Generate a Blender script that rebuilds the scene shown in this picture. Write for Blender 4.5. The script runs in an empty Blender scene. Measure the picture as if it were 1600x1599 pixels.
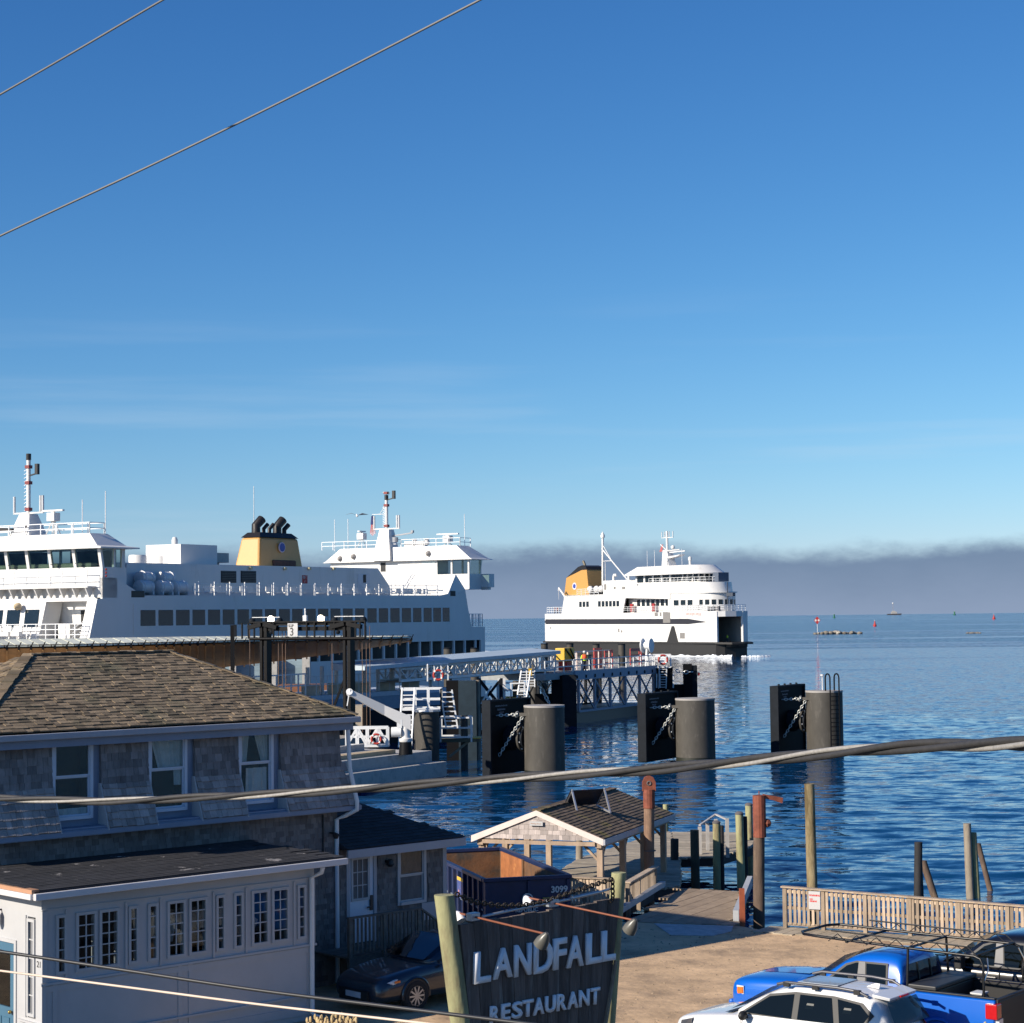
import bpy, math, random
import numpy as np
from mathutils import Vector, Matrix
random.seed(7)
S = bpy.context.scene
COL = S.collection
R = math.radians

# ---------------------------------------------------------------- camera
FPX, CAMH = 3100.0, 10.0            # focal length in photo pixels, eye height above the water
PITCH, ROLL = R(3.05), R(-0.65)
def _rx(a): c, s = math.cos(a), math.sin(a); return np.array([[1,0,0],[0,c,-s],[0,s,c]])
def _rz(a): c, s = math.cos(a), math.sin(a); return np.array([[c,-s,0],[s,c,0],[0,0,1]])
CR = _rx(math.pi/2 + PITCH) @ _rz(ROLL)
cam_d = bpy.data.cameras.new('camera'); cam = bpy.data.objects.new('camera', cam_d); COL.objects.link(cam)
cam_d.sensor_width = 36; cam_d.lens = 36*FPX/1600
cam_d.clip_start = 0.1; cam_d.clip_end = 60000
M4 = Matrix([list(CR[i]) + [0] for i in range(3)] + [[0,0,0,1]]); M4.translation = (0, 0, CAMH)
cam.matrix_world = M4
S.camera = cam
EYE = np.array([0, 0, CAMH])
def ray(x, y): return CR @ np.array([(x-800)/FPX, -(y-799.5)/FPX, -1])
def at(x, y, Y): d = ray(x, y); return EYE + d*(Y/d[1])
def gnd(x, y, z=1.5): d = ray(x, y); return EYE + d*((z-CAMH)/d[2])
class Frame:                       # upright local frame: a along u, b along v (left of u), c up
    def __init__(s, o, deg):
        s.o = np.array(o, float); s.deg = deg; t = R(deg)
        s.u = np.array([math.cos(t), math.sin(t), 0]); s.v = np.array([-math.sin(t), math.cos(t), 0])
    def k(s, x, y, b=0):
        d = ray(x, y); t = ((s.o-EYE)@s.v + b)/(d@s.v); p = EYE + d*t - s.o; return p@s.u, p[2]
    def ka(s, x, y, a=0):
        d = ray(x, y); t = ((s.o-EYE)@s.u + a)/(d@s.u); p = EYE + d*t - s.o; return p@s.v, p[2]
    def kz(s, x, y, c=0):
        g = gnd(x, y, s.o[2]+c) - s.o; return g@s.u, g@s.v
    def w(s, a, b, c=0): return s.o + a*s.u + b*s.v + np.array([0, 0, c])
    def loc(s, p): p = np.array(p) - s.o; return p@s.u, p@s.v, p[2]

# ---------------------------------------------------------------- sky, sun, exposure
SUN_DIR = np.array([-0.835, -0.550])        # horizontal direction to the sun
SUN_EL = R(25.8)
W = bpy.data.worlds.new('World'); S.world = W; W.use_nodes = True
nt = W.node_tree; nt.nodes.clear()
def N(t, **kw):
    n = nt.nodes.new(t)
    for k, v in kw.items(): setattr(n, k, v)
    return n
def L(a, b): nt.links.new(a, b)
sky = N('ShaderNodeTexSky', sky_type='NISHITA', sun_disc=False)
sky.sun_elevation = SUN_EL; sky.sun_rotation = math.atan2(SUN_DIR[0], SUN_DIR[1])
sky.altitude = 0; sky.air_density = 1.0; sky.dust_density = 0.15; sky.ozone_density = 2.0
def math_(op, a, b=None, c=None, clamp=False):
    n = N('ShaderNodeMath', operation=op); n.use_clamp = clamp
    for i, x in enumerate((a, b, c)):
        if x is None: continue
        if isinstance(x, (int, float)): n.inputs[i].default_value = x
        else: L(x, n.inputs[i])
    return n.outputs[0]
# colour balance of the whole sky (clear dry autumn air: deeper blue than the stock model)
sc_ = N('ShaderNodeSeparateColor'); L(sky.outputs[0], sc_.inputs[0]); hs = N('ShaderNodeCombineColor')
r_ = math_('MAXIMUM', math_('SUBTRACT', math_('MULTIPLY', sc_.outputs[0], .69), math_('MULTIPLY', sc_.outputs[2], .046)), 0.)
L(math_('MULTIPLY', math_('POWER', r_, 1.44), .53), hs.inputs[0])
L(math_('MULTIPLY', math_('POWER', math_('MULTIPLY', sc_.outputs[1], .85), 1.26), .65), hs.inputs[1])
L(math_('ADD', math_('MULTIPLY', sc_.outputs[2], 1.03), math_('MULTIPLY', sc_.outputs[0], .29)), hs.inputs[2])
tc = N('ShaderNodeTexCoord'); sep = N('ShaderNodeSeparateXYZ'); L(tc.outputs['Generated'], sep.inputs[0])
# fog bank lying on the sea all round the horizon, ragged top
mp = N('ShaderNodeMapping'); mp.inputs['Scale'].default_value = (1, 1, 2.2); L(tc.outputs['Generated'], mp.inputs[0])
no = N('ShaderNodeTexNoise'); no.inputs['Scale'].default_value = 22; no.inputs['Detail'].default_value = 8; no.inputs['Roughness'].default_value = .62
L(mp.outputs[0], no.inputs['Vector'])
no2 = N('ShaderNodeTexNoise'); no2.inputs['Scale'].default_value = 5.5; no2.inputs['Detail'].default_value = 2; L(tc.outputs['Generated'], no2.inputs['Vector'])
h1 = math_('MULTIPLY', math_('SUBTRACT', no.outputs['Fac'], .5), .020)
h2 = math_('MULTIPLY', math_('SUBTRACT', no2.outputs['Fac'], .5), .018)
zz = math_('ADD', math_('ADD', sep.outputs['Z'], h1), h2)
fog = N('ShaderNodeMapRange', interpolation_type='SMOOTHSTEP'); L(zz, fog.inputs[0])
fog.inputs[1].default_value = .0255; fog.inputs[2].default_value = .0385; fog.inputs[3].default_value = .95; fog.inputs[4].default_value = 0
# thin high streaks of cloud
mp2 = N('ShaderNodeMapping'); mp2.inputs['Scale'].default_value = (1.6, 1.6, 26); mp2.inputs['Rotation'].default_value = (0, R(2.5), 0); L(tc.outputs['Generated'], mp2.inputs[0])
no3 = N('ShaderNodeTexNoise'); no3.inputs['Scale'].default_value = 2.2; no3.inputs['Detail'].default_value = 7; no3.inputs['Roughness'].default_value = .5; L(mp2.outputs[0], no3.inputs['Vector'])
cir = N('ShaderNodeMapRange', interpolation_type='SMOOTHSTEP'); L(no3.outputs['Fac'], cir.inputs[0])
cir.inputs[1].default_value = .52; cir.inputs[2].default_value = .74; cir.inputs[3].default_value = 0; cir.inputs[4].default_value = .24
lowsky = N('ShaderNodeMapRange'); L(sep.outputs['Z'], lowsky.inputs[0])
lowsky.inputs[1].default_value = .17; lowsky.inputs[2].default_value = .06
cirf = math_('MULTIPLY', cir.outputs[0], lowsky.outputs[0])
mixc = N('ShaderNodeMix', data_type='RGBA'); L(cirf, mixc.inputs[0]); L(hs.outputs[0], mixc.inputs[6]); mixc.inputs[7].default_value = (6.0, 7.2, 8.4, 1)
fcol = N('ShaderNodeMix', data_type='RGBA'); fh = N('ShaderNodeMapRange'); L(zz, fh.inputs[0]); fh.inputs[1].default_value = .0; fh.inputs[2].default_value = .032; L(fh.outputs[0], fcol.inputs[0]); fcol.inputs[6].default_value = (2.45, 3.25, 4.75, 1); fcol.inputs[7].default_value = (1.5, 2.25, 3.55, 1)
mixf = N('ShaderNodeMix', data_type='RGBA'); L(fog.outputs[0], mixf.inputs[0]); L(mixc.outputs[2], mixf.inputs[6]); L(fcol.outputs[2], mixf.inputs[7])
bg = N('ShaderNodeBackground'); bg.inputs['Strength'].default_value = 0.073; L(mixf.outputs[2], bg.inputs[0])
out = N('ShaderNodeOutputWorld'); L(bg.outputs[0], out.inputs[0])

sun_d = bpy.data.lights.new('sun', 'SUN'); sun = bpy.data.objects.new('sun', sun_d); COL.objects.link(sun)
sun_d.energy = 5.0; sun_d.angle = R(.5); sun_d.color = (1, .90, .76)
ld = Vector((-SUN_DIR[0]*math.cos(SUN_EL), -SUN_DIR[1]*math.cos(SUN_EL), -math.sin(SUN_EL)))
sun.rotation_euler = ld.to_track_quat('-Z', 'Y').to_euler(); sun.location = (-60, -40, 60)
vs = S.view_settings; vs.view_transform = 'Standard'; vs.look = 'None'; vs.gamma = 1; vs.use_curve_mapping = False; vs.exposure = 0.47

# ---------------------------------------------------------------- materials
MATS = {}
def mat(name, col, rough=.6, metal=0., var=.18, scale=2.5, bump=0., bscale=30, rnd=0., spec=.5, coat=0., stretch=(1,1,1), col2=None, c2=(.5,.7), c2scale=1.5, trans=0., detail=5):
    if name in MATS: return MATS[name]
    m = bpy.data.materials.new(name); MATS[name] = m; m.use_nodes = True
    t = m.node_tree; t.nodes.clear()
    def n(ty, **kw):
        x = t.nodes.new(ty)
        for k, v in kw.items(): setattr(x, k, v)
        return x
    ln = t.links.new
    o = n('ShaderNodeOutputMaterial'); p = n('ShaderNodeBsdfPrincipled'); ln(p.outputs[0], o.inputs[0])
    p.inputs['Roughness'].default_value = rough; p.inputs['Metallic'].default_value = metal
    p.inputs['Specular IOR Level'].default_value = spec; p.inputs['Coat Weight'].default_value = coat; p.inputs['Coat Roughness'].default_value = .04
    p.inputs['Transmission Weight'].default_value = trans
    g = n('ShaderNodeNewGeometry'); mpn = n('ShaderNodeMapping'); mpn.inputs['Scale'].default_value = stretch; ln(g.outputs['Position'], mpn.inputs[0])
    nz = n('ShaderNodeTexNoise'); nz.inputs['Scale'].default_value = scale; nz.inputs['Detail'].default_value = detail; nz.inputs['Roughness'].default_value = .65; ln(mpn.outputs[0], nz.inputs['Vector'])
    mr = n('ShaderNodeMapRange'); ln(nz.outputs['Fac'], mr.inputs[0]); mr.inputs[1].default_value = .25; mr.inputs[2].default_value = .75; mr.inputs[3].default_value = 1-var; mr.inputs[4].default_value = 1+var
    fac = mr.outputs[0]
    if rnd:
        oi = n('ShaderNodeObjectInfo'); at_ = n('ShaderNodeAttribute'); at_.attribute_name = 'rnd'
        ad = n('ShaderNodeMath', operation='ADD'); ln(oi.outputs['Random'], ad.inputs[0]); ln(at_.outputs['Fac'], ad.inputs[1])
        fr = n('ShaderNodeMath', operation='FRACT'); ln(ad.outputs[0], fr.inputs[0])
        m2 = n('ShaderNodeMapRange'); ln(fr.outputs[0], m2.inputs[0]); m2.inputs[3].default_value = 1-rnd; m2.inputs[4].default_value = 1+rnd
        mu = n('ShaderNodeMath', operation='MULTIPLY'); ln(fac, mu.inputs[0]); ln(m2.outputs[0], mu.inputs[1]); fac = mu.outputs[0]
    base = n('ShaderNodeRGB'); base.outputs[0].default_value = (*col, 1)
    src = base.outputs[0]
    if col2 is not None:
        nz2 = n('ShaderNodeTexNoise'); nz2.inputs['Scale'].default_value = c2scale; nz2.inputs['Detail'].default_value = 6; nz2.inputs['Roughness'].default_value = .7; ln(mpn.outputs[0], nz2.inputs['Vector'])
        r2 = n('ShaderNodeMapRange'); ln(nz2.outputs['Fac'], r2.inputs[0]); r2.inputs[1].default_value = c2[0]; r2.inputs[2].default_value = c2[1]
        mx = n('ShaderNodeMix', data_type='RGBA'); ln(r2.outputs[0], mx.inputs[0]); ln(src, mx.inputs[6]); mx.inputs[7].default_value = (*col2, 1); src = mx.outputs[2]
    ml = n('ShaderNodeVectorMath', operation='SCALE'); ln(src, ml.inputs[0]); ln(fac, ml.inputs['Scale'])
    ln(ml.outputs[0], p.inputs['Base Color'])
    if bump:
        nb = n('ShaderNodeTexNoise'); nb.inputs['Scale'].default_value = bscale; nb.inputs['Detail'].default_value = 4; ln(mpn.outputs[0], nb.inputs['Vector'])
        b = n('ShaderNodeBump'); b.inputs['Strength'].default_value = bump; b.inputs['Distance'].default_value = .02; ln(nb.outputs['Fac'], b.inputs['Height']); ln(b.outputs[0], p.inputs['Normal'])
    return m
def emis(name, col, s):
    m = bpy.data.materials.new(name); m.use_nodes = True; t = m.node_tree; p = t.nodes['Principled BSDF']
    p.inputs['Base Color'].default_value = (*col, 1); p.inputs['Emission Color'].default_value = (*col, 1); p.inputs['Emission Strength'].default_value = s; return m
def glassm(name, tint=(.55,.6,.62), refl=.25, rough=.02):
    m = bpy.data.materials.new(name); m.use_nodes = True; t = m.node_tree; t.nodes.clear()
    o = t.nodes.new('ShaderNodeOutputMaterial'); mx = t.nodes.new('ShaderNodeMixShader'); tr = t.nodes.new('ShaderNodeBsdfTransparent'); gl = t.nodes.new('ShaderNodeBsdfGlossy'); fr = t.nodes.new('ShaderNodeLayerWeight')
    ad = t.nodes.new('ShaderNodeMath'); ad.operation = 'MULTIPLY_ADD'; ad.use_clamp = True; pw = t.nodes.new('ShaderNodeMath'); pw.operation = 'POWER'; pw.inputs[1].default_value = 5
    ad.inputs[1].default_value = .9; ad.inputs[2].default_value = .04+refl; gl.inputs['Roughness'].default_value = rough; tr.inputs[0].default_value = (*tint, 1); gl.inputs[0].default_value = (.85,.9,.95,1)
    ge = t.nodes.new('ShaderNodeNewGeometry'); nz = t.nodes.new('ShaderNodeTexNoise'); nz.inputs['Scale'].default_value = 1.7; bp = t.nodes.new('ShaderNodeBump'); bp.inputs['Strength'].default_value = .03; bp.inputs['Distance'].default_value = .1
    t.links.new(ge.outputs['Position'], nz.inputs['Vector']); t.links.new(nz.outputs['Fac'], bp.inputs['Height']); t.links.new(bp.outputs[0], gl.inputs['Normal'])
    t.links.new(fr.outputs['Facing'], pw.inputs[0]); t.links.new(pw.outputs[0], ad.inputs[0]); t.links.new(ad.outputs[0], mx.inputs[0]); t.links.new(tr.outputs[0], mx.inputs[1]); t.links.new(gl.outputs[0], mx.inputs[2]); t.links.new(mx.outputs[0], o.inputs[0]); return m

# ---------------------------------------------------------------- mesh builder and object helpers
def V(*a): return np.array(a, float)
class MB:
    def __init__(s): s.v = []; s.f = []; s.r = []; s.cur = 0.
    def add(s, vs, fs):
        o = len(s.v); s.v.extend([tuple(map(float, p)) for p in vs]); s.f.extend([tuple(i+o for i in f) for f in fs]); s.r.extend([s.cur]*len(vs)); return s
    def rand(s): s.cur = random.random(); return s
    def box(s, x0, x1, y0, y1, z0, z1):
        return s.add([(x0,y0,z0),(x1,y0,z0),(x1,y1,z0),(x0,y1,z0),(x0,y0,z1),(x1,y0,z1),(x1,y1,z1),(x0,y1,z1)],
                     [(0,3,2,1),(4,5,6,7),(0,1,5,4),(1,2,6,5),(2,3,7,6),(3,0,4,7)])
    def hexa(s, b, t):             # 4 bottom points, 4 top points (ccw from above)
        return s.add(list(b)+list(t), [(0,3,2,1),(4,5,6,7),(0,1,5,4),(1,2,6,5),(2,3,7,6),(3,0,4,7)])
    def bar(s, p, q, w, h=None, up=(0,0,1)):
        p = np.array(p, float); q = np.array(q, float); h = w if h is None else h
        d = q-p; d = d/np.linalg.norm(d); up = np.array(up, float)
        if abs(d@up) > .98: up = np.array([1.,0,0]) if abs(d[0]) < .9 else np.array([0,1.,0])
        sd = np.cross(d, up); sd /= np.linalg.norm(sd); u2 = np.cross(sd, d)
        a, b = sd*w/2, u2*h/2
        return s.hexa([p-a-b, p+a-b, q+a-b, q-a-b], [p-a+b, p+a+b, q+a+b, q-a+b])
    def tube(s, pts, r, n=8, r1=None):
        pts = [np.array(p, float) for p in pts]; m = len(pts); vs = []; prev = None
        for i, p in enumerate(pts):
            d = pts[min(i+1, m-1)] - pts[max(i-1, 0)]; d = d/(np.linalg.norm(d)+1e-12)
            if prev is None:
                up = np.array([0,0,1.]) if abs(d[2]) < .9 else np.array([1.,0,0])
            else: up = prev
            x = np.cross(d, up); x /= (np.linalg.norm(x)+1e-12); y = np.cross(x, d); prev = y
            rr = r if r1 is None else r + (r1-r)*i/(m-1)
            for k in range(n):
                t = 2*math.pi*k/n; vs.append(p + rr*(math.cos(t)*x + math.sin(t)*y))
        fs = [(i*n+k, i*n+(k+1) % n, (i+1)*n+(k+1) % n, (i+1)*n+k) for i in range(m-1) for k in range(n)]
        fs += [tuple(range(n-1, -1, -1)), tuple((m-1)*n+k for k in range(n))]
        return s.add(vs, fs)
    def cyl(s, p, q, r, r1=None, n=16): return s.tube([p, q], r, n, r1)
    def poly(s, pts): return s.add(pts, [tuple(range(len(pts)))])
    def ext(s, pts, vec):
        n = len(pts); vec = np.array(vec, float); p2 = [np.array(p, float)+vec for p in pts]
        return s.add(list(pts)+p2, [tuple(range(n-1, -1, -1)), tuple(range(n, 2*n))] + [(i, (i+1) % n, n+(i+1) % n, n+i) for i in range(n)])
    def lathe(s, prof, c=(0,0,0), n=16, ax=None):
        vs = []; c = np.array(c, float)
        for r, z in prof:
            for k in range(n):
                t = 2*math.pi*k/n; p = np.array([r*math.cos(t), r*math.sin(t), z])
                if ax is not None: p = np.array(ax @ Vector(p))
                vs.append(c+p)
        m = len(prof)
        fs = [(i*n+k, i*n+(k+1) % n, (i+1)*n+(k+1) % n, (i+1)*n+k) for i in range(m-1) for k in range(n)]
        fs += [tuple(range(n-1, -1, -1)), tuple((m-1)*n+k for k in range(n))]
        return s.add(vs, fs)
    def ball(s, c, r, n=10, sq=(1,1,1)):
        k = max(4, n//2); c = np.array(c, float); vs = []
        for i in range(k+1):
            ph = math.pi*(i/k-.5)
            for j in range(n):
                t = 2*math.pi*j/n; vs.append(c + r*np.array([math.cos(ph)*math.cos(t)*sq[0], math.cos(ph)*math.sin(t)*sq[1], math.sin(ph)*sq[2]]))
        return s.add(vs, [(i*n+j, i*n+(j+1) % n, (i+1)*n+(j+1) % n, (i+1)*n+j) for i in range(k) for j in range(n)])
    def torus(s, c, Rr, r, ax=(0,0,1), n=20, m=8, a0=0, a1=2*math.pi):
        q = Vector(ax).to_track_quat('Z', 'Y'); full = abs(a1-a0-2*math.pi) < 1e-4; k = n if full else n+1; vs = []; c = np.array(c, float)
        for i in range(k):
            t = a0+(a1-a0)*i/n
            for j in range(m):
                u = 2*math.pi*j/m; vs.append(c+np.array(q @ Vector(((Rr+r*math.cos(u))*math.cos(t), (Rr+r*math.cos(u))*math.sin(t), r*math.sin(u)))))
        fs = []
        for i in range(n):
            i2 = (i+1) % k
            for j in range(m): fs.append((i*m+j, i2*m+j, i2*m+(j+1) % m, i*m+(j+1) % m))
        return s.add(vs, fs)
    def mesh(s, name, m=None, smooth=0):
        me = bpy.data.meshes.new(name); me.from_pydata(s.v, [], s.f); me.update()
        if m: me.materials.append(m)
        if any(s.r): me.attributes.new('rnd', 'FLOAT', 'POINT').data.foreach_set('value', s.r)
        if smooth:
            me.polygons.foreach_set('use_smooth', [True]*len(me.polygons)); me.set_sharp_from_angle(angle=R(smooth))
        return me
    def obj(s, name, m, parent=None, smooth=0, bevel=0, fix=False):
        if not s.v: return None
        me = s.mesh(name, m, smooth)
        if fix:
            import bmesh
            bm = bmesh.new(); bm.from_mesh(me); bmesh.ops.recalc_face_normals(bm, faces=bm.faces); bm.to_mesh(me); bm.free()
        o = bpy.data.objects.new(name, me); COL.objects.link(o)
        if parent is not None: o.parent = parent
        if bevel:
            bv = o.modifiers.new('bevel', 'BEVEL'); bv.width = bevel; bv.segments = 2; bv.limit_method = 'ANGLE'
        return o
def inst(name, me, parent, mw):
    o = bpy.data.objects.new(name, me); COL.objects.link(o); o.parent = parent; o.matrix_local = mw; return o
def thing(name, label, cat, loc=(0,0,0), deg=0, group=None):
    o = bpy.data.objects.new(name, None); COL.objects.link(o); o.empty_display_size = .3
    o.location = tuple(map(float, loc)); o.rotation_euler = (0, 0, R(deg)); tag(o, label, cat, group); return o
def tag(o, label, cat, group=None):
    o['label'] = label; o['category'] = cat
    if group: o['group'] = group
    return o
def struct(o, kind='structure'): o['kind'] = kind; return o
def text(body, name, size, m, parent, mw, ext=.01, offset=0., sx=1., align='LEFT', shear=0.):
    cu = bpy.data.curves.new(name, 'FONT'); cu.body = body; cu.size = size; cu.extrude = ext; cu.offset = offset; cu.align_x = align; cu.shear = shear; cu.resolution_u = 4
    tmp = bpy.data.objects.new(name, cu); COL.objects.link(tmp)
    dg = bpy.context.evaluated_depsgraph_get(); me = bpy.data.meshes.new_from_object(tmp.evaluated_get(dg)); bpy.data.objects.remove(tmp)
    me.materials.clear(); me.materials.append(m)
    o = bpy.data.objects.new(name, me); COL.objects.link(o); o.parent = parent; o.matrix_local = mw @ Matrix.Diagonal((sx,1,1,1)); return o
def basis(o, x, y, z):                       # local matrix from an origin and three axes
    m = Matrix.Identity(4)
    for i, ax in enumerate((x, y, z)):
        for k in range(3): m[k][i] = float(ax[k])
    m.translation = Vector(tuple(map(float, o))); return m
LIM = 300
def pieces(name, meshes, parent, mats_, keep, stuff_name=None):
    """mats_: local matrices; the first `keep` become objects, the rest one joined part marked stuff"""
    for i, mw in enumerate(mats_[:keep]): inst(name, meshes[i % len(meshes)], parent, mw)
    rest = mats_[keep:]
    if rest:
        mb = MB()
        for i, mw in enumerate(rest):
            me = meshes[i % len(meshes)]; mb.rand()
            mb.add([mw @ v.co for v in me.vertices], [tuple(p.vertices) for p in me.polygons])
        o = mb.obj(stuff_name or name+'_field', meshes[0].materials[0], parent); o['kind'] = 'stuff'
def copy_tree(root, loc, deg=None):
    def cp(o, par):
        c = o.copy(); COL.objects.link(c); c.parent = par
        if par is not None: c.matrix_local = o.matrix_local.copy()
        for ch in list(o.children): cp(ch, c)
        return c
    c = cp(root, None); c.location = tuple(map(float, loc))
    if deg is not None: c.rotation_euler = (0, 0, R(deg))
    return c

# ================================================================ SETTING: water, land
def water_mat():
    m = bpy.data.materials.new('sea_water'); m.use_nodes = True; t = m.node_tree; p = t.nodes['Principled BSDF']
    p.inputs['Base Color'].default_value = (.002, .040, .115, 1); p.inputs['IOR'].default_value = 1.33
    def n(ty, **kw):
        x = t.nodes.new(ty)
        for k, v in kw.items(): setattr(x, k, v)
        return x
    ln = t.links.new
    g = n('ShaderNodeNewGeometry')
    # wind lanes: where the breeze touches, the surface is rougher and the ripple stronger
    mp = n('ShaderNodeMapping'); mp.inputs['Scale'].default_value = (.0022, .011, 1); ln(g.outputs['Position'], mp.inputs[0])
    z = n('ShaderNodeTexNoise'); z.inputs['Scale'].default_value = 1.0; z.inputs['Detail'].default_value = 6; ln(mp.outputs[0], z.inputs['Vector'])
    sp = n('ShaderNodeSeparateXYZ'); ln(g.outputs['Position'], sp.inputs[0])
    off = n('ShaderNodeMapRange'); ln(sp.outputs['Y'], off.inputs[0]); off.inputs[1].default_value = 300; off.inputs[2].default_value = 1100; off.inputs[3].default_value = -.06; off.inputs[4].default_value = .16
    ad = n('ShaderNodeMath', operation='ADD'); ln(z.outputs['Fac'], ad.inputs[0]); ln(off.outputs[0], ad.inputs[1])
    wind = n('ShaderNodeMapRange', interpolation_type='SMOOTHSTEP'); ln(ad.outputs[0], wind.inputs[0]); wind.inputs[1].default_value = .5; wind.inputs[2].default_value = .66
    r = n('ShaderNodeMapRange'); ln(wind.outputs[0], r.inputs[0]); r.inputs[3].default_value = .02; r.inputs[4].default_value = .12
    ln(r.outputs[0], p.inputs['Roughness'])
    # unresolved ripple: point-sampled slopes, small where calm, larger in the breeze
    mp2 = n('ShaderNodeMapping'); mp2.inputs['Scale'].default_value = (.55, 1.3, 1); ln(g.outputs['Position'], mp2.inputs[0])
    z2 = n('ShaderNodeTexNoise'); z2.inputs['Scale'].default_value = 1.5; z2.inputs['Detail'].default_value = 4; z2.inputs['Roughness'].default_value = .55; ln(mp2.outputs[0], z2.inputs['Vector'])
    sb = n('ShaderNodeVectorMath', operation='SUBTRACT'); ln(z2.outputs['Color'], sb.inputs[0]); sb.inputs[1].default_value = (.5, .5, .5)
    ks = n('ShaderNodeMapRange'); ln(wind.outputs[0], ks.inputs[0]); ks.inputs[3].default_value = CALM; ks.inputs[4].default_value = BREEZE
    sc = n('ShaderNodeVectorMath', operation='SCALE'); ln(sb.outputs[0], sc.inputs[0]); ln(ks.outputs[0], sc.inputs['Scale'])
    fl = n('ShaderNodeVectorMath', operation='MULTIPLY'); ln(sc.outputs[0], fl.inputs[0]); fl.inputs[1].default_value = (.6, 1.0, 0)
    av = n('ShaderNodeVectorMath', operation='ADD'); ln(g.outputs['Normal'], av.inputs[0]); ln(fl.outputs[0], av.inputs[1])
    nm = n('ShaderNodeVectorMath', operation='NORMALIZE'); ln(av.outputs[0], nm.inputs[0]); ln(nm.outputs[0], p.inputs['Normal'])
    return m
CALM, BREEZE = .6, 3.0
sea = water_mat()
NEAR_Y1 = 420.
mb = MB()
mb.poly([(-9000, NEAR_Y1, 0), (9000, NEAR_Y1, 0), (9000, 14000, 0), (-9000, 14000, 0)])
for sx in (-1, 1): mb.add([(sx*9000,-200,0),(sx*160,-200,0),(sx*160,NEAR_Y1,0),(sx*9000,NEAR_Y1,0)], [(0,1,2,3) if sx < 0 else (3,2,1,0)])
mb.poly([(-160,-200,0),(160,-200,0),(160,38,0),(-160,38,0)])
struct(mb.obj('water', sea))
def wave_sheet():
    """rippled sheet of real waves from the shore out to the dolphins and beyond, rows denser towards the shore"""
    rng = np.random.default_rng(3)
    inv = np.linspace(1/38., 1/NEAR_Y1, 620); Y = 1/inv; Xn = np.linspace(-1, 1, 420)
    half = np.clip(.36*Y+14, 0, 160)
    YY = np.repeat(Y[:,None], 420, 1); XX = Xn[None,:]*half[:,None]
    dy = np.gradient(Y)[:,None]; Z = np.zeros_like(YY)
    for i in range(46):
        lam = math.exp(rng.uniform(math.log(.75), math.log(7.0))); th = math.radians(rng.normal(83, 17)); k = 2*math.pi/lam
        amp = .0062*lam**.95*rng.uniform(.5, 1.2)/1.45
        fade = np.clip((lam/np.maximum(dy, .001)-2.2)/2.5, 0, 1)
        mod = .6+.5*np.sin(XX*rng.uniform(.02,.07)+YY*rng.uniform(.02,.09)+rng.uniform(0,6.28))
        Z += amp*fade*mod*np.sin(k*(XX*math.cos(th)+YY*math.sin(th))+rng.uniform(0,6.28))
    edge = np.minimum(np.clip((NEAR_Y1-YY)/60, 0, 1), np.clip((half[:,None]-np.abs(XX))/6., 0, 1)); Z *= edge
    m, n = YY.shape; me = bpy.data.meshes.new('water_ripples')
    co = np.stack([XX, YY, Z], -1).reshape(-1, 3)
    idx = np.arange(m*n).reshape(m, n); q = np.stack([idx[:-1,:-1], idx[:-1,1:], idx[1:,1:], idx[1:,:-1]], -1).reshape(-1, 4)
    me.vertices.add(len(co)); me.vertices.foreach_set('co', co.ravel()); me.loops.add(q.size); me.loops.foreach_set('vertex_index', q.ravel()); me.polygons.add(len(q)); me.polygons.foreach_set('loop_start', np.arange(0, q.size, 4)); me.update(); me.validate()
    me.polygons.foreach_set('use_smooth', np.ones(len(q), bool)); me.materials.append(sea)
    o = bpy.data.objects.new('rippled_water', me); COL.objects.link(o); struct(o)
    # flat filler beside the fan-shaped sheet
    mb = MB()
    for sx in (-1, 1):
        for i in range(0, m-1, 31):
            j = min(i+31, m-1); p = [(sx*half[i],Y[i],0),(sx*160,Y[i],0),(sx*160,Y[j],0),(sx*half[j],Y[j],0)]
            mb.add(p, [(0,1,2,3) if sx > 0 else (3,2,1,0)])
    struct(mb.obj('calm_water', sea))
wave_sheet()

GZ = 1.5
sand = mat('sandy_gravel', (.54, .37, .215), .95, var=.35, scale=.9, bump=1., bscale=7, col2=(.34, .235, .145), c2=(.48, .66), c2scale=.8, detail=10)
lot_pts = [(-60,39.5), (-6,39.5), (-2,38.2), (3,37.0), (24,33), (30, 33), (30, 47.6), (13.6, 50.6), (7.2, 53.2), (6.1, 54.75), (2.9, 55.75), (2.6, 59.2), (-2.5, 63.5), (-8, 70), (-60, 96)]
mb = MB(); mb.ext([(x, y, -2.0) for x, y in lot_pts], (0, 0, GZ+2.0))
struct(mb.obj('gravel_lot', sand))

asph = mat('dark_asphalt', (.045,.045,.047), .9, var=.25, scale=1.2, bump=.4, bscale=40)
mb = MB(); mb.ext([(x, y, -2.0) for x, y in ((-60,-5),(30,-5),(30,33),(24,33),(3,37.0),(-2,38.2),(-6,39.5),(-60,39.5))], (0, 0, GZ+1.996))
struct(mb.obj('unseen_dark_road', asph))  # unseen dark road, added to cut light bounced up from the sand

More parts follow.
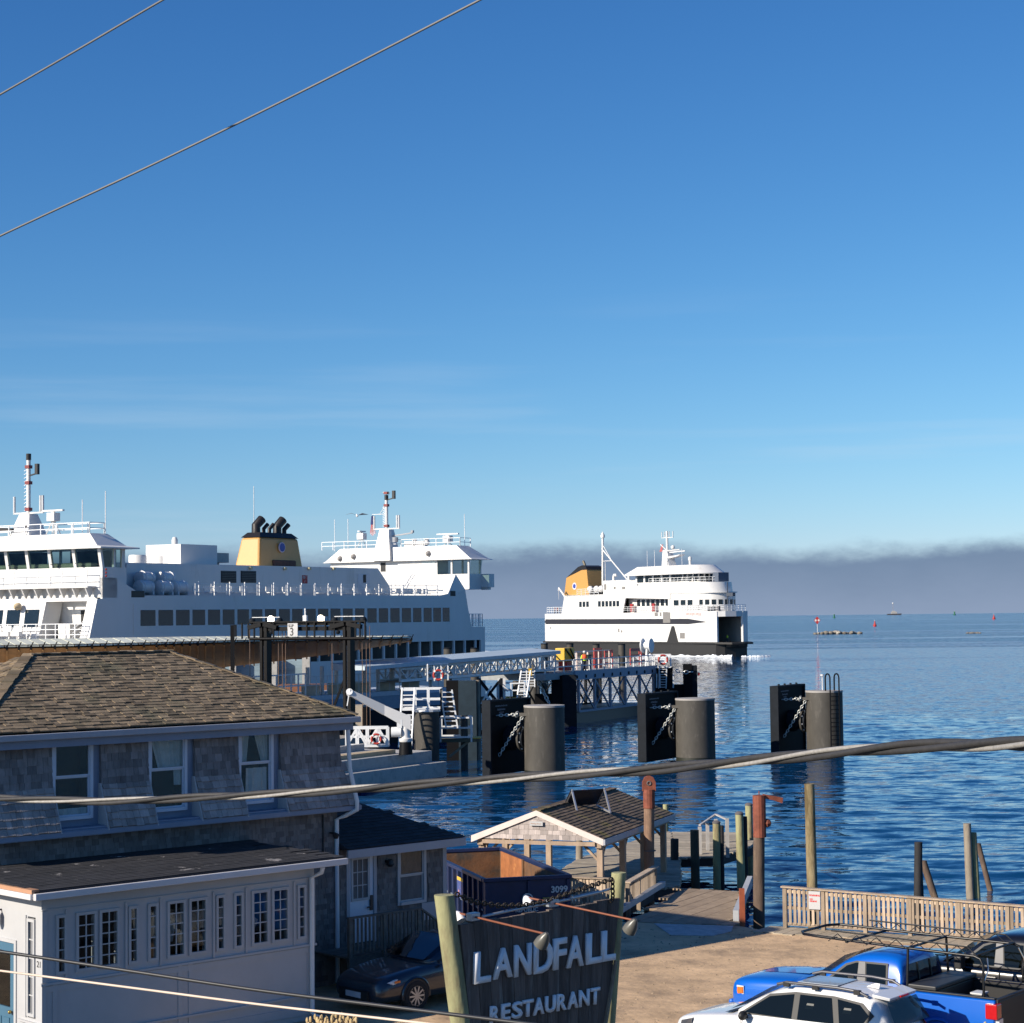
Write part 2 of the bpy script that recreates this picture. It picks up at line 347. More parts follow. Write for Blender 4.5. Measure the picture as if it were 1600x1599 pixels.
# ================================================================ SHINGLED HOUSE (frame HF: a along the front, b into the house, c up)
white_sh = mat('white_paint', (.44, .44, .445), .5, var=.07, scale=1.2)
trim_grey = mat('grey_trim_paint', (.36, .37, .40), .5, var=.08, scale=2)
trim_blue = mat('blue_grey_trim', (.20, .25, .34), .5, var=.1, scale=2)
shing_wall = mat('weathered_cedar', (.20, .19, .19), .85, var=.35, scale=6, rnd=.32, bump=.4, bscale=25, stretch=(1,1,.35), col2=(.12,.11,.11), c2=(.55,.75), c2scale=2.0)
shing_dark = mat('dark_cedar', (.155, .145, .14), .85, var=.3, scale=6, rnd=.3, bump=.4, bscale=25, stretch=(1,1,.35))  # darker cedar tone for the lower walls and the annex
shing_roof = mat('asphalt_shingle_brown', (.19, .142, .09), .92, var=.25, scale=3, rnd=.42, bump=.5, bscale=60, col2=(.09,.085,.05), c2=(.5,.7), c2scale=.8)
shing_black = mat('asphalt_shingle_black', (.028, .028, .032), .9, var=.3, scale=3, rnd=.3, bump=.4, bscale=60)
porch_roofm = mat('worn_black_roofing', (.022, .022, .026), .85, var=.3, scale=3, rnd=.25, col2=(.30,.28,.27), c2=(.625,.66), c2scale=1.25, stretch=(1,1,1), bump=.3, bscale=40)
door_blue = mat('teal_blue_door', (.05, .135, .21), .4, var=.06)
glass_dark = glassm('window_glass', (.8,.83,.84), -.012)
room_dark = mat('dark_interior', (.018, .018, .02), .9, var=.3)
curtain = mat('pale_curtain', (.8, .8, .76), .9, var=.15, scale=8)
metal_white = mat('white_downspout', (.75, .75, .74), .4, var=.06)
black_metal = mat('black_metal', (.02, .02, .022), .5, var=.2)
black_print = mat('black_print', (.012, .012, .013), .6)
weath_deck = mat('weathered_deck_wood', (.16, .13, .105), .85, var=.35, scale=5, rnd=.25, bump=.3)

house_o = gnd(492, 1592, GZ)
HF = Frame(house_o, 43)
house = thing('shingled_house', 'grey shingled house with brown hip roof and glazed white porch, dark windows upstairs', 'house', house_o, 43)
B = 2.87                                            # depth of the porch = plane of the main wall

def shingle_mesh(w, h, t, m, name):
    me = bpy.data.meshes.new(name)
    # butt thicker than the head; x across, y up the slope, z outwards
    v = [(-w/2,0,0),(w/2,0,0),(w/2,h,0),(-w/2,h,0),(-w/2,0,t),(w/2,0,t),(w/2,h,t*.25),(-w/2,h,t*.25)]
    me.from_pydata(v, [], [(4,5,6,7),(0,1,5,4),(1,2,6,5),(3,0,4,7)]); me.update(); me.materials.append(m); return me
def shingle_field(o, ux, uy, L0, L1, H, expo, wmin, wmax, inside=None, lift=.012, jit=.012, dbl=0.):
    """local matrices (with width in x scale) covering a sheet from o: ux across from L0 to L1, uy up the slope to H"""
    o = V(*o); ux = V(*ux); uy = V(*uy); nz = np.cross(ux, uy); out = []
    r = 0; y = 0.
    while y < H:
        x = L0 + random.uniform(-wmax, 0)
        while x < L1:
            w = random.uniform(wmin, wmax)
            a, b = max(x, L0), min(x+w, L1)
            if b-a > .03:
                cx = (a+b)/2; yy = y + random.uniform(-jit, jit)
                if inside is None or inside(cx, y+expo*.5):
                    p = o + ux*cx + uy*yy + nz*(lift+random.uniform(0, .004)+(dbl if random.random() < .5 else 0))
                    m = basis(p, ux*(b-a-.006), uy, nz); out.append(m)
            x += w
        y += expo; r += 1
    return out
skylit_bleached = mat('skylit_bleached_cedar', (.32, .285, .27), .88, var=.3, scale=6, rnd=.28, bump=.4, bscale=25, stretch=(1,1,.35))  # skylight on the flared bays put into the colour, with some bleaching
SH_W = shingle_mesh(1, .21, .024, shing_wall, 'wall_shingle'); SH_L = shingle_mesh(1, .21, .045, skylit_bleached, 'wall_shingle')
SH_D = shingle_mesh(1, .17, .014, shing_dark, 'wall_shingle')
SH_R = shingle_mesh(1, .19, .026, shing_roof, 'roof_shingle')

# --- main volume under the shingles
aL, aR = -6.35, 2.87
mb = MB(); mb.box(aL, aR, B, B+6.6, -.2, 4.06); mb.box(aL+.05, aR-.05, B+.55, B+6.5, 4.06, 6.1)
mb.obj('wall', shing_dark, house)
# --- hip roof
eA0, eA1, eB0, eB1, eC = -6.75, 3.2, 2.5, 9.55, 6.24
rA0, rA1, rB, rC = -3.45, .26, 6.0, 7.77
mb = MB(); E = [(eA0,eB0,eC),(eA1,eB0,eC),(eA1,eB1,eC),(eA0,eB1,eC)]; r0, r1 = (rA0,rB,rC), (rA1,rB,rC)
mb.add(E+[r0,r1], [(0,1,5,4),(1,2,5),(2,3,4,5),(3,0,4),(0,3,2,1)])
roof = mb.obj('roof', shing_roof, house)
sl = V(0, rB-eB0, rC-eC); H_ = np.linalg.norm(sl); sl /= H_
def in_front(x, y): t = y/H_; return eA0+(rA0-eA0)*t+.04 < x < eA1+(rA1-eA1)*t-.04
fr_sh = shingle_field((0, eB0, eC), (1,0,0), sl, eA0, eA1, H_, .143, .13, .30, in_front, lift=.004, dbl=.011)
fr_sh = [m for m in fr_sh if m.translation.x > -6.4]
sL = V(rA0-eA0, 0, rC-eC); HL = np.linalg.norm(sL); sL /= HL
def in_left(x, y): t = y/HL; return -(eB1+(rB-eB1)*t)+.04 < x < -(eB0+(rB-eB0)*t)-.04
lf_sh = shingle_field((eA0, 0, eC), (0,-1,0), sL, -eB1, -eB0, HL, .143, .13, .30, in_left, lift=.004, dbl=.011)
fr_sh.sort(key=lambda m: -m.translation.x)
pieces('roof_shingle', [SH_R], roof, fr_sh+lf_sh, 300)
mb = MB()
def hipcap(p, q, w=.26, seg=.24, thick=.03):
    p = V(*p); q = V(*q); n = int(np.linalg.norm(q-p)/seg); d = (q-p)/n
    for i in range(n):
        mb.rand(); mb.bar(p+d*i+V(0,0,.02+.012*(i%2)), p+d*(i+1.12)+V(0,0,.02+.012*(i%2)), w*random.uniform(.92,1.05), thick)
hipcap((eA0,eB0,eC), r0); hipcap((eA1,eB0,eC), r1); hipcap(r0, r1); hipcap((eA1,eB1,eC), r1)
mb.obj('ridge_cap', shing_roof, roof)
mb = MB(); mb.box(eA0-.02, eA1+.02, eB0-.12, eB0+.02, eC-.16, eC-.03); mb.box(eA1-.02, eA1+.12, eB0+.02, eB1, eC-.16, eC-.03); mb.box(eA0-.12, eA0+.02, eB0+.02, eB1, eC-.16, eC-.03)
mb.obj('gutter', trim_grey, house, bevel=.015)
mb = MB(); mb.box(eA0+.1, eA1-.1, eB0+.03, eB0+.13, eC-.33, eC-.05); mb.box(eA0+.1, eA1-.1, eB0+.13, B+.6, eC-.19, eC-.16)
mb.obj('fascia', trim_blue, house)

# --- mansard storey: three dormer windows, shingled bays that kick out at the foot
wins = [(-4.60, -3.76), (-2.25, -1.39), (.12, .95)]
bays = [(aL-.1, -4.66), (-3.50, -2.31), (-1.13, .06), (1.21, aR+.02)]
wc0, wc1 = 4.42, 5.96
bot_c, bot_b, mid_c, mid_b, top_c, top_b = 4.14, B-.36, 5.02, B-.03, 6.06, B+.03
mats_w = []; mats_l = []; mb = MB()
for i, (x0, x1) in enumerate(bays):
    x1f = x1 + (.38 if i == 3 else 0); x1m = x1 + (.12 if i == 3 else 0)
    mb.hexa([(x0,bot_b,bot_c),(x1f,bot_b,bot_c),(x1f,B+.5,bot_c),(x0,B+.5,bot_c)], [(x0,mid_b,mid_c),(x1m,mid_b,mid_c),(x1m,B+.5,mid_c),(x0,B+.5,mid_c)])
    mb.hexa([(x0,mid_b,mid_c),(x1m,mid_b,mid_c),(x1m,B+.5,mid_c),(x0,B+.5,mid_c)], [(x0,top_b,top_c),(x1,top_b,top_c),(x1,B+.5,top_c),(x0,B+.5,top_c)])
    low = V(0, mid_b-bot_b, mid_c-bot_c); hl = np.linalg.norm(low); low /= hl
    up = V(0, top_b-mid_b, top_c-mid_c); hu = np.linalg.norm(up); up /= hu
    lim = lambda x, y: True
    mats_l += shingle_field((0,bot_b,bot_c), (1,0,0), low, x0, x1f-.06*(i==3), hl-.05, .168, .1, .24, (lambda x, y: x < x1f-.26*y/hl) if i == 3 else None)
    mats_w += shingle_field((0,mid_b,mid_c), (1,0,0), up, x0, x1m-.06*(i==3), hu-.1, .168, .1, .24)
    for xs, do in ((x0-.03, i > 0), (x1, i < 3)):
        if do: MB().hexa([(xs,bot_b-.03,bot_c-.03),(xs+.03,bot_b-.03,bot_c-.03),(xs+.03,B+.2,bot_c-.03),(xs,B+.2,bot_c-.03)], [(xs,mid_b-.02,mid_c+.05),(xs+.03,mid_b-.02,mid_c+.05),(xs+.03,B+.2,mid_c+.05),(xs,B+.2,mid_c+.05)]).obj('bay_cheek', white_sh, house)
mans = mb.obj('mansard_wall', shing_wall, house)
mats_w.sort(key=lambda m: -m.translation.x)
mats_l.sort(key=lambda m: -m.translation.x)
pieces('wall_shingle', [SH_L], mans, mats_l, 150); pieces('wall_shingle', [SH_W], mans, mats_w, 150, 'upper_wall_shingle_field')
mb = MB()
for x0, x1 in ((aL, 3.3),): mb.box(x0, x1, B-.34, B-.02, 4.02, 4.16)
mb.box(aL, 3.3, B-.38, B-.34, 4.04, 4.14)
mb.obj('belt_trim', trim_blue, house)
for (x0, x1), (y0, y1) in zip(wins, ((-4.66,-3.50), (-2.31,-1.13), (.06,1.21))):
    mb = MB(); mb.box(y0, x0-.07, B+.04, B+.1, 4.2, 6.06); mb.box(x1+.07, y1, B+.04, B+.1, 4.2, 6.06)
    mb.box(x0-.07, x1+.07, B+.04, B+.1, wc1+.06, 6.06); mb.box(x0-.07, x1+.07, B+.04, B+.1, 4.2, wc0-.06)
    mb.box(y0+.02, y1-.02, B-.3, B+.06, 4.165, 4.2)
    mb.obj('dormer_trim', trim_blue, house)

def double_hung(name, parent, x0, x1, c0, c1, b, frame_m, fw=.07, depth=.06, midc=None):
    """window with frame, meeting rail and two panes, facing -b"""
    f = MB(); midc = (c0+c1)/2 if midc is None else midc
    f.box(x0-fw, x0, b-depth, b+.06, c0-fw, c1+fw); f.box(x1, x1+fw, b-depth, b+.06, c0-fw, c1+fw)
    f.box(x0, x1, b-depth, b+.06, c1, c1+fw); f.box(x0-.002, x1+.002, b-depth-.03, b+.06, c0-fw, c0)
    w = f.obj(name, frame_m, parent)
    s = MB(); t = .035
    for cc0, cc1, bb in ((midc, c1, b-.02), (c0, midc, b+.01)):
        s.box(x0, x0+t, bb-.02, bb+.015, cc0, cc1); s.box(x1-t, x1, bb-.02, bb+.015, cc0, cc1)
        s.box(x0+t, x1-t, bb-.02, bb+.015, cc0, cc0+t); s.box(x0+t, x1-t, bb-.02, bb+.015, cc1-t, cc1)
    s.obj('sash', frame_m, w)
    for cc0, cc1, bb in ((midc, c1, b-.02), (c0, midc, b+.01)):
        g = MB(); g.box(x0+t, x1-t, bb-.004, bb+.004, cc0+t, cc1-t); g.obj('pane', glass_dark, w)
    return w
sash_blue = mat('blue_white_sash', (.55, .60, .68), .45, var=.05)
drape = MB()
for i, (x0, x1) in enumerate(wins):
    w = double_hung('window', house, x0, x1, wc0, wc1, B+.02, sash_blue, midc=(5.25, 5.27, 5.27)[i])
    d = MB(); d.box(x0-.05, x1+.05, B+.5, B+.53, wc0-.1, wc1+.1); d.box(x0-.06, x0-.05, B+.08, B+.5, wc0-.1, wc1+.1); d.box(x1+.05, x1+.06, B+.08, B+.5, wc0-.1, wc1+.1); d.obj('room', room_dark, w)
    def fold(xa, xb, ca, cb, xa2, xb2, bb=B+.09, n=7):
        c = MB(); vs = []
        for q in range(n+1):
            t = q/n; z = .03*math.sin(q*2.3)
            vs.append((xa+(xb-xa)*t, bb+z, cb)); vs.append((xa2+(xb2-xa2)*t, bb+z*1.3, ca))
        c.add(vs, [(2*q, 2*q+1, 2*q+3, 2*q+2) for q in range(n)]); c.obj('curtain', curtain, w)
    if i == 1: fold(x0+.06, x0+.62, 5.25, wc1, x0+.26, x0+.66); fold(x1-.25, x1, 4.9, wc1, x1-.2, x1)
    if i == 2: fold(x0+.02, x0+.3, 5.3, wc1, x0+.02, x0+.22); fold(x1-.4, x1-.02, 5.3, wc1, x1-.2, x1-.02); fold(x0+.22, x1-.05, 4.5, 5.15, x0+.2, x1-.05)
    if i == 0: fold(x0+.02, x1-.02, 4.42, 4.58, x0+.02, x1-.02)

# --- lower wall shingles, right part and the band above the porch roof
low_f = shingle_field((0, B, 0), (1,0,0), (0,0,1), -6.3, 2.8, 3.98, .118, .10, .24, lambda x, y: (y > 3.42) or x > .1)
low_f.sort(key=lambda m: -m.translation.x)
pieces('clapboard_shingle', [SH_D], bpy.data.objects['wall'], low_f, 300)
# downspouts
def pipe(parent, pts, r, m, name='downspout'):
    t = MB(); t.tube(pts, r, 10); return t.obj(name, m, parent, smooth=40)
pipe(house, [(2.98,B-.28,6.08),(2.98,B-.30,5.7),(3.02,B-.30,5.0),(3.10,B-.46,4.25),(3.10,B-.46,4.05),(2.95,B-.2,3.9),(2.80,B-.07,3.82),(2.80,B-.07,.05)], .052, metal_white)
pipe(house, [(2.42,B-.05,3.95),(2.42,B-.05,3.1)], .02, black_metal, 'conduit')
mb = MB(); mb.box(2.62, 2.66, B-.22, B-.02, 3.5, 3.54); mb.lathe([(.05,0),(.09,.1),(.03,.13)], (2.64,B-.24,3.4), 10); mb.obj('flood_lamp', black_metal, house)

# --- electric meter board by the porch
mb = MB(); mb.box(.62, 1.12, B-.12, B-.02, .95, 2.45); pn = mb.obj('meter_panel', trim_grey, house)
for c in (1.25, 1.72, 2.2):
    mb = MB(); mb.lathe([(.11,0),(.11,.06),(.08,.12),(.02,.13)], (.74, B-.12, c), 14, Matrix.Rotation(R(90), 3, 'X')); mb.obj('meter_dial', trim_grey, pn, smooth=40)

# --- porch
P0 = -6.53
mb = MB(); mb.box(P0+.1, -.1, .1, B, -.1, .22); mb.box(P0+.12, -.12, 2.2, 2.25, .2, 3.2)
mb.obj('porch_floor', room_dark, house)
pw = MB()
glz = []
def gx(px, py=1470): return HF.k(px, py, 0)[0]
src = [  # (left px, right px, columns) of each glazed opening
 (90,101,1),(121.3,147.6,2),(157.6,183.2,2),(203,213.5,1),(233.4,243.8,1),(263.6,287,2),(297.5,321,2),(339.8,349.2,1),(367.7,377.1,1),(395.3,417.6,2),(427,449,2),(467,475.5,1)]
for l, r, n in src: glz.append((gx(l), gx(r), n))
gC0, gC1 = 1.72, 2.86
# wall built round the openings (butted boards)
xs = [P0] + sum([[l, r] for l, r, n in glz], []) + [0.]
for i in range(0, len(xs), 2): pw.box(xs[i], xs[i+1], 0, .12, gC0, gC1)
pw.box(P0, 0, 0, .12, gC1, 3.3); pw.box(P0, 0, 0, .12, -.1, gC0)
# right end wall, left wall with the door opening
pw.box(-.12, 0, .12, B, -.1, 3.3)
dB0, dB1 = 1.02, 1.92                    # blue door along the left wall
sB0, sB1 = .22, .52                      # sidelight
pw.box(P0, P0+.12, .12, sB0, -.1, 3.3); pw.box(P0, P0+.12, sB1, dB0, -.1, 3.3); pw.box(P0, P0+.12, dB1, B, -.1, 3.3)
pw.box(P0, P0+.12, sB0, sB1, -.1, .9); pw.box(P0, P0+.12, sB0, sB1, 2.83, 3.3); pw.box(P0, P0+.12, dB0, dB1, 2.26, 3.3)
porch_wall = pw.obj('porch_wall', white_sh, house)
tr = MB()
tr.box(P0-.03, .03, -.05, 0, 1.555, 1.60); tr.box(P0-.05, P0, 0, sB1+.3, .80, .84)
tr.box(P0+.0, 0, -.025, 0, 2.98, 3.0)
for x in (P0, P0+.24, -3.45, -3.2, -.2): tr.box(x, x+.09, -.022, 0, .02, 1.55)
tr.box(P0+.09, -.11, -.021, 0, 1.42, 1.54); tr.box(P0+.09, -.11, -.021, 0, .12, .3)
tr.box(-5.1, -.05, -.06, 0, .50, .54)
tr.box(P0, P0+.11, -.03, 0, 1.61, 2.97); tr.box(-.13, 0, -.03, 0, 1.61, 2.97)
for (l, r) in ((glz[1][0]-.28, glz[2][1]+.22), (glz[5][0]-.22, glz[6][1]+.22), (glz[9][0]-.2, glz[10][1]+.2)):
    tr.box(l, l+.05, -.03, 0, 1.61, 2.95); tr.box(r-.05, r, -.03, 0, 1.61, 2.95)
tr.obj('porch_trim', white_sh, house)
def grid_window(name, parent, x0, x1, c0, c1, nx, ny, b=0., m=white_sh, swap=None):
    """casement with a frame, glazing bars and separate panes; swap maps (x,b,c) to local axes"""
    q = swap or (lambda x, bb, c: (x, bb, c))
    def qb(mb, x0, x1, y0, y1, z0, z1):
        p = [q(x, y, z) for z in (z0, z1) for x, y in ((x0,y0),(x1,y0),(x1,y1),(x0,y1))]
        mb.add(p, [(0,3,2,1),(4,5,6,7),(0,1,5,4),(1,2,6,5),(2,3,7,6),(3,0,4,7)])
    f = MB(); fw = .045
    qb(f, x0-fw, x0+.012, b-.035, b+.05, c0-fw, c1+fw); qb(f, x1-.012, x1+fw, b-.035, b+.05, c0-fw, c1+fw)
    qb(f, x0+.012, x1-.012, b-.035, b+.05, c0-fw, c0+.012); qb(f, x0+.012, x1-.012, b-.035, b+.05, c1-.012, c1+fw)
    w = f.obj(name, m, parent)
    bars = MB(); t = .011
    for i in range(1, nx): x = x0+(x1-x0)*i/nx; qb(bars, x-t, x+t, b-.012, b+.02, c0+.012, c1-.012)
    for j in range(1, ny): c = c0+(c1-c0)*j/ny; qb(bars, x0+.012, x1-.012, b-.010, b+.018, c-t, c+t)
    bo = bars.obj('glazing_bar', m, w)
    if nx == 1: bo['kind'] = 'stuff'
    for i in range(nx):
        for j in range(ny):
            g = MB(); qb(g, x0+(x1-x0)*i/nx+.008, x0+(x1-x0)*(i+1)/nx-.008, b+.002, b+.008, c0+(c1-c0)*j/ny+.008, c0+(c1-c0)*(j+1)/ny-.008); g.obj('pane', glass_dark, w)
    return w
for i, (l, r, n) in enumerate(glz):
    w = grid_window('casement_window', house, l, r, gC0+.05, gC1-.04, n, 5)
# looped drapes, a bright box and dim furniture behind the glass
for (x0, x1, c0, c1) in ((glz[3][0], glz[3][1]+.05, 2.3, 2.62), (glz[4][0]-.05, glz[4][1], 2.1, 2.6), (glz[5][0]+.02, glz[5][1], 2.0, 2.45), (glz[6][0]-.02, glz[6][1]-.15, 1.75, 2.3), (glz[7][0], glz[7][1], 2.0, 2.35), (glz[8][0], glz[8][1], 2.05, 2.35), (glz[9][0]+.02, glz[9][1]-.02, 2.05, 2.3)):
    c = MB(); n = 8; vs = []
    for q in range(n+1):
        t = q/n; vs += [(x0+(x1-x0)*t, .3+.03*math.sin(q*2), c1-.18*abs(t-.5)), (x0+(x1-x0)*(.25+.5*t), .3+.03*math.sin(q*2+.5), c0)]
    c.add(vs, [(2*q,2*q+1,2*q+3,2*q+2) for q in range(n)]); c.obj('drape', curtain, house)
mb = MB(); mb.box(glz[3][0]-.02, glz[3][1]+.0, .25, .35, 1.72, 1.98); mb.obj('yellow_box', mat('yellow_box', (.75,.36,.03), .5), house)
lw = lambda x, bb, c: (P0+bb, x, c)       # left wall: x runs along b, facing -a
grid_window('sidelight_window', house, sB0+.05, sB1-.05, .98, 2.75, 2, 5, 0., white_sh, lw)
d = MB(); d.box(P0-.02, P0+.03, dB0, dB1, 0.02, .9); d.box(P0-.02, P0+.03, dB0, dB0+.14, .9, 2.24); d.box(P0-.02, P0+.03, dB1-.14, dB1, .9, 2.24); d.box(P0-.02, P0+.03, dB0+.14, dB1-.14, 2.08, 2.24); d.box(P0-.02, P0+.03, dB0+.14, dB1-.14, .9, 1.0)
door = d.obj('blue_door', door_blue, house)
g = MB(); g.box(P0, P0+.01, dB0+.14, dB1-.14, 1.0, 2.08); g.obj('door_glass', glass_dark, door)
g = MB(); g.box(P0-.035, P0-.02, dB0+.16, dB0+.42, .2, .8); g.box(P0-.035, P0-.02, dB1-.42, dB1-.16, .2, .8); g.obj('door_panel', door_blue, door)
g = MB(); g.ball((P0-.07, dB0+.07, .93), .04); g.obj('door_knob', mat('brass', (.5,.33,.1), .3, 1.), door, smooth=60)
g = MB(); g.box(P0-.025, P0, dB0-.08, dB0, .0, 2.32); g.box(P0-.025, P0, dB1, dB1+.08, .0, 2.32); g.box(P0-.025, P0, dB0, dB1, 2.25, 2.32)
g.box(P0-.025, P0, .56, .62, .9, 2.85); g.box(P0-.025, P0, .10, .16, .1, .78); g.box(P0-.025, P0, .62, .68, .1, .78); g.obj('door_casing', white_sh, house)
g = MB(); g.lathe([(.05,-.22),(.085,-.15),(.085,.02),(.03,.08)], (P0-.14, 1.55, 2.78), 10); g.bar((P0-.14,1.55,2.86), (P0,1.55,2.86), .03); g.obj('porch_lamp', black_metal, house, smooth=40)
mnum = basis((P0-.004, .17, 1.9), (0,-1,0), (0,0,1), (-1,0,0))
text('21', 'house_number', .17, black_print, house, mnum, .003)
# porch roof
mb = MB(); e0, e1 = -6.85, .6
tb = V(0, B-(-.3), .13); tl = np.linalg.norm(tb); tb /= tl
mb.hexa([(e0,-.3,3.34),(e1,-.3,3.34),(.30,B,3.46),(e0,B,3.46)], [(e0,-.3,3.41),(e1,-.3,3.41),(.30,B,3.53),(e0,B,3.53)])
proof = mb.obj('porch_roof', porch_roofm, house)
SH_P = shingle_mesh(1, .2, .008, porch_roofm, 'roof_tab')
pr_f = shingle_field((0,-.3,3.415), (1,0,0), tb, e0, e1, tl-.05, .16, .5, 1.0, lambda x, y: x < e1-.3*y/tl-.25, lift=.0, jit=.006)
pieces('roof_tab', [SH_P], proof, pr_f, 300)
mb = MB(); mb.box(e0-.03, e1+.02, -.40, -.30, 3.24, 3.37); mb.box(e0-.09, e0-.0, -.30, B, 3.25, 3.36)
mb.obj('porch_gutter', mat('pale_grey_gutter', (.62,.60,.60), .45, var=.05), house, bevel=.012)
mb = MB(); mb.box(e0-.06, e0+.1, -.3, B, 3.365, 3.44); mb.obj('copper_drip_edge', mat('copper_drip', (.45,.24,.14), .5, var=.1), house)
pipe(house, [(-.03,-.35,3.24),(-.03,-.3,3.12),(-.12,-.07,3.0),(-.12,-.07,.14),(-.02,-.2,.05)], .05, metal_white)

# ================================================================ ANNEX, LANDING, DUMPSTER, SIGN, SHELTER, DOCK, PILES, FENCES
annex = thing('shingled_annex', 'low grey shingled annex with black roof and white half glazed door', 'building', HF.w(2.9, B, 0), 43)
a0 = 2.9                                               # annex local a = HF a - 2.9, b = HF b - B
AW = 3.31
mb = MB(); mb.box(.0, AW, 0, 5.4, -.1, 3.05); aw = mb.obj('wall', shing_dark, annex)
doorx, winx = (.30, 1.03), (1.83, 2.58)
SH_A = shingle_mesh(1, .16, .014, shing_dark, 'wall_shingle')
def not_open(x, y): return not (doorx[0]-.1 < x < doorx[1]+.1 and y < 3.05) and not (winx[0]-.12 < x < winx[1]+.12 and 1.55 < y < 3.05)
fs = shingle_field((0,0,.3), (1,0,0), (0,0,1), .02, AW-.1, 2.75, .125, .1, .24, lambda x, y: not_open(x, y+.3))
pieces('wall_shingle', [SH_A], aw, fs, 300)
mb = MB(); mb.box(AW-.1, AW+.02, -.035, .06, -.1, 3.05); mb.obj('corner_board', trim_grey, annex)
eave = 3.12; e_a0, e_a1, e_b0, e_b1 = -.02, 3.62, -.37, 5.7
rl = [( .0, 2.7, 4.35), (1.2, 2.7, 4.35)]
mb = MB(); mb.add([(e_a0,e_b0,eave),(e_a1,e_b0,eave),(e_a1,e_b1,eave),(e_a0,e_b1,eave)]+rl, [(0,1,5,4),(1,2,5),(2,3,4,5),(3,0,4),(0,3,2,1)])
ar = mb.obj('roof', shing_black, annex)
sl2 = V(0, 2.7-e_b0, 4.35-eave); h2 = np.linalg.norm(sl2); sl2 /= h2
SH_B = shingle_mesh(1, .19, .02, shing_black, 'roof_shingle')
fs = shingle_field((0,e_b0,eave), (1,0,0), sl2, e_a0, e_a1, h2, .15, .25, .4, lambda x, y: x < e_a1+(1.2-e_a1)*y/h2-.05, lift=.004)
pieces('roof_shingle', [SH_B], ar, fs, 300)
mb = MB(); mb.box(e_a0, e_a1+.03, e_b0-.03, e_b0+.02, eave-.2, eave-.01); mb.box(e_a1-.02, e_a1+.03, e_b0+.02, e_b1, eave-.2, eave-.01); mb.obj('fascia', trim_grey, annex)
d = MB(); c0, c1 = .88, 2.95
d.box(doorx[0], doorx[1], -.01, .04, c0, 1.9); d.box(doorx[0], doorx[0]+.1, -.01, .04, 1.9, c1); d.box(doorx[1]-.16, doorx[1], -.01, .04, 1.9, c1); d.box(doorx[0]+.1, doorx[1]-.16, -.01, .04, 2.83, c1)
dr = d.obj('door', mat('white_door', (.62,.66,.72), .4, var=.05), annex)
grid_window('door_glazing', dr, doorx[0]+.1, doorx[1]-.16, 1.9, 2.83, 3, 3, 0., white_sh)
mb = MB(); mb.box(doorx[1]-.12, doorx[1]-.04, -.05, -.01, 1.6, 1.95); mb.bar((doorx[1]-.08,-.06,1.68), (doorx[1]-.22,-.06,1.68), .03); mb.obj('door_lock', black_metal, dr)
mb = MB(); mb.box(doorx[0]-.09, doorx[0], -.04, .02, .85, 3.04); mb.box(doorx[1], doorx[1]+.09, -.04, .02, .85, 3.04); mb.box(doorx[0], doorx[1], -.04, .02, 2.96, 3.04); mb.obj('door_casing', trim_grey, annex)
mb = MB(); mb.box(doorx[0]+.1, doorx[1]-.16, .06, .07, 2.45, 2.83); mb.obj('door_blind', mat('tan_blind', (.65,.5,.36), .8), annex)
double_hung('window', annex, winx[0], winx[1], 1.69, 2.93, .0, white_sh, fw=.075)
mb = MB(); mb.box(winx[0], winx[1], .05, .06, 1.69, 2.93); mb.obj('room', room_dark, annex)
c = MB(); c.poly([(winx[0]+.05,.045,2.3),(winx[1]-.2,.045,2.3),(winx[1]-.1,.045,2.6),(winx[0]+.4,.045,2.9),(winx[0]+.05,.045,2.9)]); c.obj('curtain', curtain, annex)
mb = MB(); mb.box(1.38, 1.56, -.14, -.02, 2.68, 2.74); mb.lathe([(.05,-.16),(.1,-.1),(.07,.0)], (1.47,-.12,2.74), 10); mb.obj('wall_lamp', black_metal, annex)
mb = MB(); mb.box(2.50, 3.2, -.06, -.02, 1.18, 1.6); sgn = mb.obj('notice_board', trim_grey, annex)

# --- wooden landing with rails in front of the annex door
land = thing('stair_landing', 'dark wooden landing with spindle rail below the annex door', 'porch', HF.w(2.15, 1.55, 0), 43)
# local a from HF a = 2.15; front rail at b = 0
for i in range(9):
    mb = MB(); mb.box(0, 2.12, .03+i*.143, .16+i*.143, .80, .84); mb.obj('deck_board', weath_deck, land)
mb = MB(); mb.box(0, 2.12, 0, .04, .58, .80); mb.box(2.08, 2.12, .04, 1.3, .58, .80); mb.obj('rim_joist', weath_deck, land)
mb = MB(); mb.box(-.02, 2.1, -.04, .06, 1.70, 1.74); mb.box(0, 2.1, -.01, .03, .9, .98); mb.obj('rail', weath_deck, land)
for x in (0, 1.0, 2.04): mb = MB(); mb.box(x, x+.09, -.03, .06, 0, 1.72); mb.obj('post', weath_deck, land)
for i in range(17):
    x = .14+i*.115
    if abs(x-1.03) < .06: continue
    mb = MB(); mb.box(x-.02, x+.02, -.03, .005, .9, 1.69); mb.obj('baluster', weath_deck, land)
mb = MB(); mb.bar((2.13,.0,1.72), (3.05,.0,1.12), .09, .04); mb.bar((2.13,0,.9), (3.05,0,.3), .04, .08); mb.obj('stair_rail', weath_deck, land)
for i in range(8):
    x = 2.2+i*.11; z = 1.70-(x-2.13)*.652; mb = MB(); mb.box(x-.02, x+.02, -.03, .005, z-.8, z); mb.obj('baluster', weath_deck, land)
for i in range(4): mb = MB(); mb.box(2.14+i*.27, 2.42+i*.27, .05, 1.2, .62-i*.18, .66-i*.18); mb.obj('tread', weath_deck, land)
mb = MB()
for i in range(14): mb.box(.02+i*.085, .05+i*.085, -.02, -.008, .0, .57)
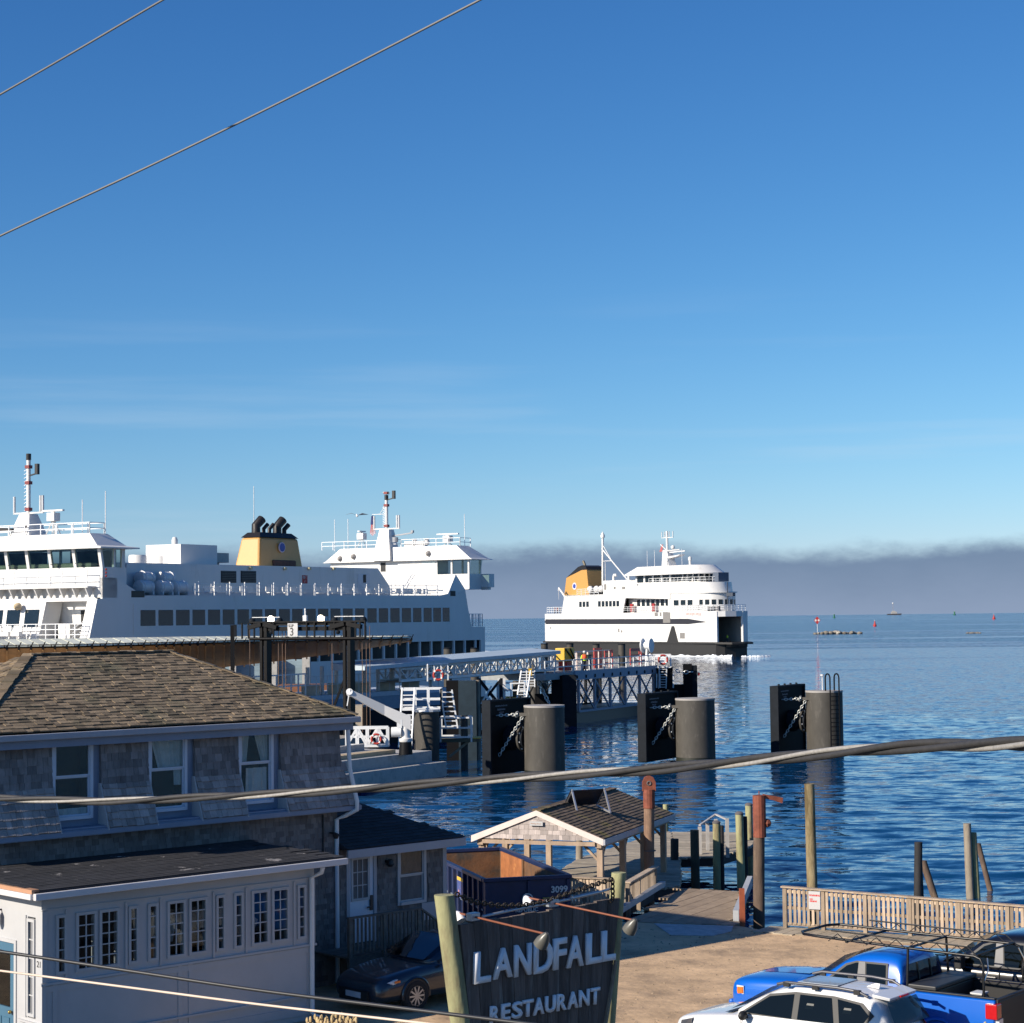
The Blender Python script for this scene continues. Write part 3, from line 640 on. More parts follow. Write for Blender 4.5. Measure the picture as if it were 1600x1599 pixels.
for i in range(6): mb.box(.02, 1.2, -.03, -.02, .02+i*.09, .05+i*.09)
o = mb.obj('lattice', mat('pale_lattice', (.35,.35,.34), .6), land); o['kind'] = 'stuff'

# --- roll-off dumpster
navy = mat('navy_steel', (.010, .022, .075), .5, var=.25, scale=1.5, col2=(.07,.045,.03), c2=(.62,.75))
rust = mat('rusted_steel', (.15, .075, .035), .85, var=.45, scale=2.5, col2=(.07,.06,.05), c2=(.45,.65), bump=.4, bscale=15)
rust_o = mat('orange_rust', (.33, .12, .04), .9, var=.35, scale=3, col2=(.55,.27,.08), c2=(.6,.7))
DF = Frame(at(757, 1375, 54.2)*np.array([1,1,0])+np.array([0,0,GZ]), 16)
dump = thing('open_dumpster', 'open top navy blue roll off dumpster numbered 3099 with rusty inside', 'dumpster', DF.o, 16)
Wd, Ld, Hd = 2.42, 7.0, 1.34
mb = MB(); t = .05
mb.box(0, Wd, 0, Ld, 0, .06); bed = mb.obj('floor', rust, dump)
for nm, (x0,x1,y0,y1) in (('end_wall',(0,Wd,0,t)),('end_wall',(0,Wd,Ld-t,Ld)),('side_wall',(0,t,t,Ld-t)),('side_wall',(Wd-t,Wd,t,Ld-t))):
    mb = MB(); mb.box(x0, x1, y0, y1, .06, Hd); w = mb.obj(nm, navy, dump)
    cx, cy = (x0+x1)/2, (y0+y1)/2
    l = MB()
    if nm == 'side_wall': s_ = 1 if cx < 1 else -1; xx = x1 if s_ > 0 else x0; l.box(min(xx,xx+s_*.004), max(xx,xx+s_*.004), y0+.01, y1-.01, .07, Hd-.02)
    else: s_ = 1 if cy < 1 else -1; yy = y1 if s_ > 0 else y0; l.box(x0+.06, x1-.06, min(yy,yy+s_*.004), max(yy,yy+s_*.004), .07, Hd-.02)
    l.obj('rusty_lining', rust, w)
mb = MB(); mb.box(-.05, Wd+.05, -.07, t+.03, Hd, Hd+.1); mb.box(-.05, Wd+.05, Ld-t-.03, Ld+.05, Hd, Hd+.1); mb.box(-.07, t+.02, t+.03, Ld-t-.03, Hd, Hd+.1); mb.box(Wd-t-.02, Wd+.07, t+.03, Ld-t-.03, Hd, Hd+.1)
mb.obj('top_rail', navy, dump, bevel=.015)
for i in range(12): mb = MB(); mb.box(-.09, -.0, .3+i*.56, .38+i*.56, .1, Hd); mb.obj('side_rib', navy, dump)
for x in (.0, 1.2, Wd-.1): mb = MB(); mb.box(x, x+.1, -.06, 0, .1, Hd-.02); mb.obj('end_rib', navy, dump)
mb = MB(); mb.box(-.03, .0, .1, Ld-.1, .55, .6); mb.obj('side_stringer', mat('worn_blue', (.12,.16,.22), .5), dump)
mb = MB(); mb.box(Wd-.09, Wd-.056, Ld-2.6, Ld-.3, .1, Hd); mb.obj('rust_panel', rust_o, dump)
mb = MB(); mb.box(Wd-.1, Wd-.056, Ld-2.75, Ld-2.62, .1, Hd+.02); mb.obj('hinge_post', rust, dump)
mb = MB(); mb.box(-.1, -.09, 1.95, 2.6, .62, 1.2); dec = mb.obj('poster', mat('poster_blue', (.05,.08,.25), .5, col2=(.6,.25,.2), c2=(.55,.62), c2scale=4), dump)
mb = MB(); mb.box(-.104, -.1, 1.95, 2.6, 1.1, 1.2); mb.obj('poster_band', mat('poster_yellow', (.6,.4,.05), .5), dec)
pale = mat('pale_print', (.55,.55,.55), .6)
fm = lambda x, c, y=-.008: basis((x, y, c), (1,0,0), (0,0,1), (0,-1,0))
text('3099', 'dumpster_number', .24, pale, dump, fm(1.86, .98, -.064), .002, .008)
mb = MB(); mb.lathe([(.16,0),(.16,.01)], (1.19,-.064,.84), 20, Matrix.Rotation(R(90), 3, 'X')); mb.obj('round_logo', pale, dump)
mb = MB(); mb.lathe([(.12,0),(.12,.012)], (1.19,-.064,.84), 20, Matrix.Rotation(R(90), 3, 'X')); mb.obj('round_logo', navy, dump)
text('REPUBLIC', 'company_name', .15, pale, dump, fm(.84, .50, -.064), .002, .004)
text('SERVICES', 'company_name', .10, pale, dump, fm(.98, .38, -.064), .002, .002)
mb = MB(); mb.box(1.62, 1.82, -.068, -.06, .62, .86); mb.obj('warning_sticker', mat('olive_sticker', (.28,.22,.06), .6), dump)

# --- restaurant sign
pile_green = mat('treated_pile_green', (.30, .29, .15), .85, var=.3, scale=4, stretch=(1,1,.3), col2=(.20,.15,.085), c2=(.5,.7), c2scale=3, bump=.5, bscale=14)
pile_brown = mat('pile_brown', (.12, .082, .06), .9, var=.4, scale=4, stretch=(1,1,.25), col2=(.24,.17,.11), c2=(.55,.7), c2scale=3, bump=.6, bscale=12)
pile_black = mat('creosote_pile', (.022, .021, .022), .8, var=.4, scale=4, stretch=(1,1,.3), bump=.5, bscale=14)
pile_grey = mat('grey_pile', (.25, .21, .16), .9, var=.35, scale=4, stretch=(1,1,.25), col2=(.14,.10,.07), c2=(.5,.7), c2scale=3, bump=.5, bscale=14)
board_m = mat('sign_board_wood', (.115, .088, .074), .9, var=.6, scale=7, rnd=.25, stretch=(1,1,.12), col2=(.21,.19,.17), c2=(.55,.72), c2scale=6, bump=.7, bscale=30)
letter_m = mat('white_letter_paint', (.80,.80,.82), .5, var=.08)
SG = Frame(at(705, 1500, 30)*np.array([1,1,0]), 43)
sign = thing('restaurant_sign', 'big dark plank sign reading LANDFALL RESTAURANT hung between two piles', 'sign', SG.o+np.array([0,0,GZ]), 43)
dz = -GZ
def postrod(mb, p, q, r0, r1, n=16, seg=12, wob=.01):
    p = V(*p); q = V(*q); pts = []; 
    vs = []; 
    for i in range(seg+1):
        t = i/seg; c = p+(q-p)*t; r = r0+(r1-r0)*t
        for k in range(n):
            a = 2*math.pi*k/n; rr = r*(1+wob*math.sin(3*a+i*.8)+wob*random.uniform(-1,1)); vs.append((c[0]+rr*math.cos(a), c[1]+rr*math.sin(a), c[2]))
    fs = [(i*n+k, i*n+(k+1) % n, (i+1)*n+(k+1) % n, (i+1)*n+k) for i in range(seg) for k in range(n)] + [tuple(range(n-1,-1,-1)), tuple(seg*n+k for k in range(n))]
    return mb.add(vs, fs)
mb = MB(); postrod(mb, (.66,.12,0+0), (-.045,.1,5.85+dz), .165, .15); mb.obj('post', pile_green, sign, smooth=50)
mb = MB(); postrod(mb, (3.2,.14,0), (3.75,.12,5.82+dz), .14, .118); mb.obj('post', pile_green, sign, smooth=50)
def board_edge(z):  # left and right limits of the board at height z (above water)
    return .16+(5.39-z)*.12, 3.60-(5.39-z)*.17
npl = 13
for i in range(npl):
    t0, t1 = i/npl, (i+1)/npl; zt = 5.39 + (.05*t0) + random.uniform(-.02, .012); zb = 3.25
    pts = []
    for z, t in ((zb,t0),(zb,t1),(zt,t1),(zt,t0)):
        l, r = board_edge(z); pts.append((l+(r-l)*t+(.004 if t == t0 else -.004), -.03-random.uniform(0,.008), z+dz))
    mb = MB(); mb.ext(pts, (0,.07,0)); mb.obj('board_plank', board_m, sign)
mb = MB(); mb.box(.1, 3.66, .05, .13, 4.95+dz, 5.08+dz); mb.obj('back_batten', board_m, sign)
mb = MB(); l, r = board_edge(5.3); mb.bar((r-.42,-.06,3.3+dz), (r-.12,-.06,4.45+dz), .05, .04); mb.obj('edge_batten', pile_grey, sign)
def put_letters(word, spots, h, th, off):
    for ch, (x0, x1, zb, zt) in zip(word, spots):
        cu = bpy.data.curves.new('letter', 'FONT'); cu.body = ch; cu.size = 1; cu.extrude = .0; cu.offset = off; cu.resolution_u = 3
        tmp = bpy.data.objects.new('t', cu); COL.objects.link(tmp); me = bpy.data.meshes.new_from_object(tmp.evaluated_get(bpy.context.evaluated_depsgraph_get())); bpy.data.objects.remove(tmp)
        co = np.array([v.co[:] for v in me.vertices]); lo, hi = co.min(0), co.max(0)
        import bmesh
        bm = bmesh.new(); bm.from_mesh(me); g = bmesh.ops.extrude_face_region(bm, geom=bm.faces[:])
        for v in g['geom']:
            if isinstance(v, bmesh.types.BMVert): v.co.z += 1.0
        bmesh.ops.recalc_face_normals(bm, faces=bm.faces)
        for v in bm.verts:
            X = x0+(v.co.x-lo[0])/(hi[0]-lo[0])*(x1-x0); Z = zb+(v.co.y-lo[1])/(hi[1]-lo[1])*(zt-zb)
            X += (X-(x0+x1)/2)*0 + (Z-zb)*.05
            v.co = Vector((X, -.045-v.co.z*th, Z+dz))
        bm.to_mesh(me); bm.free(); me.materials.clear(); me.materials.append(letter_m)
        o = bpy.data.objects.new('letter', me); COL.objects.link(o); o.parent = sign
pxs = [(738,764,1538,1487),(768,798,1531,1482.5),(801,827,1527,1476),(831,861,1522.5,1471),(862,882,1516,1466),(883,909,1513,1463),(913,937,1507.6,1458),(937.5,959,1503,1454)]
def spot(x0, x1, yb, yt, b=-.045):
    a, zb = SG.k(x0, yb, b); a1 = SG.k(x1, yb, b)[0]; zt = SG.k(x0+8, yt, b)[1]; return (a, a1, zb, zt)
put_letters('LANDFALL', [spot(*q) for q in pxs], .48, .05, .028)
rp = [(764,778),(781.5,795),(798,814),(814.5,831),(831.5,848),(850,866),(868,883),(885,901),(903,918.5),(921,935)]
put_letters('RESTAURANT', [spot(x0, x1, 1599-(x0-764)*.181, 1571-(x0-764)*.178) for x0, x1 in rp], .3, .04, .03)
# conduit along the top and four floodlights on two rods
grey_pipe = mat('galvanised_pipe', (.45,.47,.5), .4, .6, var=.1)
rod_m = mat('copper_pipe', (.24,.085,.045), .45, .3, var=.2)
shade_m = mat('grey_lamp_shade', (.105,.10,.085), .35, var=.1)
top = lambda a: 5.44+dz+.013*a
mb = MB(); mb.tube([(.62,-.02,top(.6)+.02),(1.5,-.02,top(1.5)+.05),(2.4,-.02,top(2.4)+.06),(3.2,-.02,top(3.2)+.1),(3.45,.0,top(3.4)+.12)], .022, 8); mb.tube([(2.5,-.05,top(2.5)+.08),(3.1,-.03,top(3.1)+.1)], .03, 8); mb.obj('conduit', grey_pipe, sign, smooth=50)
for (ba, bb, bc, fa, fb, fc) in ((.46,.34,5.5,.40,-1.60,5.405), (2.08,.52,5.55,2.24,-1.62,5.40)):
    mb = MB(); mb.tube([(ba,bb,bc+dz),(fa,fb,fc+dz)], .017, 8); rod = mb.obj('lamp_rod', rod_m, sign, smooth=50)
    t = (0-bb)/(fb-bb); ja = ba+(fa-ba)*t; jz = bc+(fc-bc)*t
    mb = MB(); mb.box(ja-.09, ja+.09, -.06, .06, jz+dz-.06, jz+dz+.06); mb.obj('junction_box', grey_pipe, rod, bevel=.01)
    for (pa, pb, pz, sgn_) in ((fa, fb, fc, 1), (ba, bb, bc, -1)):
        ax = Matrix.Rotation(R(38*sgn_), 3, 'X')
        mb = MB(); mb.lathe([(.025,.02),(.06,-.03),(.10,-.13),(.108,-.22),(.095,-.225),(.02,-.2)] if sgn_ > 0 else [(.025,.02),(.06,-.02),(.085,-.08),(.09,-.15),(.08,-.155),(.02,-.13)], (pa+.0, pb-.05*sgn_, pz+dz-.0), 18, ax); mb.obj('lamp_shade', shade_m if sgn_ > 0 else letter_m, rod, smooth=50)
chain_m = mat('rusty_chain', (.045,.035,.025), .7, .3, var=.3)
def chain(mb, pts, link=.09, r=.012, w=.035, n=6):
    P = [V(*p) for p in pts]; seg = [np.linalg.norm(P[i+1]-P[i]) for i in range(len(P)-1)]; tot = sum(seg); k = max(2, int(tot/(link*.72))); cum = np.cumsum([0]+seg)
    def pos(s_):
        i = min(int(np.searchsorted(cum, s_, 'right'))-1, len(seg)-1); return P[i]+(P[i+1]-P[i])*((s_-cum[i])/seg[i])
    for j in range(k):
        a, b_ = pos(tot*j/k), pos(tot*(j+1)/k); d = b_-a; d /= np.linalg.norm(d); u = np.cross(d, (0,0,1)); 
        if np.linalg.norm(u) < .1: u = V(1,0,0)
        u /= np.linalg.norm(u); v = np.cross(d, u); sd = u if j % 2 else v; m_ = (a+b_)/2; L2 = link/2
        ring = [m_+d*L2*math.cos(q)+sd*w*math.sin(q) for q in np.linspace(0, 2*math.pi, 9)]
        mb.tube(ring, r, n)
    return mb
pz = [(.14,.0,5.78),(.55,-.02,5.66),(1.0,-.02,5.60),(1.55,-.02,5.60),(2.1,-.02,5.65),(2.7,-.02,5.74),(3.3,0,5.83),(3.64,-.02,5.87-.2)]
cpx = [(712,1397),(740,1409),(775,1415),(815,1415),(855,1408),(900,1392),(950,1376),(957,1374)]
mb = MB(); chain(mb, [(*(lambda k_: (k_[0], -.03))(SG.k(x, y, -.03)), SG.k(x, y, -.03)[1]+dz) for x, y in cpx], .1, .013, .034)
a_, z_ = SG.k(957, 1374, -.03); chain(mb, [(a_,-.03,z_+dz),(a_-.02,-.05,z_-.35+dz),(a_-.05,-.05,5.42+dz)], .1, .013, .034)
o = mb.obj('chain', chain_m, sign); o['kind'] = 'stuff'

# --- shelter on the dock
PV = Frame(gnd(943, 1408, 1.3), -20)
old_wood = mat('old_framing_wood', (.36, .265, .19), .85, var=.3, scale=4, stretch=(1,1,.3), bump=.3)
mossy = mat('mossy_brown_shingle', (.125, .088, .058), .92, var=.3, scale=3, rnd=.35, col2=(.19,.15,.03), c2=(.53,.66), c2scale=.8, bump=.5, bscale=40)
shel = thing('dock_shelter', 'open gabled shelter with mossy brown roof standing on the dock', 'shelter', PV.o, -20)
gw, gr_, ev, ov = -4.05, 2.72, 1.90, .32          # gable from a=0.1 to gw-ish, ridge height, eave height, overhang
aR_, aL_, am = .12, -4.2, -2.04; bF, bK = -.3, 7.75
th = .09
for nm, (p, q) in (('roof_slope', (aL_, am)), ('roof_slope', (aR_, am))):
    mb = MB(); P_ = [(p,bF,ev),(am,bF,gr_),(am,bK,gr_),(p,bK,ev)]; mb.ext([(x,y,z-th) for x,y,z in P_], (0,0,th)); rs = mb.obj(nm, mossy, shel, fix=True)
    if p == aR_:
        u_ = V(am-aR_, 0, gr_-ev); L_ = np.linalg.norm(u_); u_ /= L_
        fs = shingle_field((aR_,0,ev+.002), (0,1,0), u_, bF, bK, L_-.03, .15, .3, .5, lift=.004)
        fs.sort(key=lambda m: m.translation.y)
        pieces('roof_shingle', [shingle_mesh(1, .19, .028, mossy, 'roof_shingle')], rs, fs, 300)
mb = MB()
for i in range(26): mb.rand(); mb.box(am-.14, am+.14, bF+i*.31, bF+i*.31+.34, gr_-.0+.01*(i%2), gr_+.03+.01*(i%2))
mb.obj('ridge_cap', mossy, shel)
mb = MB(); mb.poly([(aL_+.2,bF+.05,ev-.02),(aR_-.2,bF+.05,ev-.02),(am,bF+.05,gr_-.1)]); gp = mb.obj('gable_wall', shing_wall, shel)
def in_g(x, y): z = ev+y; f = (gr_-.06-z)/(gr_-ev); return abs(x-am) < f*2.1
fs = shingle_field((0,bF+.045,ev-.06), (1,0,0), (0,0,1), aL_+.15, aR_-.15, .75, .15, .12, .28, in_g, lift=.003)
pale_shing = mat('pale_cedar', (.40, .345, .32), .85, var=.3, scale=6, rnd=.28, bump=.3, bscale=25, stretch=(1,1,.35))
pieces('gable_shingle', [shingle_mesh(1, .17, .016, pale_shing, 'gable_shingle')], gp, fs, 300)
pinkish = mat('faded_white_trim', (.68,.58,.53), .6, var=.08)
for q in (aL_, aR_):
    mb = MB(); mb.ext([(q,bF-.03,ev-.19),(am,bF-.03,gr_-.15),(am,bF-.03,gr_+.015),(q,bF-.03,ev+.01)], (0,.05,0)); mb.obj('rake_board', pinkish, shel, fix=True)
mb = MB(); mb.box(aR_-.01, aR_+.06, bF-.03, bK, ev-.17, ev+.0); mb.obj('gutter', trim_grey, shel)
mb = MB(); mb.box(am-.2, am+.22, bF-.05, bF-.02, 2.27, 2.4); nb = mb.obj('name_plate', white_sh, shel)
text('Waiting Room', 'name_plate_text', .06, mat('tan_print', (.45,.25,.15), .6), shel, basis((am-.18, bF-.053, 2.315), (1,0,0), (0,0,1), (0,-1,0)), .001)
for (a, b) in ((-.08,.0),(-.08,2.35),(-.08,4.7),(-.08,7.1),(-3.95,0.),(-3.95,2.1),(-3.95,4.2),(-3.95,6.4)):
    mb = MB(); mb.box(a-.09, a+.09, b-.09, b+.09, -.1, ev-.1); p_ = mb.obj('post', old_wood, shel)
    br = MB(); 
    if b < 7: br.bar((a,b,ev-.75), (a,b+.55,ev-.2), .07, .07); br.obj('knee_brace', old_wood, p_)
    br = MB(); s_ = -1 if a > -1 else 1; br.bar((a,b,ev-.75), (a+s_*.55,b,ev-.2), .07, .07); br.obj('knee_brace', old_wood, p_)
mb = MB(); mb.box(-.17, .01, -.2, 7.6, ev-.28, ev-.1); mb.obj('beam', old_wood, shel)
mb = MB(); mb.box(-4.04, -3.86, -.2, 7.6, ev-.28, ev-.1); mb.obj('beam', old_wood, shel)
for b in (-.22, 2.35, 4.7, 7.1): mb = MB(); mb.box(-3.86, -.17, b-.04, b+.04, ev-.22, ev-.1); mb.obj('tie_beam', old_wood, shel)

# solar panel on the shelter roof (rests on it: its own thing)
alum = mat('aluminium', (.62,.63,.65), .3, .7, var=.08)
sp_o = PV.w(-1.35, 2.7, 2.50); solar = thing('solar_panel', 'small tilted solar panel on an aluminium frame on the shelter roof', 'solar panel', sp_o, -62)
mb = MB(); mb.ext([(-.42,-.65,.10),(.06,-.65,.62),(.06,.65,.62),(-.42,.65,.10)], (-.02,0,.02)); mb.obj('panel', mat('solar_cell', (.02,.022,.032), .3, var=.1), solar, fix=True)
for b in (-.6, .6):
    mb = MB(); mb.bar((-.45,b,.05), (.45,b,-.10), .05, .05); mb.bar((.42,b,-.10), (.08,b,.6), .05, .05); mb.bar((-.45,b,.08), (.10,b,.66), .04, .04); mb.obj('support_frame', alum, solar)

# --- pier deck, fascia and planks
deck_m = mat('grey_deck_plank', (.33, .28, .21), .9, var=.25, scale=3, rnd=.2, bump=.3, bscale=20)
def pier(name, label, px, z, pitch, ang, m=deck_m, thick=.28, keep=300, pn='deck_plank'):
    P_ = [gnd(x, y, z)[:2] for x, y in px]; c = np.mean(P_, 0); t = thing(name, label, 'dock', (c[0], c[1], z), ang)
    ca, sa = math.cos(R(ang)), math.sin(R(ang)); Q = [((p-c)@np.array([ca,sa]), (p-c)@np.array([-sa,ca])) for p in P_]
    mb = MB(); mb.ext([(x, y, -.06-thick) for x, y in Q], (0,0,thick)); mb.obj('deck_frame', pile_black, t, fix=True)
    ys = [q[1] for q in Q]; y = min(ys)
    while y < max(ys):
        ym = y+pitch/2; xs = []
        for i in range(len(Q)):
            (xa, ya), (xb, yb) = Q[i], Q[(i+1) % len(Q)]
            if (ya-ym)*(yb-ym) < 0: xs.append(xa+(xb-xa)*(ym-ya)/(yb-ya))
        xs.sort()
        for i in range(0, len(xs)-1, 2):
            mb = MB(); r_ = random.uniform(-.03, .03); mb.box(xs[i]+r_, xs[i+1]+r_, y+.008, y+pitch-.008, -.055, random.uniform(-.006, .004)); mb.obj(pn, m, t)
        y += pitch
    return t
pier('main_dock', 'grey plank dock running out past the gabled shelter', [(869,1363),(905,1341),(965,1322),(1030,1301),(1047,1299),(1062,1341),(1063,1384),(1022,1390),(985,1412),(943,1418)], 1.3, .30, -20)
pier('outer_dock', 'plank dock arm across the end with railing and piles', [(1049,1299.5),(1176,1301),(1178,1322),(1124,1338),(1064,1341)], 1.3, .30, -20)
rampt = pier('loading_ramp', 'wide sunlit plank ramp beside the tall rusty pile', [(987,1440),(1062,1388),(1163,1393),(1148,1446)], 1.52, .45, 62, mat('ramp_plank', (.27,.20,.135), .9, var=.3, scale=3, rnd=.15, bump=.4, stretch=(1,1,1)), .3, pn='ramp_plank')
curb_m = mat('pale_blue_curb', (.42,.43,.44), .6, var=.15)
for nm, p, q, h_ in (('ramp_curb', (962,1432), (1036,1386), .16), ('ramp_curb', (1150,1441), (1172,1385), .3)):
    g0, g1 = gnd(*p, 1.5), gnd(*q, 1.5); mb = MB(); mb.bar(g0+V(0,0,h_/2+.02), g1+V(0,0,h_/2+.02), .16, h_); o = mb.obj(nm, curb_m)
    o.parent = rampt; o.matrix_parent_inverse = (Matrix.Translation(rampt.location) @ Matrix.Rotation(R(62), 4, 'Z')).inverted()
def world_child(o, par):
    o.parent = par; o.matrix_parent_inverse = (Matrix.Translation(par.location) @ par.rotation_euler.to_matrix().to_4x4()).inverted(); return o
mb = MB(); mb.ext([gnd(x, y, 1.503) for x, y in ((1022,1444),(1146,1448),(1143,1456),(1115,1463),(1048,1462))], (0,0,.018)); world_child(mb.obj('ramp_apron_plate', mat('worn_pale_plate', (.36,.36,.36), .7, var=.35, scale=4)), rampt)
g0 = gnd(1160, 1446, 1.5); mb = MB(); mb.box(g0[0]-.07, g0[0]+.07, g0[1]-.07, g0[1]+.07, 1.4, 2.5); tag(mb.obj('rusty_post', mat('red_rust_paint', (.30,.075,.03), .7, var=.3)), 'short red painted post at the corner of the plank ramp', 'post')

# railings on the outer dock
grey_rail = mat('grey_timber_rail', (.40,.38,.36), .8, var=.2, rnd=.1)
g = [gnd(x, y, 1.3) for x, y in ((1094,1335),(1105,1329),(1136,1341),(1112,1322))]
rl_ = thing('dock_railing', 'grey timber railing on the outer dock beside the green piles', 'railing', g[0])
for i, (x, y, yt) in enumerate(((1094,1335,1292),(1106,1329,1286),(1137,1340,1279),(1119,1318,1280))):
    q = gnd(x, y, 1.3); zt = at(x, yt, q[1])[2]; mb = MB(); mb.box(q[0]-.06-g[0][0], q[0]+.06-g[0][0], q[1]-.06-g[0][1], q[1]+.06-g[0][1], 0, zt-1.3); mb.obj('post', grey_rail, rl_)
mb = MB(); q0, q1, q2 = gnd(1094,1335,1.3)-g[0], gnd(1119,1318,1.3)-g[0], gnd(1137,1340,1.3)-g[0]
mb.bar(q0+V(0,0,1.05), q1+V(0,0,1.1), .08, .05); mb.bar(q1+V(0,0,1.1), q2+V(0,0,1.35), .08, .05); mb.obj('rail', grey_rail, rl_)

# --- piles
def pile(label, x, yb, yt, wpx, m, z=0., xt=None, cap=None, seg=10, kind='mooring pile', name='dock_pile', grp=None):
    g = gnd(x, yb, z); Y = g[1]; tp = at(x if xt is None else xt, yt, Y); r = wpx*Y/FPX/2
    d = tp-g; base = g - d*(z+1.5)/d[2]
    t = thing(name, label, kind, (base[0], base[1], base[2]), 0, grp)
    mb = MB(); postrod(mb, (0,0,0), tp-base, r*1.04, r*.96, 14, seg, .015); mb.obj('shaft', m, t, smooth=50)
    if cap: mb = MB(); tt = tp-base; mb.lathe([(r*1.02,-.02),(r*1.05,.03),(r*.6,.08),(.01,.09)], tt, 14); mb.obj('cap', cap, t, smooth=40)
    return t, tp-base, r
rust_red = mat('rusty_cap', (.20,.055,.03), .75, var=.4, scale=6)
pile_rust = mat('rust_stained_pile', (.24,.15,.10), .9, var=.35, scale=4, stretch=(1,1,.25), col2=(.12,.07,.05), c2=(.5,.7), c2scale=2.5, bump=.5, bscale=14)
grey_cap = mat('lead_cap', (.12,.11,.11), .7)
t, tp, r = pile('tall weathered pile with a rounded red rust cap beside the shelter', 1014.5, 1388, 1236, 16.5, pile_rust, 1.3, 1014)
mb = MB(); mb.tube([tp-V(0,0,.55), tp+V(0,0,.05)], r*1.12, 14); mb.ext([tp+V(-r*1.25,-.09,0), tp+V(r*1.25,-.09,0), tp+V(r*1.25,-.09,.28), tp+V(r*.8,-.09,.44), tp+V(0,-.09,.5), tp+V(-r*.8,-.09,.44), tp+V(-r*1.25,-.09,.28)], (0,.18,0)); mb.obj('steel_cap', rust_red, t)
mb = MB(); mb.torus(tp+V(0,-.1,.25), .06, .02, (0,1,0)); mb.torus(tp-V(0,0,1.9), r*1.05, .02); mb.obj('pulley', grey_cap, t)
t, tp, r = pile('dark brown tall pile with a rusty steel arm at its top', 1186, 1449, 1243, 18, pile_brown, 1.0, 1186)
mb = MB(); mb.lathe([(r*1.12,-1.2),(r*1.12,0),(.02,.02)], tp, 14); mb.bar(tp+V(.1,0,-.02), tp+V(.68,.05,-.14), .1, .12); mb.bar(tp+V(.45,.04,-.12), tp+V(.68,.05,-.2), .09, .08); mb.ball(tp+V(r+.05,0,-.8), .13, 8); mb.torus(tp+V(0,0,.07), .05, .012, (1,0,0)); mb.obj('steel_arm', rust_red, t)
pile('tall leaning bare pile standing in the water behind the picket fence', 1271, 1452, 1225, 16.5, mat('algae_pile', (.30,.235,.13), .9, var=.35, scale=3, stretch=(1,1,.2), col2=(.12,.085,.035), c2=(.45,.6), c2scale=2, bump=.5), 0, 1264.5)
pile('short rounded black pile at the left of the dock gap', 1054, 1388, 1311, 13, pile_black, .3, 1054)
pile('black green pile leaning left beside the dock gap', 1087, 1388, 1297, 14, mat('dark_green_pile', (.05,.055,.04), .9, var=.3), .3, 1085)
pile('green pile with dark square notch and grey cap', 1121, 1392, 1286, 12.5, pile_green, .2, 1119.5, grey_cap)
pile('tall green pile with a dark rope band and grey cap', 1159, 1408, 1272, 13, pile_green, .2, 1155, grey_cap)
pile('green pile farthest out at the corner of the outer dock', 1171, 1312, 1258, 12, pile_green, 1.3, 1170, grey_cap)
pile('black pile directly behind the notched green pile', 1129, 1392, 1290, 7, pile_black, .2, 1127.5)
pile('black pile directly behind the banded green pile', 1166, 1406, 1276, 8, pile_black, .2, 1163.5)
pile('stubby cut off pile seen through the shelter left of its posts', 817, 1352, 1335, 12, pile_grey, .2)
pile('round grey pile standing behind the shelter at the dock edge', 905, 1342, 1300, 11, pile_grey, 1.3)
pile('green headed pile peeking over the far end of the shelter roof', 1040, 1290, 1257, 9, pile_green, 1.3)
pile('dark upright pile of the left hand dolphin behind the fence', 1434, 1452, 1316, 13, pile_black, 0, 1435)
pile('brown raking brace of the left hand dolphin', 1472, 1438, 1345, 12, pile_brown, 0, 1442)
pile('second dark brace leaning left in the left hand dolphin', 1441, 1450, 1345, 10, pile_black, 0, 1436)
pile('taller grey brown pile of the right hand dolphin', 1516, 1404, 1287, 12.5, pile_grey, 0, 1511)
pile('pale green shorter pile of the right hand dolphin', 1526, 1403, 1301, 12, pile_green, 0, 1520)
pile('dark raking brace of the right hand dolphin', 1547, 1391, 1318, 9, pile_brown, 0, 1528)

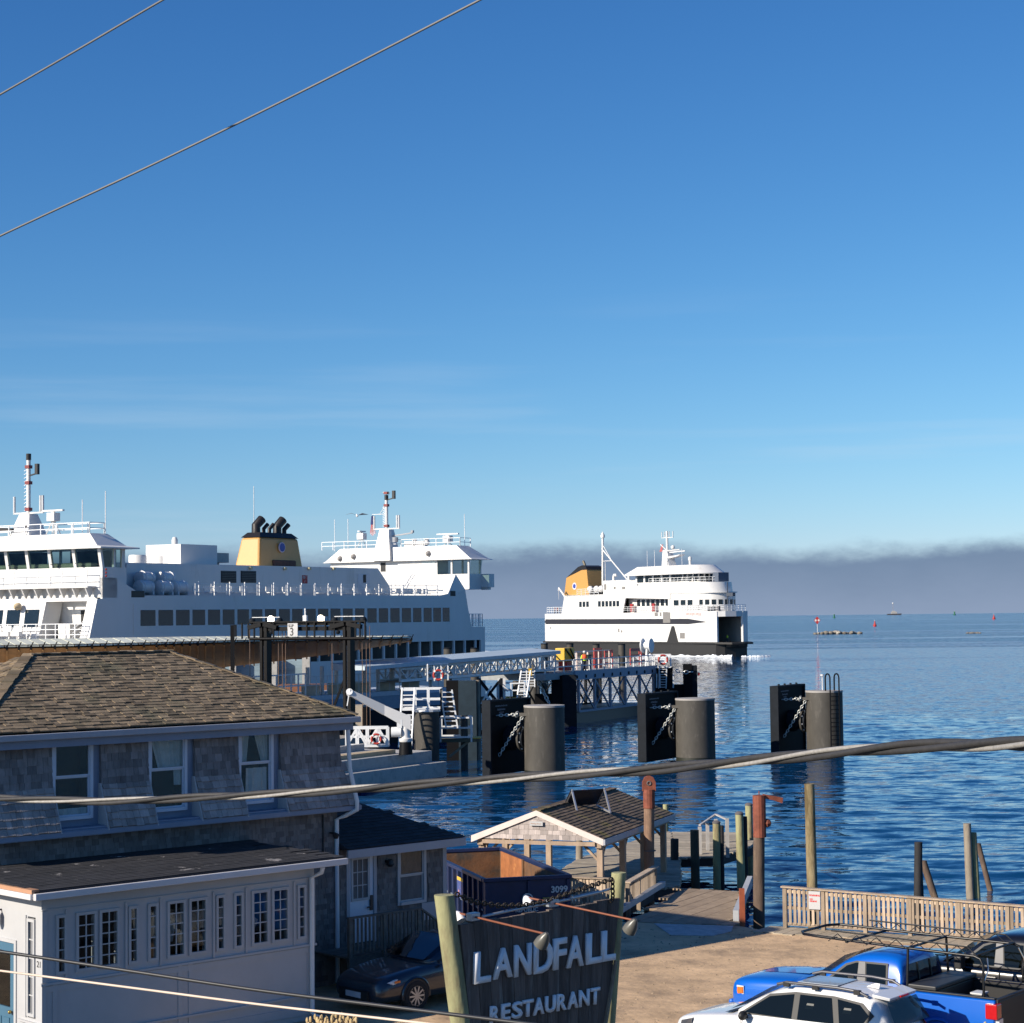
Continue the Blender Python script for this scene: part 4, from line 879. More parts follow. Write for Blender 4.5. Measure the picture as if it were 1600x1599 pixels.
# --- low slatted panels round the shelter
slat_m = mat('weathered_slat', (.36, .28, .205), .85, var=.35, scale=5, rnd=.38, stretch=(1,1,.3), bump=.3)
def slat_fence(name, label, p0, p1, z0, z1, n, w, posts, m=slat_m, thick=.022, rails=(.12,.5,.88), skew=0., cap=True, zt1=None, cat='fence', zb=0.):
    """p0, p1 world ground points of the ends; slats facing the camera"""
    d = (p1-p0)[:2]; ln = np.linalg.norm(d); ang = math.degrees(math.atan2(d[1], d[0]))
    t = thing(name, label, cat, (p0[0], p0[1], z0), ang); H_ = z1-z0; H1 = H_ if zt1 is None else zt1-z0
    hh = lambda x: H_+(H1-H_)*x/ln
    for i in range(n):
        x = (i+.5)*ln/n; h = hh(x); mb = MB(); dx = random.uniform(-.008, .008); ww = w*random.uniform(.9, 1.05)
        mb.box(x-ww/2+dx, x+ww/2+dx, -.06-thick, -.06, zb+.14+random.uniform(-.015,.02), h-.05); mb.obj('slat', m, t)
    for f in rails: mb = MB(); mb.hexa([(0,-.058,zb+f*H_-.04),(ln,-.058,zb+f*H1-.04),(ln,-.02,zb+f*H1-.04),(0,-.02,zb+f*H_-.04)], [(0,-.058,zb+f*H_+.04),(ln,-.058,zb+f*H1+.04),(ln,-.02,zb+f*H1+.04),(0,-.02,zb+f*H_+.04)]); mb.obj('rail', m, t)
    for x in posts: mb = MB(); mb.box(x-.05, x+.05, -.10, 0.02, -.3, hh(x)-.045); mb.obj('post', m, t)
    if cap: mb = MB(); mb.hexa([(-.05,-.14,H_-.04),(ln+.05,-.14,H1-.04),(ln+.05,.06,H1-.04),(-.05,.06,H_-.04)], [(-.05,-.14,H_),(ln+.05,-.14,H1),(ln+.05,.06,H1),(-.05,.06,H_)]); mb.obj('cap_rail', m, t)
    return t
f0 = gnd(1226, 1451, GZ); f1 = gnd(1612, 1476, GZ); dd = (f1-f0)/np.linalg.norm(f1-f0); f1 = f0+dd*6.75
pf = slat_fence('picket_fence', 'weathered picket fence along the water behind the parked trucks', f0, f1, GZ, GZ+1.15, 52, .078, [.04,1.12,2.28,3.49,4.78,6.05], zt1=GZ+.98)
# notice on the fence
sm_red = mat('red_print', (.55,.03,.03), .5); 
mb = MB(); mb.box(.74, 1.06, -.128, -.105, .58, 1.06); ns = tag(mb.obj('warning_notice', white_sh), 'white notice with red print fixed to the picket fence', 'notice'); ns.parent = None
ns.matrix_world = Matrix.Translation(pf.location) @ Matrix.Rotation(pf.rotation_euler.z, 4, 'Z')
text('WARNING', 'notice_heading', .062, sm_red, ns, basis((.755,-.13,.93), (1,0,0), (0,0,1), (0,-1,0)), .001, .003)
text('NO\nFISHING', 'notice_text', .055, sm_red, ns, basis((.77,-.13,.83), (1,0,0), (0,0,1), (0,-1,0)), .001, .003)
# dock fences
q0, q1 = gnd(880, 1420, GZ), gnd(976, 1425, GZ); 
slat_fence('slat_screen', 'sunlit slat screen between the dumpster and the shelter', q0, q1, GZ, at(930,1368,q0[1])[2], 18, .075, [.03, .95, 1.75], rails=(.15,.9))
q0, q1 = gnd(979, 1419, GZ), gnd(1023, 1388, GZ)
slat_fence('slat_screen', 'shaded slat screen running back beside the plank ramp', q0, q1, GZ, at(979,1378,q0[1])[2], 26, .07, [.03, 1.6], rails=(.15,.9), zt1=at(1023,1353,q1[1])[2])

# --- boardwalk under the picket fence
bw = thing('boardwalk', 'strip of grey planks between the gravel and the picket fence', 'boardwalk', f0, math.degrees(math.atan2(dd[1], dd[0])))
for i in range(27):
    x = -.55+i*.29; mb = MB(); mb.hexa([(x,-1.0+.1*math.sin(i*1.7),-.02),(x+.275,-1.0+.1*math.sin(i*1.7),-.02),(x+.275+.12,.08,-.02),(x+.12,.08,-.02)], [(x,-1.0+.1*math.sin(i*1.7),.03),(x+.275,-1.0+.1*math.sin(i*1.7),.03),(x+.275+.12,.08,.035),(x+.12,.08,.035)]); mb.obj('plank', deck_m, bw)

# ================================================================ FERRY SLIP: dolphins, wharf, gantry, canopy, bridges
def wob(mb, name, m, root, smooth=0, fix=False):      # mesh given in world coordinates, root unrotated
    l = np.array(root.location); mb.v = [tuple(np.array(p)-l) for p in mb.v]; return mb.obj(name, m, root, smooth=smooth, fix=fix)
concrete = mat('concrete', (.44,.42,.39), .9, var=.25, scale=1.5, col2=(.16,.17,.16), c2=(.5,.75), bump=.2)
concrete_blk = mat('tan_concrete', (.42,.36,.28), .9, var=.15, scale=2)
steel_grey = mat('dolphin_steel', (.058,.053,.045), .75, var=.3, scale=1.4, stretch=(1,1,.35), col2=(.10,.09,.078), c2=(.55,.7), c2scale=3)
cap_grey = mat('dolphin_cap', (.33,.31,.29), .8, var=.1)
fender_black = mat('fender_black', (.0045,.0045,.0055), .7, spec=.15, var=.3)
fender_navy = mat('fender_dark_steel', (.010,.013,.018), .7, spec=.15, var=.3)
galv = mat('galvanised_steel', (.55,.56,.57), .45, 0., var=.12)
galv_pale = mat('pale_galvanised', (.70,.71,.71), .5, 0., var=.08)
chain_galv = mat('galvanised_chain', (.55,.56,.53), .4, .4, var=.1)
black_steel = mat('gantry_black_steel', (.006,.006,.007), .5, spec=.15, var=.2)
yellow_p = mat('safety_yellow', (.62,.38,.03), .5, var=.15)
red_p = mat('safety_red', (.42,.03,.025), .5, var=.2)
buoy_or = mat('lifebuoy_red', (.40,.035,.025), .5)
white_ship = mat('white_ship_paint', (.66,.65,.63), .4, var=.05, scale=.35, col2=(.55,.53,.49), c2=(.58,.75), c2scale=.5, stretch=(1,1,.25))
blue_steel = mat('blue_grey_steel', (.17,.24,.33), .5, var=.12)

def dolphin(label, x, y, wpx, ytop, ladder=False, light=False):
    g = gnd(x, y, 0); Y = g[1]; r = wpx*Y/FPX/2; zt = at(x, ytop, Y)[2]
    t = thing('mooring_dolphin', label, 'dolphin', g, 60, 'monopile dolphins with fender panels')
    mb = MB(); mb.lathe([(r,-2.5),(r,zt-.05)], n=40); mb.obj('monopile', steel_grey, t, smooth=40)
    mb = MB(); mb.lathe([(r*1.015,zt-.12),(r*1.015,zt)], n=40); mb.obj('top_plate', cap_grey, t, smooth=40)
    mb = MB(); mb.lathe([(r*1.006,-.3),(r*1.008,.28),(r*1.006,.45)], n=40); mb.obj('tide_band', mat('tide_growth', (.012,.014,.008), .6, var=.5, scale=6), t, smooth=40)
    # fender panel on the slip side (v), long along u
    pb, pl, z0, z1 = r+1.25, 2.55, .15, zt+.35
    mb = MB(); mb.box(-pl, pl, pb, pb+.45, z0, z1); p = mb.obj('fender_panel', fender_black, t, bevel=.03)
    mb = MB(); mb.box(-pl-.03, -pl+.12, pb-.12, pb+.5, z0, z1+.02); mb.box(pl-.12, pl+.03, pb-.12, pb+.5, z0, z1+.02); mb.box(-pl+.12, pl-.12, pb-.1, pb+.48, z1-.1, z1+.02); mb.obj('panel_edge', fender_navy, p)
    for i in range(4): mb = MB(); q = -pl+.9+i*1.1; mb.bar((q,pb+.2,z1), (q,pb+.2,z1+.14), .12); mb.obj('lifting_lug', fender_navy, p)
    ax = Matrix.Rotation(R(-90), 3, 'X')
    mb = MB(); mb.lathe([(.72,0),(.72,.12),(.5,.25),(.62,.8),(.78,.86),(.78,1.3+.0)], (-.15, r-.08, (z0+z1)/2-.1), 24, ax); mb.obj('cone_fender', fender_navy, t, smooth=40)
    mb = MB(); mb.lathe([(.85,.02),(.85,.14)], (-.15, r+.1, (z0+z1)/2-.1), 24, ax); mb.obj('fender_flange', steel_grey, t, smooth=40)
    bm_ = mat('bolt_bright', (.6,.6,.58), .4)
    for k in range(8):
        a = k*math.pi/4+.3; mb = MB(); mb.ball((-.15+.72*math.cos(a), r+.08, (z0+z1)/2-.1+.72*math.sin(a)), .06, 6); mb.obj('bolt', bm_, t)
    # text rows on the panel, too worn to read: narrow pale strokes
    mb = MB()
    for row, (za, w, n) in enumerate(((z1-.42, 1.5, 20), (z1-.66, 1.0, 12), (z1-.82, .6, 8))):
        for i in range(n): q = -1.75+(1.5-w)/2+w*i/n; mb.box(q, q+w/n*.62, pb-.004, pb, za, za+(.1 if row != 1 else .13)*random.uniform(.6,1))
    o = mb.obj('worn_stencil', mat('worn_stencil', (.17,.18,.2), .7), p); o['kind'] = 'stuff'
    zc = zt-.55
    mb = MB(); mb.box(-r*.72-.18, -r*.72+.0, r*.4, r*.4+.9, zc-.1, zc+.1); mb.obj('chain_bracket', steel_grey, t)
    for nm, a, b_ in (('chain', (-r*.8,r*.5+.5,zc), (-pl+.9,pb-.02,zc-.05)), ('chain', (-r*.8,r*.5+.35,zc-.15), (-pl+1.15,pb-.02,z0+1.2))):
        mb = MB(); chain(mb, [a, b_], .26, .032, .08, 6); o = mb.obj(nm, chain_galv, t); o['kind'] = 'stuff'
    mb = MB(); mb.torus((-r*.8-.1, r*.5+.7, zc), .17, .05, (0,1,.3), 14, 6); mb.obj('shackle', chain_galv, t)
    if ladder:
        # faces the camera-left side of the pile
        dirv = V(-.62, -.78, 0); c = dirv*(r+.16); sd = V(.78,-.62,0)
        l = MB()
        for s_ in (-.36, .36):
            p0 = c+sd*s_; hoop = [p0+V(0,0,-.6), p0+V(0,0,zt+.9)] + [p0+V(0,0,zt+.9+.3*math.sin(q))-dirv*(.32-.32*math.cos(q)) for q in np.linspace(.3, math.pi, 7)] + [p0-dirv*.64+V(0,0,zt+.0)]
            l.tube(hoop, .055, 8)
        l.obj('ladder_rail', black_steel, t, smooth=40)
        for i in range(15):
            z = .0+i*.3
            if z < zt: m_ = MB(); m_.bar(c+sd*-.36+V(0,0,z), c+sd*.36+V(0,0,z), .05); m_.obj('rung', black_steel, t)
    if light:
        mb = MB(); mb.tube([(.5,.3,zt),(.5,.3,zt+1.0)], .05, 8); mb.lathe([(.14,0),(.14,.12)], (.5,.3,zt+1.0), 10); mb.obj('light_post', galv, t, smooth=40)
    return t
dolphin('thick dark steel dolphin nearest the wharf with a black fender panel', 851.5, 1214, 63, 1102)
dolphin('thick dark steel dolphin between the two others, bare top', 1087.5, 1193, 61, 1091)
dolphin('thick dark steel dolphin with a hooped ladder, farthest right', 1289.5, 1181, 57, 1079, True, True)

# --- concrete wharf
SF = Frame(gnd(698, 1213, .3)*np.array([1,1,0]), 60)
wh = thing('concrete_wharf', 'stepped pale concrete wharf edge under the white davit crane', 'wharf', SF.o, 60)
mb = MB(); mb.box(-45, .02, 0, .9, .28, 1.2); mb.obj('lower_step', concrete, wh, bevel=.03)
mb = MB(); mb.box(-45, -.24, .9, 14, .1, 1.86); mb.obj('upper_step', concrete, wh, bevel=.03)
mb = MB(); mb.box(-45, -.4, .55, 13.6, -2, .27); mb.obj('sheet_pile_wall', fender_black, wh)
mb = MB(); mb.box(-45, -3.4, 1.5, 2.4, 1.865, 2.1); mb.obj('timber_curb', mat('pale_timber', (.45,.35,.22), .8, var=.15), wh)
mb = MB(); mb.box(-45, -1.6, 5.0, 5.35, 1.865, 2.25); mb.obj('rail_base', concrete, wh)
for i in range(6): mb = MB(); mb.box(-4-i*5, -3.7-i*5, .4, .9, -.5, .27); mb.obj('pier_pile', fender_black, wh)

mb = MB(); mb.ext([(*SF.w(a, b)[:2], -1.5) for a, b in ((-70,14.02),(12,14.02),(12,31),(30,31),(30,53),(-70,53))], (0,0,3.3)); struct(mb.obj('terminal_yard', mat('yard_concrete', (.34,.30,.25), .9, var=.25, scale=.4, col2=(.2,.19,.17), c2=(.5,.7)), fix=True))
# --- davit crane
cr0 = np.array(SF.w(*SF.kz(634, 1178, 1.9), 1.86)); Yc = cr0[1]
crane = thing('davit_crane', 'white davit crane with a long angled box boom on the wharf', 'crane', cr0)
ctop = at(634, 1122, Yc)
mb = MB(); mb.lathe([(.42,0),(.36,.75)], cr0, 16); wob(mb, 'pedestal', black_steel, crane, 40)
mb = MB(); mb.lathe([(.36,.75),(.4,.8),(.4,.95),(.27,1.0),(.25,ctop[2]-cr0[2])], cr0, 20); wob(mb, 'column', white_ship, crane, 40)
tip = at(545, 1082, Yc-1.0); el = at(632, 1134, Yc)
mb = MB(); d_ = (tip-el); up = V(0,0,1)
def boxbeam(mb, p, q, h0, h1, w):
    sd = np.cross(q-p, (0,0,1)); sd /= np.linalg.norm(sd); sd *= w/2
    mb.hexa([p-sd-V(0,0,h0), p+sd-V(0,0,h0), q+sd-V(0,0,h1), q-sd-V(0,0,h1)], [p-sd, p+sd, q+sd, q-sd]); return mb
boxbeam(mb, ctop+V(.28,0,.1), ctop+V(-1.3,-.2,.80), .85, .6, .45); boxbeam(mb, ctop+V(-1.3,-.2,.80), tip+V(0,0,.2), .6, .36, .45)
wob(mb, 'boom', white_ship, crane, fix=True)
mb = MB(); mb.lathe([(.2,-.2),(.2,.2)], tip+V(.05,0,-.02), 14, Matrix.Rotation(R(70), 3, 'X')); mb.bar(tip+V(.02,-.1,-.1), tip+V(-.1,-.1,-.8), .06); wob(mb, 'sheave', galv_pale, crane)
mb = MB(); mb.lathe([(.3,-.3),(.3,.3)], cr0+V(-.55,-.1,1.35), 16, Matrix.Rotation(R(90), 3, 'Y')); mb.box(cr0[0]-.5, cr0[0]-.2, cr0[1]-.3, cr0[1]+.3, cr0[2]+1.6, cr0[2]+2.1); wob(mb, 'winch', galv_pale, crane, 40)

# --- monopile with railed platform and ladders
def railbox(mb, pts, h, rails=(.5,1.), r=.035, sp=None):
    for i in range(len(pts)-1):
        p, q = V(*pts[i]), V(*pts[i+1]); n = max(1, int(round(np.linalg.norm(q-p)/(sp or 1.5))))
        for k in range(n+1): c = p+(q-p)*k/n; mb.bar(c, c+V(0,0,h), r*2)
        for f in rails: mb.bar(p+V(0,0,h*f), q+V(0,0,h*f), r*1.8)
    return mb
g = np.array(SF.w(.6, 4.5, 0)); 
mpY = 129.6; mp = at(667, 1200, mpY); mp = np.array([mp[0], mp[1], 0]); rM = 39*mpY/FPX/2; zM = at(667, 1109, mpY)[2]
mono = thing('monopile_platform', 'dark monopile behind the crane with a white railed platform and ladders', 'platform', mp)
mb = MB(); mb.lathe([(rM,-2),(rM,zM-.12)], mp, 36); wob(mb, 'monopile', steel_grey, mono, 40)
mb = MB(); mb.lathe([(rM*1.15,zM-.12),(rM*1.15,zM)], mp, 24); wob(mb, 'platform_deck', galv_pale, mono)
zr = at(667, 1076, mpY)[2]-zM
x0, x1 = at(628, 1109, mpY)[0], at(690, 1109, mpY)[0]
for pts in ([(x0,mpY-rM,zM),(x1,mpY-rM,zM)], [(x0,mpY+rM,zM),(x1,mpY+rM,zM)], [(x0,mpY-rM,zM),(x0,mpY+rM,zM)], [(x1,mpY-rM,zM),(x1,mpY+rM,zM)]):
    mb = MB(); railbox(mb, pts, zr, (.08,.5,1.), .055, .9); wob(mb, 'railing', galv_pale, mono)
def ladder(parent, p, q, w, n, m, sd=(1,0,0), r=.05, name='ladder'):
    p, q, sd = V(*p), V(*q), V(*sd); mb = MB()
    mb.bar(p-sd*w/2, q-sd*w/2, r*2); mb.bar(p+sd*w/2, q+sd*w/2, r*2)
    for i in range(n): c = p+(q-p)*(i+.5)/n; mb.bar(c-sd*w/2, c+sd*w/2, r*1.4)
    return wob(mb, name, m, parent)
ladder(mono, at(633,1168,mpY-2.2), at(638,1075,mpY-1.2), .8, 12, galv_pale)
ladder(mono, at(706,1138,mpY), at(697,1078,mpY), .75, 8, galv_pale)
# catwalk stub with brace
cw = gnd(726, 1200, 0); Yw = 131.5; cat_ = thing('catwalk', 'small railed catwalk with diagonal brace beside the dark monopile', 'catwalk', (cw[0], Yw, 0))
p = at(726, 1200, Yw); mb = MB(); mb.lathe([(.24,-1.2),(.24,at(726,1118,Yw)[2])], (p[0],Yw,0), 14); wob(mb, 'pile', steel_grey, cat_, 40)
zc = at(714, 1154, Yw)[2]; xa, xb = at(689,1154,Yw)[0], at(737,1154,Yw)[0]
mb = MB(); mb.box(xa, at(750,1154,Yw)[0], Yw-.6, Yw+1.2, zc-.22, zc); wob(mb, 'deck', mat('catwalk_grating', (.10,.095,.06), .8), cat_)
mb = MB(); mb.box(xb, at(752,1152,Yw)[0], Yw-.62, Yw+1.22, zc+.004, zc+.05); wob(mb, 'deck_edge', yellow_p, cat_)
hh = at(714, 1121, Yw)[2]-zc
for pts in ([(xa,Yw-.6,zc-.2),(xb,Yw-.6,zc-.2)], [(xa,Yw+1.2,zc-.2),(xb,Yw+1.2,zc-.2)]):
    mb = MB(); railbox(mb, pts, hh+.2, (.2,.58,1.), .06, 2.6); wob(mb, 'railing', galv_pale, cat_)
mb = MB(); mb.bar(at(702,1183,Yw-.3), at(733,1158,Yw-.3), .16); wob(mb, 'brace', mat('tan_brace', (.25,.22,.16), .8), cat_)

# --- white truss section and lifebuoy on the wharf, concrete block behind
gY = 127.
tr_o = at(548, 1166, gY); trus = thing('truss_gangway', 'short white truss gangway lying on the wharf behind the crane', 'gangway', tr_o)
mb = MB(); xa, xb = at(541,1166,gY)[0], at(605,1166,gY)[0]; z0, z1 = at(570,1166,gY)[2], at(570,1138,gY)[2]
for dy in (0, 1.2):
    n = 4
    for i in range(n+1): x = xa+(xb-xa)*i/n; mb.bar((x,gY+dy,z0), (x,gY+dy,z1), .13)
    mb.bar((xa,gY+dy,z1), (xb,gY+dy,z1), .14); mb.bar((xa,gY+dy,z0), (xb,gY+dy,z0), .14); mb.bar((xa,gY+dy,(z0+z1)/2), (xb,gY+dy,(z0+z1)/2), .07)
    for i in range(n): x, x2 = xa+(xb-xa)*i/n, xa+(xb-xa)*(i+1)/n; mb.bar((x,gY+dy,z0 if i%2==0 else z1), (x2,gY+dy,z1 if i%2==0 else z0), .1)
mb.bar((xa,gY,z0), (xa,gY+1.2,z0), .1); mb.bar((xb,gY,z0), (xb,gY+1.2,z0), .1)
wob(mb, 'truss', galv_pale, trus)
mb = MB(); mb.box(xa-.1, xb+.1, gY+.08, gY+1.12, z0-.08, z0+.04); wob(mb, 'deck', galv_pale, trus)
def lifebuoy(label, p, Rr=.36, face=(0,-1,0)):
    t = thing('life_ring', label, 'life ring', p, 0)
    mb = MB(); mb.torus((0,0,0), Rr, Rr*.24, face, 20, 8); mb.obj('ring', buoy_or, t, smooth=60)
    for a in range(4):
        mb = MB(); mb.torus((0,0,0), Rr, Rr*.27, face, 4, 8, a*math.pi/2+.6, a*math.pi/2+.95); mb.obj('band', white_ship, t)
    return t
lifebuoy('red life ring hanging on the white truss gangway beside the crane', at(588, 1155, gY-.3), .3)
lifebuoy('red life ring on the railing where the covered gangway starts', at(685, 1055, 150), .36)
bY = 150.; b0 = at(560, 1138, bY); blk = thing('counterweight_block', 'big tan concrete counterweight block hanging behind the crane boom', 'block', b0)
mb = MB(); xa, xb = at(541,1138,bY)[0], at(566,1138,bY)[0]; mb.box(xa, xb, bY, bY+2.4, at(560,1139,bY)[2], at(560,1103,bY)[2]); mb_ = wob(mb, 'block', concrete_blk, blk)
mb = MB(); mb.box(xb+.003, at(576,1138,bY)[0], bY+.05, bY+2.2, at(560,1138,bY)[2], at(560,1106,bY)[2]); wob(mb, 'guide_frame', black_steel, blk)

# --- SLIP 3 gantry (lift towers with a lit cross beam)
GF = Frame(at(415, 1100, 145)*np.array([1,1,0]), -30)
gan = thing('slip_gantry', 'black steel gantry across the ferry slip with a white SLIP 3 sign', 'gantry', GF.o, -30)
kk = lambda x, y: GF.k(x, y)
pL, pR = kk(415, 1060)[0], kk(545, 1060)[0]; zb1, zb0 = kk(470, 975)[1], kk(470, 998)[1]
for a in (pL, pR):
    mb = MB(); mb.box(a-.3, a-.08, -.3, .3, 1.5, zb1); mb.box(a+.08, a+.34, -.3, .3, 1.5, zb1); mb.box(a-.08, a+.08, -.05, .25, 1.5, zb1-.1); mb.obj('tower_post', black_steel, gan)
    mb = MB(); mb.box(a-.12, a-.02, -.12, -.06, 1.5, zb0-.5); mb.obj('pale_cable_tray', galv, gan)
    mb = MB(); mb.bar((a-.3,-.1,zb0-2.9), (a-1.75,-.6,2.0), .16); mb.obj('raking_strut', black_steel, gan)
    mb = MB(); mb.bar((a-.1,-.3,zb1), (a-1.3,-.3,zb1-.25), .3); mb.bar((a+.1,-.3,zb1), (a+1.3,-.3,zb1-.25), .3); mb.obj('corbel', black_steel, gan)
    for q in (-1.2, 1.3):
        mb = MB(); mb.ball((a+q,0,zb1+.22), .26, 10); mb.obj('sheave_cap', fender_navy, gan, smooth=60)
    mb = MB(); mb.bar((a-1.2,0,zb1+.5), (a+1.3,0,zb1+.5), .05); mb.obj('sheave_guard', galv, gan)
    for q in (-1.5, 1.1, 1.45, 1.75):
        mb = MB(); mb.bar((a+q,.1,zb1-.2), (a+q,.1,2.0), .035); mb.obj('lift_cable', mat('rusty_cable', (.12,.07,.045), .7), gan)
a0_, a1_ = kk(395, 998)[0], kk(575, 998)[0]
mb = MB(); mb.box(pL-.6, pR+.6, -.25, .25, zb1-.12, zb1+.12); mb.obj('top_beam', black_steel, gan)
mb = MB(); mb.box(pL-.4, pR+.4, -.2, .2, zb1-.5, zb1-.2); mb.obj('truss_chord', black_steel, gan)
mb = MB(); mb.tube([(a0_,-.35,zb0),(a1_,-.35,zb0)], .11, 8); mb.obj('bottom_tube', black_steel, gan, smooth=50)
mb = MB(); mb.box(a0_-.02, a1_+.04, -.42, -.30, zb1+.1, zb1+.2); mb.obj('front_rail', black_steel, gan)
for i, x in enumerate((383, 393, 402, 432, 455, 484, 496, 513, 527, 552, 560, 567, 575)):
    a = kk(x, 985)[0]; mb = MB(); mb.bar((a,-.36,zb0), (a,-.36,zb1+.1), .1); mb.obj('hanger', black_steel, gan)
sa, sz = kk(457, 998); sb, sz1 = kk(471, 975)
mb = MB(); mb.box(sa-.05, sb+.03, -.52, -.46, sz+.15, sz1+.05); sp = mb.obj('sign_panel', white_sh, gan)
text('SLIP', 'sign_text', .27, black_print, sp, basis((sa+.03, -.525, sz1-.22), (1,0,0), (0,0,1), (0,-1,0)), .002, .008)
text('3', 'sign_text', .80, black_print, sp, basis((sa+.13, -.525, sz+.22), (1,0,0), (0,0,1), (0,-1,0)), .002, .008)
lamp_e = emis('lit_floodlight', (1, .85, .65), 6.)
for x, y in ((425, 968), (503, 967)):
    a, z = kk(x, y); mb = MB(); mb.box(a-.3, a+.3, -.1, .3, z-.18, z+.16); fl = mb.obj('floodlight', galv, gan); mb = MB(); mb.lathe([(.25,0),(.29,.06),(.1,.1)], (a,-.1,z-.02), 14, Matrix.Rotation(R(90), 3, 'X')); mb.obj('lit_lens', lamp_e, fl, smooth=50)
a, z = kk(477, 966); mb = MB(); mb.box(a-.16, a+.16, -.1, .1, z-.25, z+.2); mb.bar((a,0,z+.2), (a,0,z+.7), .08); mb.obj('anemometer', galv, gan)
for x in (428, 532): a, z = kk(x, 988); mb = MB(); mb.ball((a,-.3,z), .16, 8); mb.obj('loud_hailer', fender_navy, gan)

# --- terminal canopy: raking timber soffit seen from the slip side
can = thing('terminal_canopy', 'long terminal canopy with warm timber soffit and pale seamed fascia behind the roof', 'canopy', gnd(330, 1007, 8.3))
wood_soffit = mat('warm_soffit_timber', (.50,.27,.09), .6, var=.3, scale=1.2, stretch=(1,.2,1), rnd=.15)
fascia_m = mat('pale_standing_seam', (.62,.63,.52), .5, var=.15, scale=.5, rnd=.15, col2=(.42,.36,.22), c2=(.55,.7), c2scale=.12)
e_px = [(-60,1016),(0,1014),(120,1012),(250,1009),(330,1006.5),(430,1004),(540,1001.5),(643,999)]
f_px = [(-60,1090),(0,1082),(120,1066),(250,1054),(330,1045),(430,1034),(540,1019),(640,1003)]
E1 = [gnd(x, y, 8.3) for x, y in e_px]; E2 = []
for (x, y), (fx, fy), e in zip(e_px, f_px, E1): E2.append(at(fx, fy, e[1]+4+20*(1-(x+60)/720)))
n = len(E1)
mb = MB(); up_ = V(0,0,.25)
for i in range(n-1): mb.add([E1[i], E1[i+1], E2[i+1], E2[i]], [(0,1,2,3)])
for i in range(n-1): mb.add([E1[i]+up_, E1[i+1]+up_, E2[i+1]+up_, E2[i]+up_], [(3,2,1,0)])
wob(mb, 'soffit', wood_soffit, can)
def lerp_line(Ls, t): q = t*(len(Ls)-1); i = min(int(q), len(Ls)-2); return Ls[i]+(Ls[i+1]-Ls[i])*(q-i)
nr = 46
for i in range(nr):
    t = i/(nr-1); p, q = lerp_line(E1, t), lerp_line(E2, t)
    mb = MB(); mb.bar(p-V(0,0,.06), q-V(0,0,.06), .11, .2); wob(mb, 'rafter', wood_soffit, can)
    mb = MB(); d_ = (p-q); d_ /= np.linalg.norm(d_); mb.bar(p, p+d_*.35+V(0,0,.02), .14, .22); mb.bar(p+d_*.1+V(0,0,.1), p+d_*.35+V(.15,0,.36), .05); wob(mb, 'rafter_end', black_steel, can)
for i in range(nr):
    t0, t1 = i/nr, (i+1)/nr-.002; p, q = lerp_line(E1, t0), lerp_line(E1, t1); mb = MB()
    k3 = 1-.85*t0**3; u3 = V(-1.6*k3,3.0*k3,.40*k3); mb.hexa([p+V(0,.0,.1), q+V(0,.0,.1), q+u3+V(0,0,.1), p+u3+V(0,0,.1)], [p+V(0,0,.2), q+V(0,0,.2), q+u3+V(0,0,.2), p+u3+V(0,0,.2)]); wob(mb, 'fascia_panel', fascia_m, can)
term = thing('terminal_wall', 'grey terminal screen wall with concrete columns below the timber canopy', 'building', at(420, 1070, 178))
tY = 178.
mb = MB(); mb.box(at(352,1072,tY)[0], at(478,1072,tY)[0], tY, tY+.4, 0.5, at(420,1031,tY)[2]); wob(mb, 'screen_wall', mat('translucent_wall', (.20,.27,.31), .5, var=.35, scale=.8, stretch=(.5,1,3)), term)
mb = MB(); mb.box(at(230,1052,tY)[0], at(350,1072,tY)[0], tY+3, tY+3.4, .5, at(300,1038,tY)[2]); wob(mb, 'dark_glazing', fender_navy, term)
for x0, x1 in ((361,371),(424,435),(474,486)):
    mb = MB(); mb.box(at(x0,1070,tY)[0], at(x1,1070,tY)[0], tY-1.0, tY-.2, .5, at(420,1026,tY)[2]); wob(mb, 'column', concrete, term)
# lamp mast
lm = at(363, 1050, 140); mast = thing('signal_post', 'thin black post with a small signal light left of the gantry', 'post', (lm[0], lm[1], 1.5))
mb = MB(); mb.box(lm[0]-.13, lm[0]+.13, 140, 140.26, 1.5, at(363,977,140)[2]); wob(mb, 'shaft', black_steel, mast)
mb = MB(); z = at(366,984,140)[2]; mb.box(lm[0]+.12, lm[0]+.3, 139.9, 140.2, z-.5, z+.35); wob(mb, 'signal_head', fender_navy, mast)

# --- transfer bridge (vehicle ramp) with posts and bollards
Ya, Yb = 150., 166.
br0, br1 = at(395, 1094, Ya), at(700, 1074, Yb)
tb_ = thing('transfer_bridge', 'pale vehicle transfer bridge with railings and white posts below the gantry', 'bridge', br0)
mb = MB(); off = V(-3.6, 6.5, 0)
mb.hexa([br0-V(0,0,.75), br1-V(0,0,.75), br1+off-V(0,0,.75), br0+off-V(0,0,.75)], [br0, br1, br1+off, br0+off]); wob(mb, 'deck', mat('bridge_deck_paint', (.40,.47,.56), .5, var=.1), tb_)
mb = MB(); q0, q1 = br0+V(.6,-.05,-.35), br1+V(0,-.05,-.35); mb.hexa([q0-V(0,0,1.1), q1-V(0,0,1.1), q1+V(0,.3,-1.1), q0+V(0,.3,-1.1)], [q0, q1, q1+V(0,.3,0), q0+V(0,.3,0)]); wob(mb, 'girder', blue_steel, tb_)
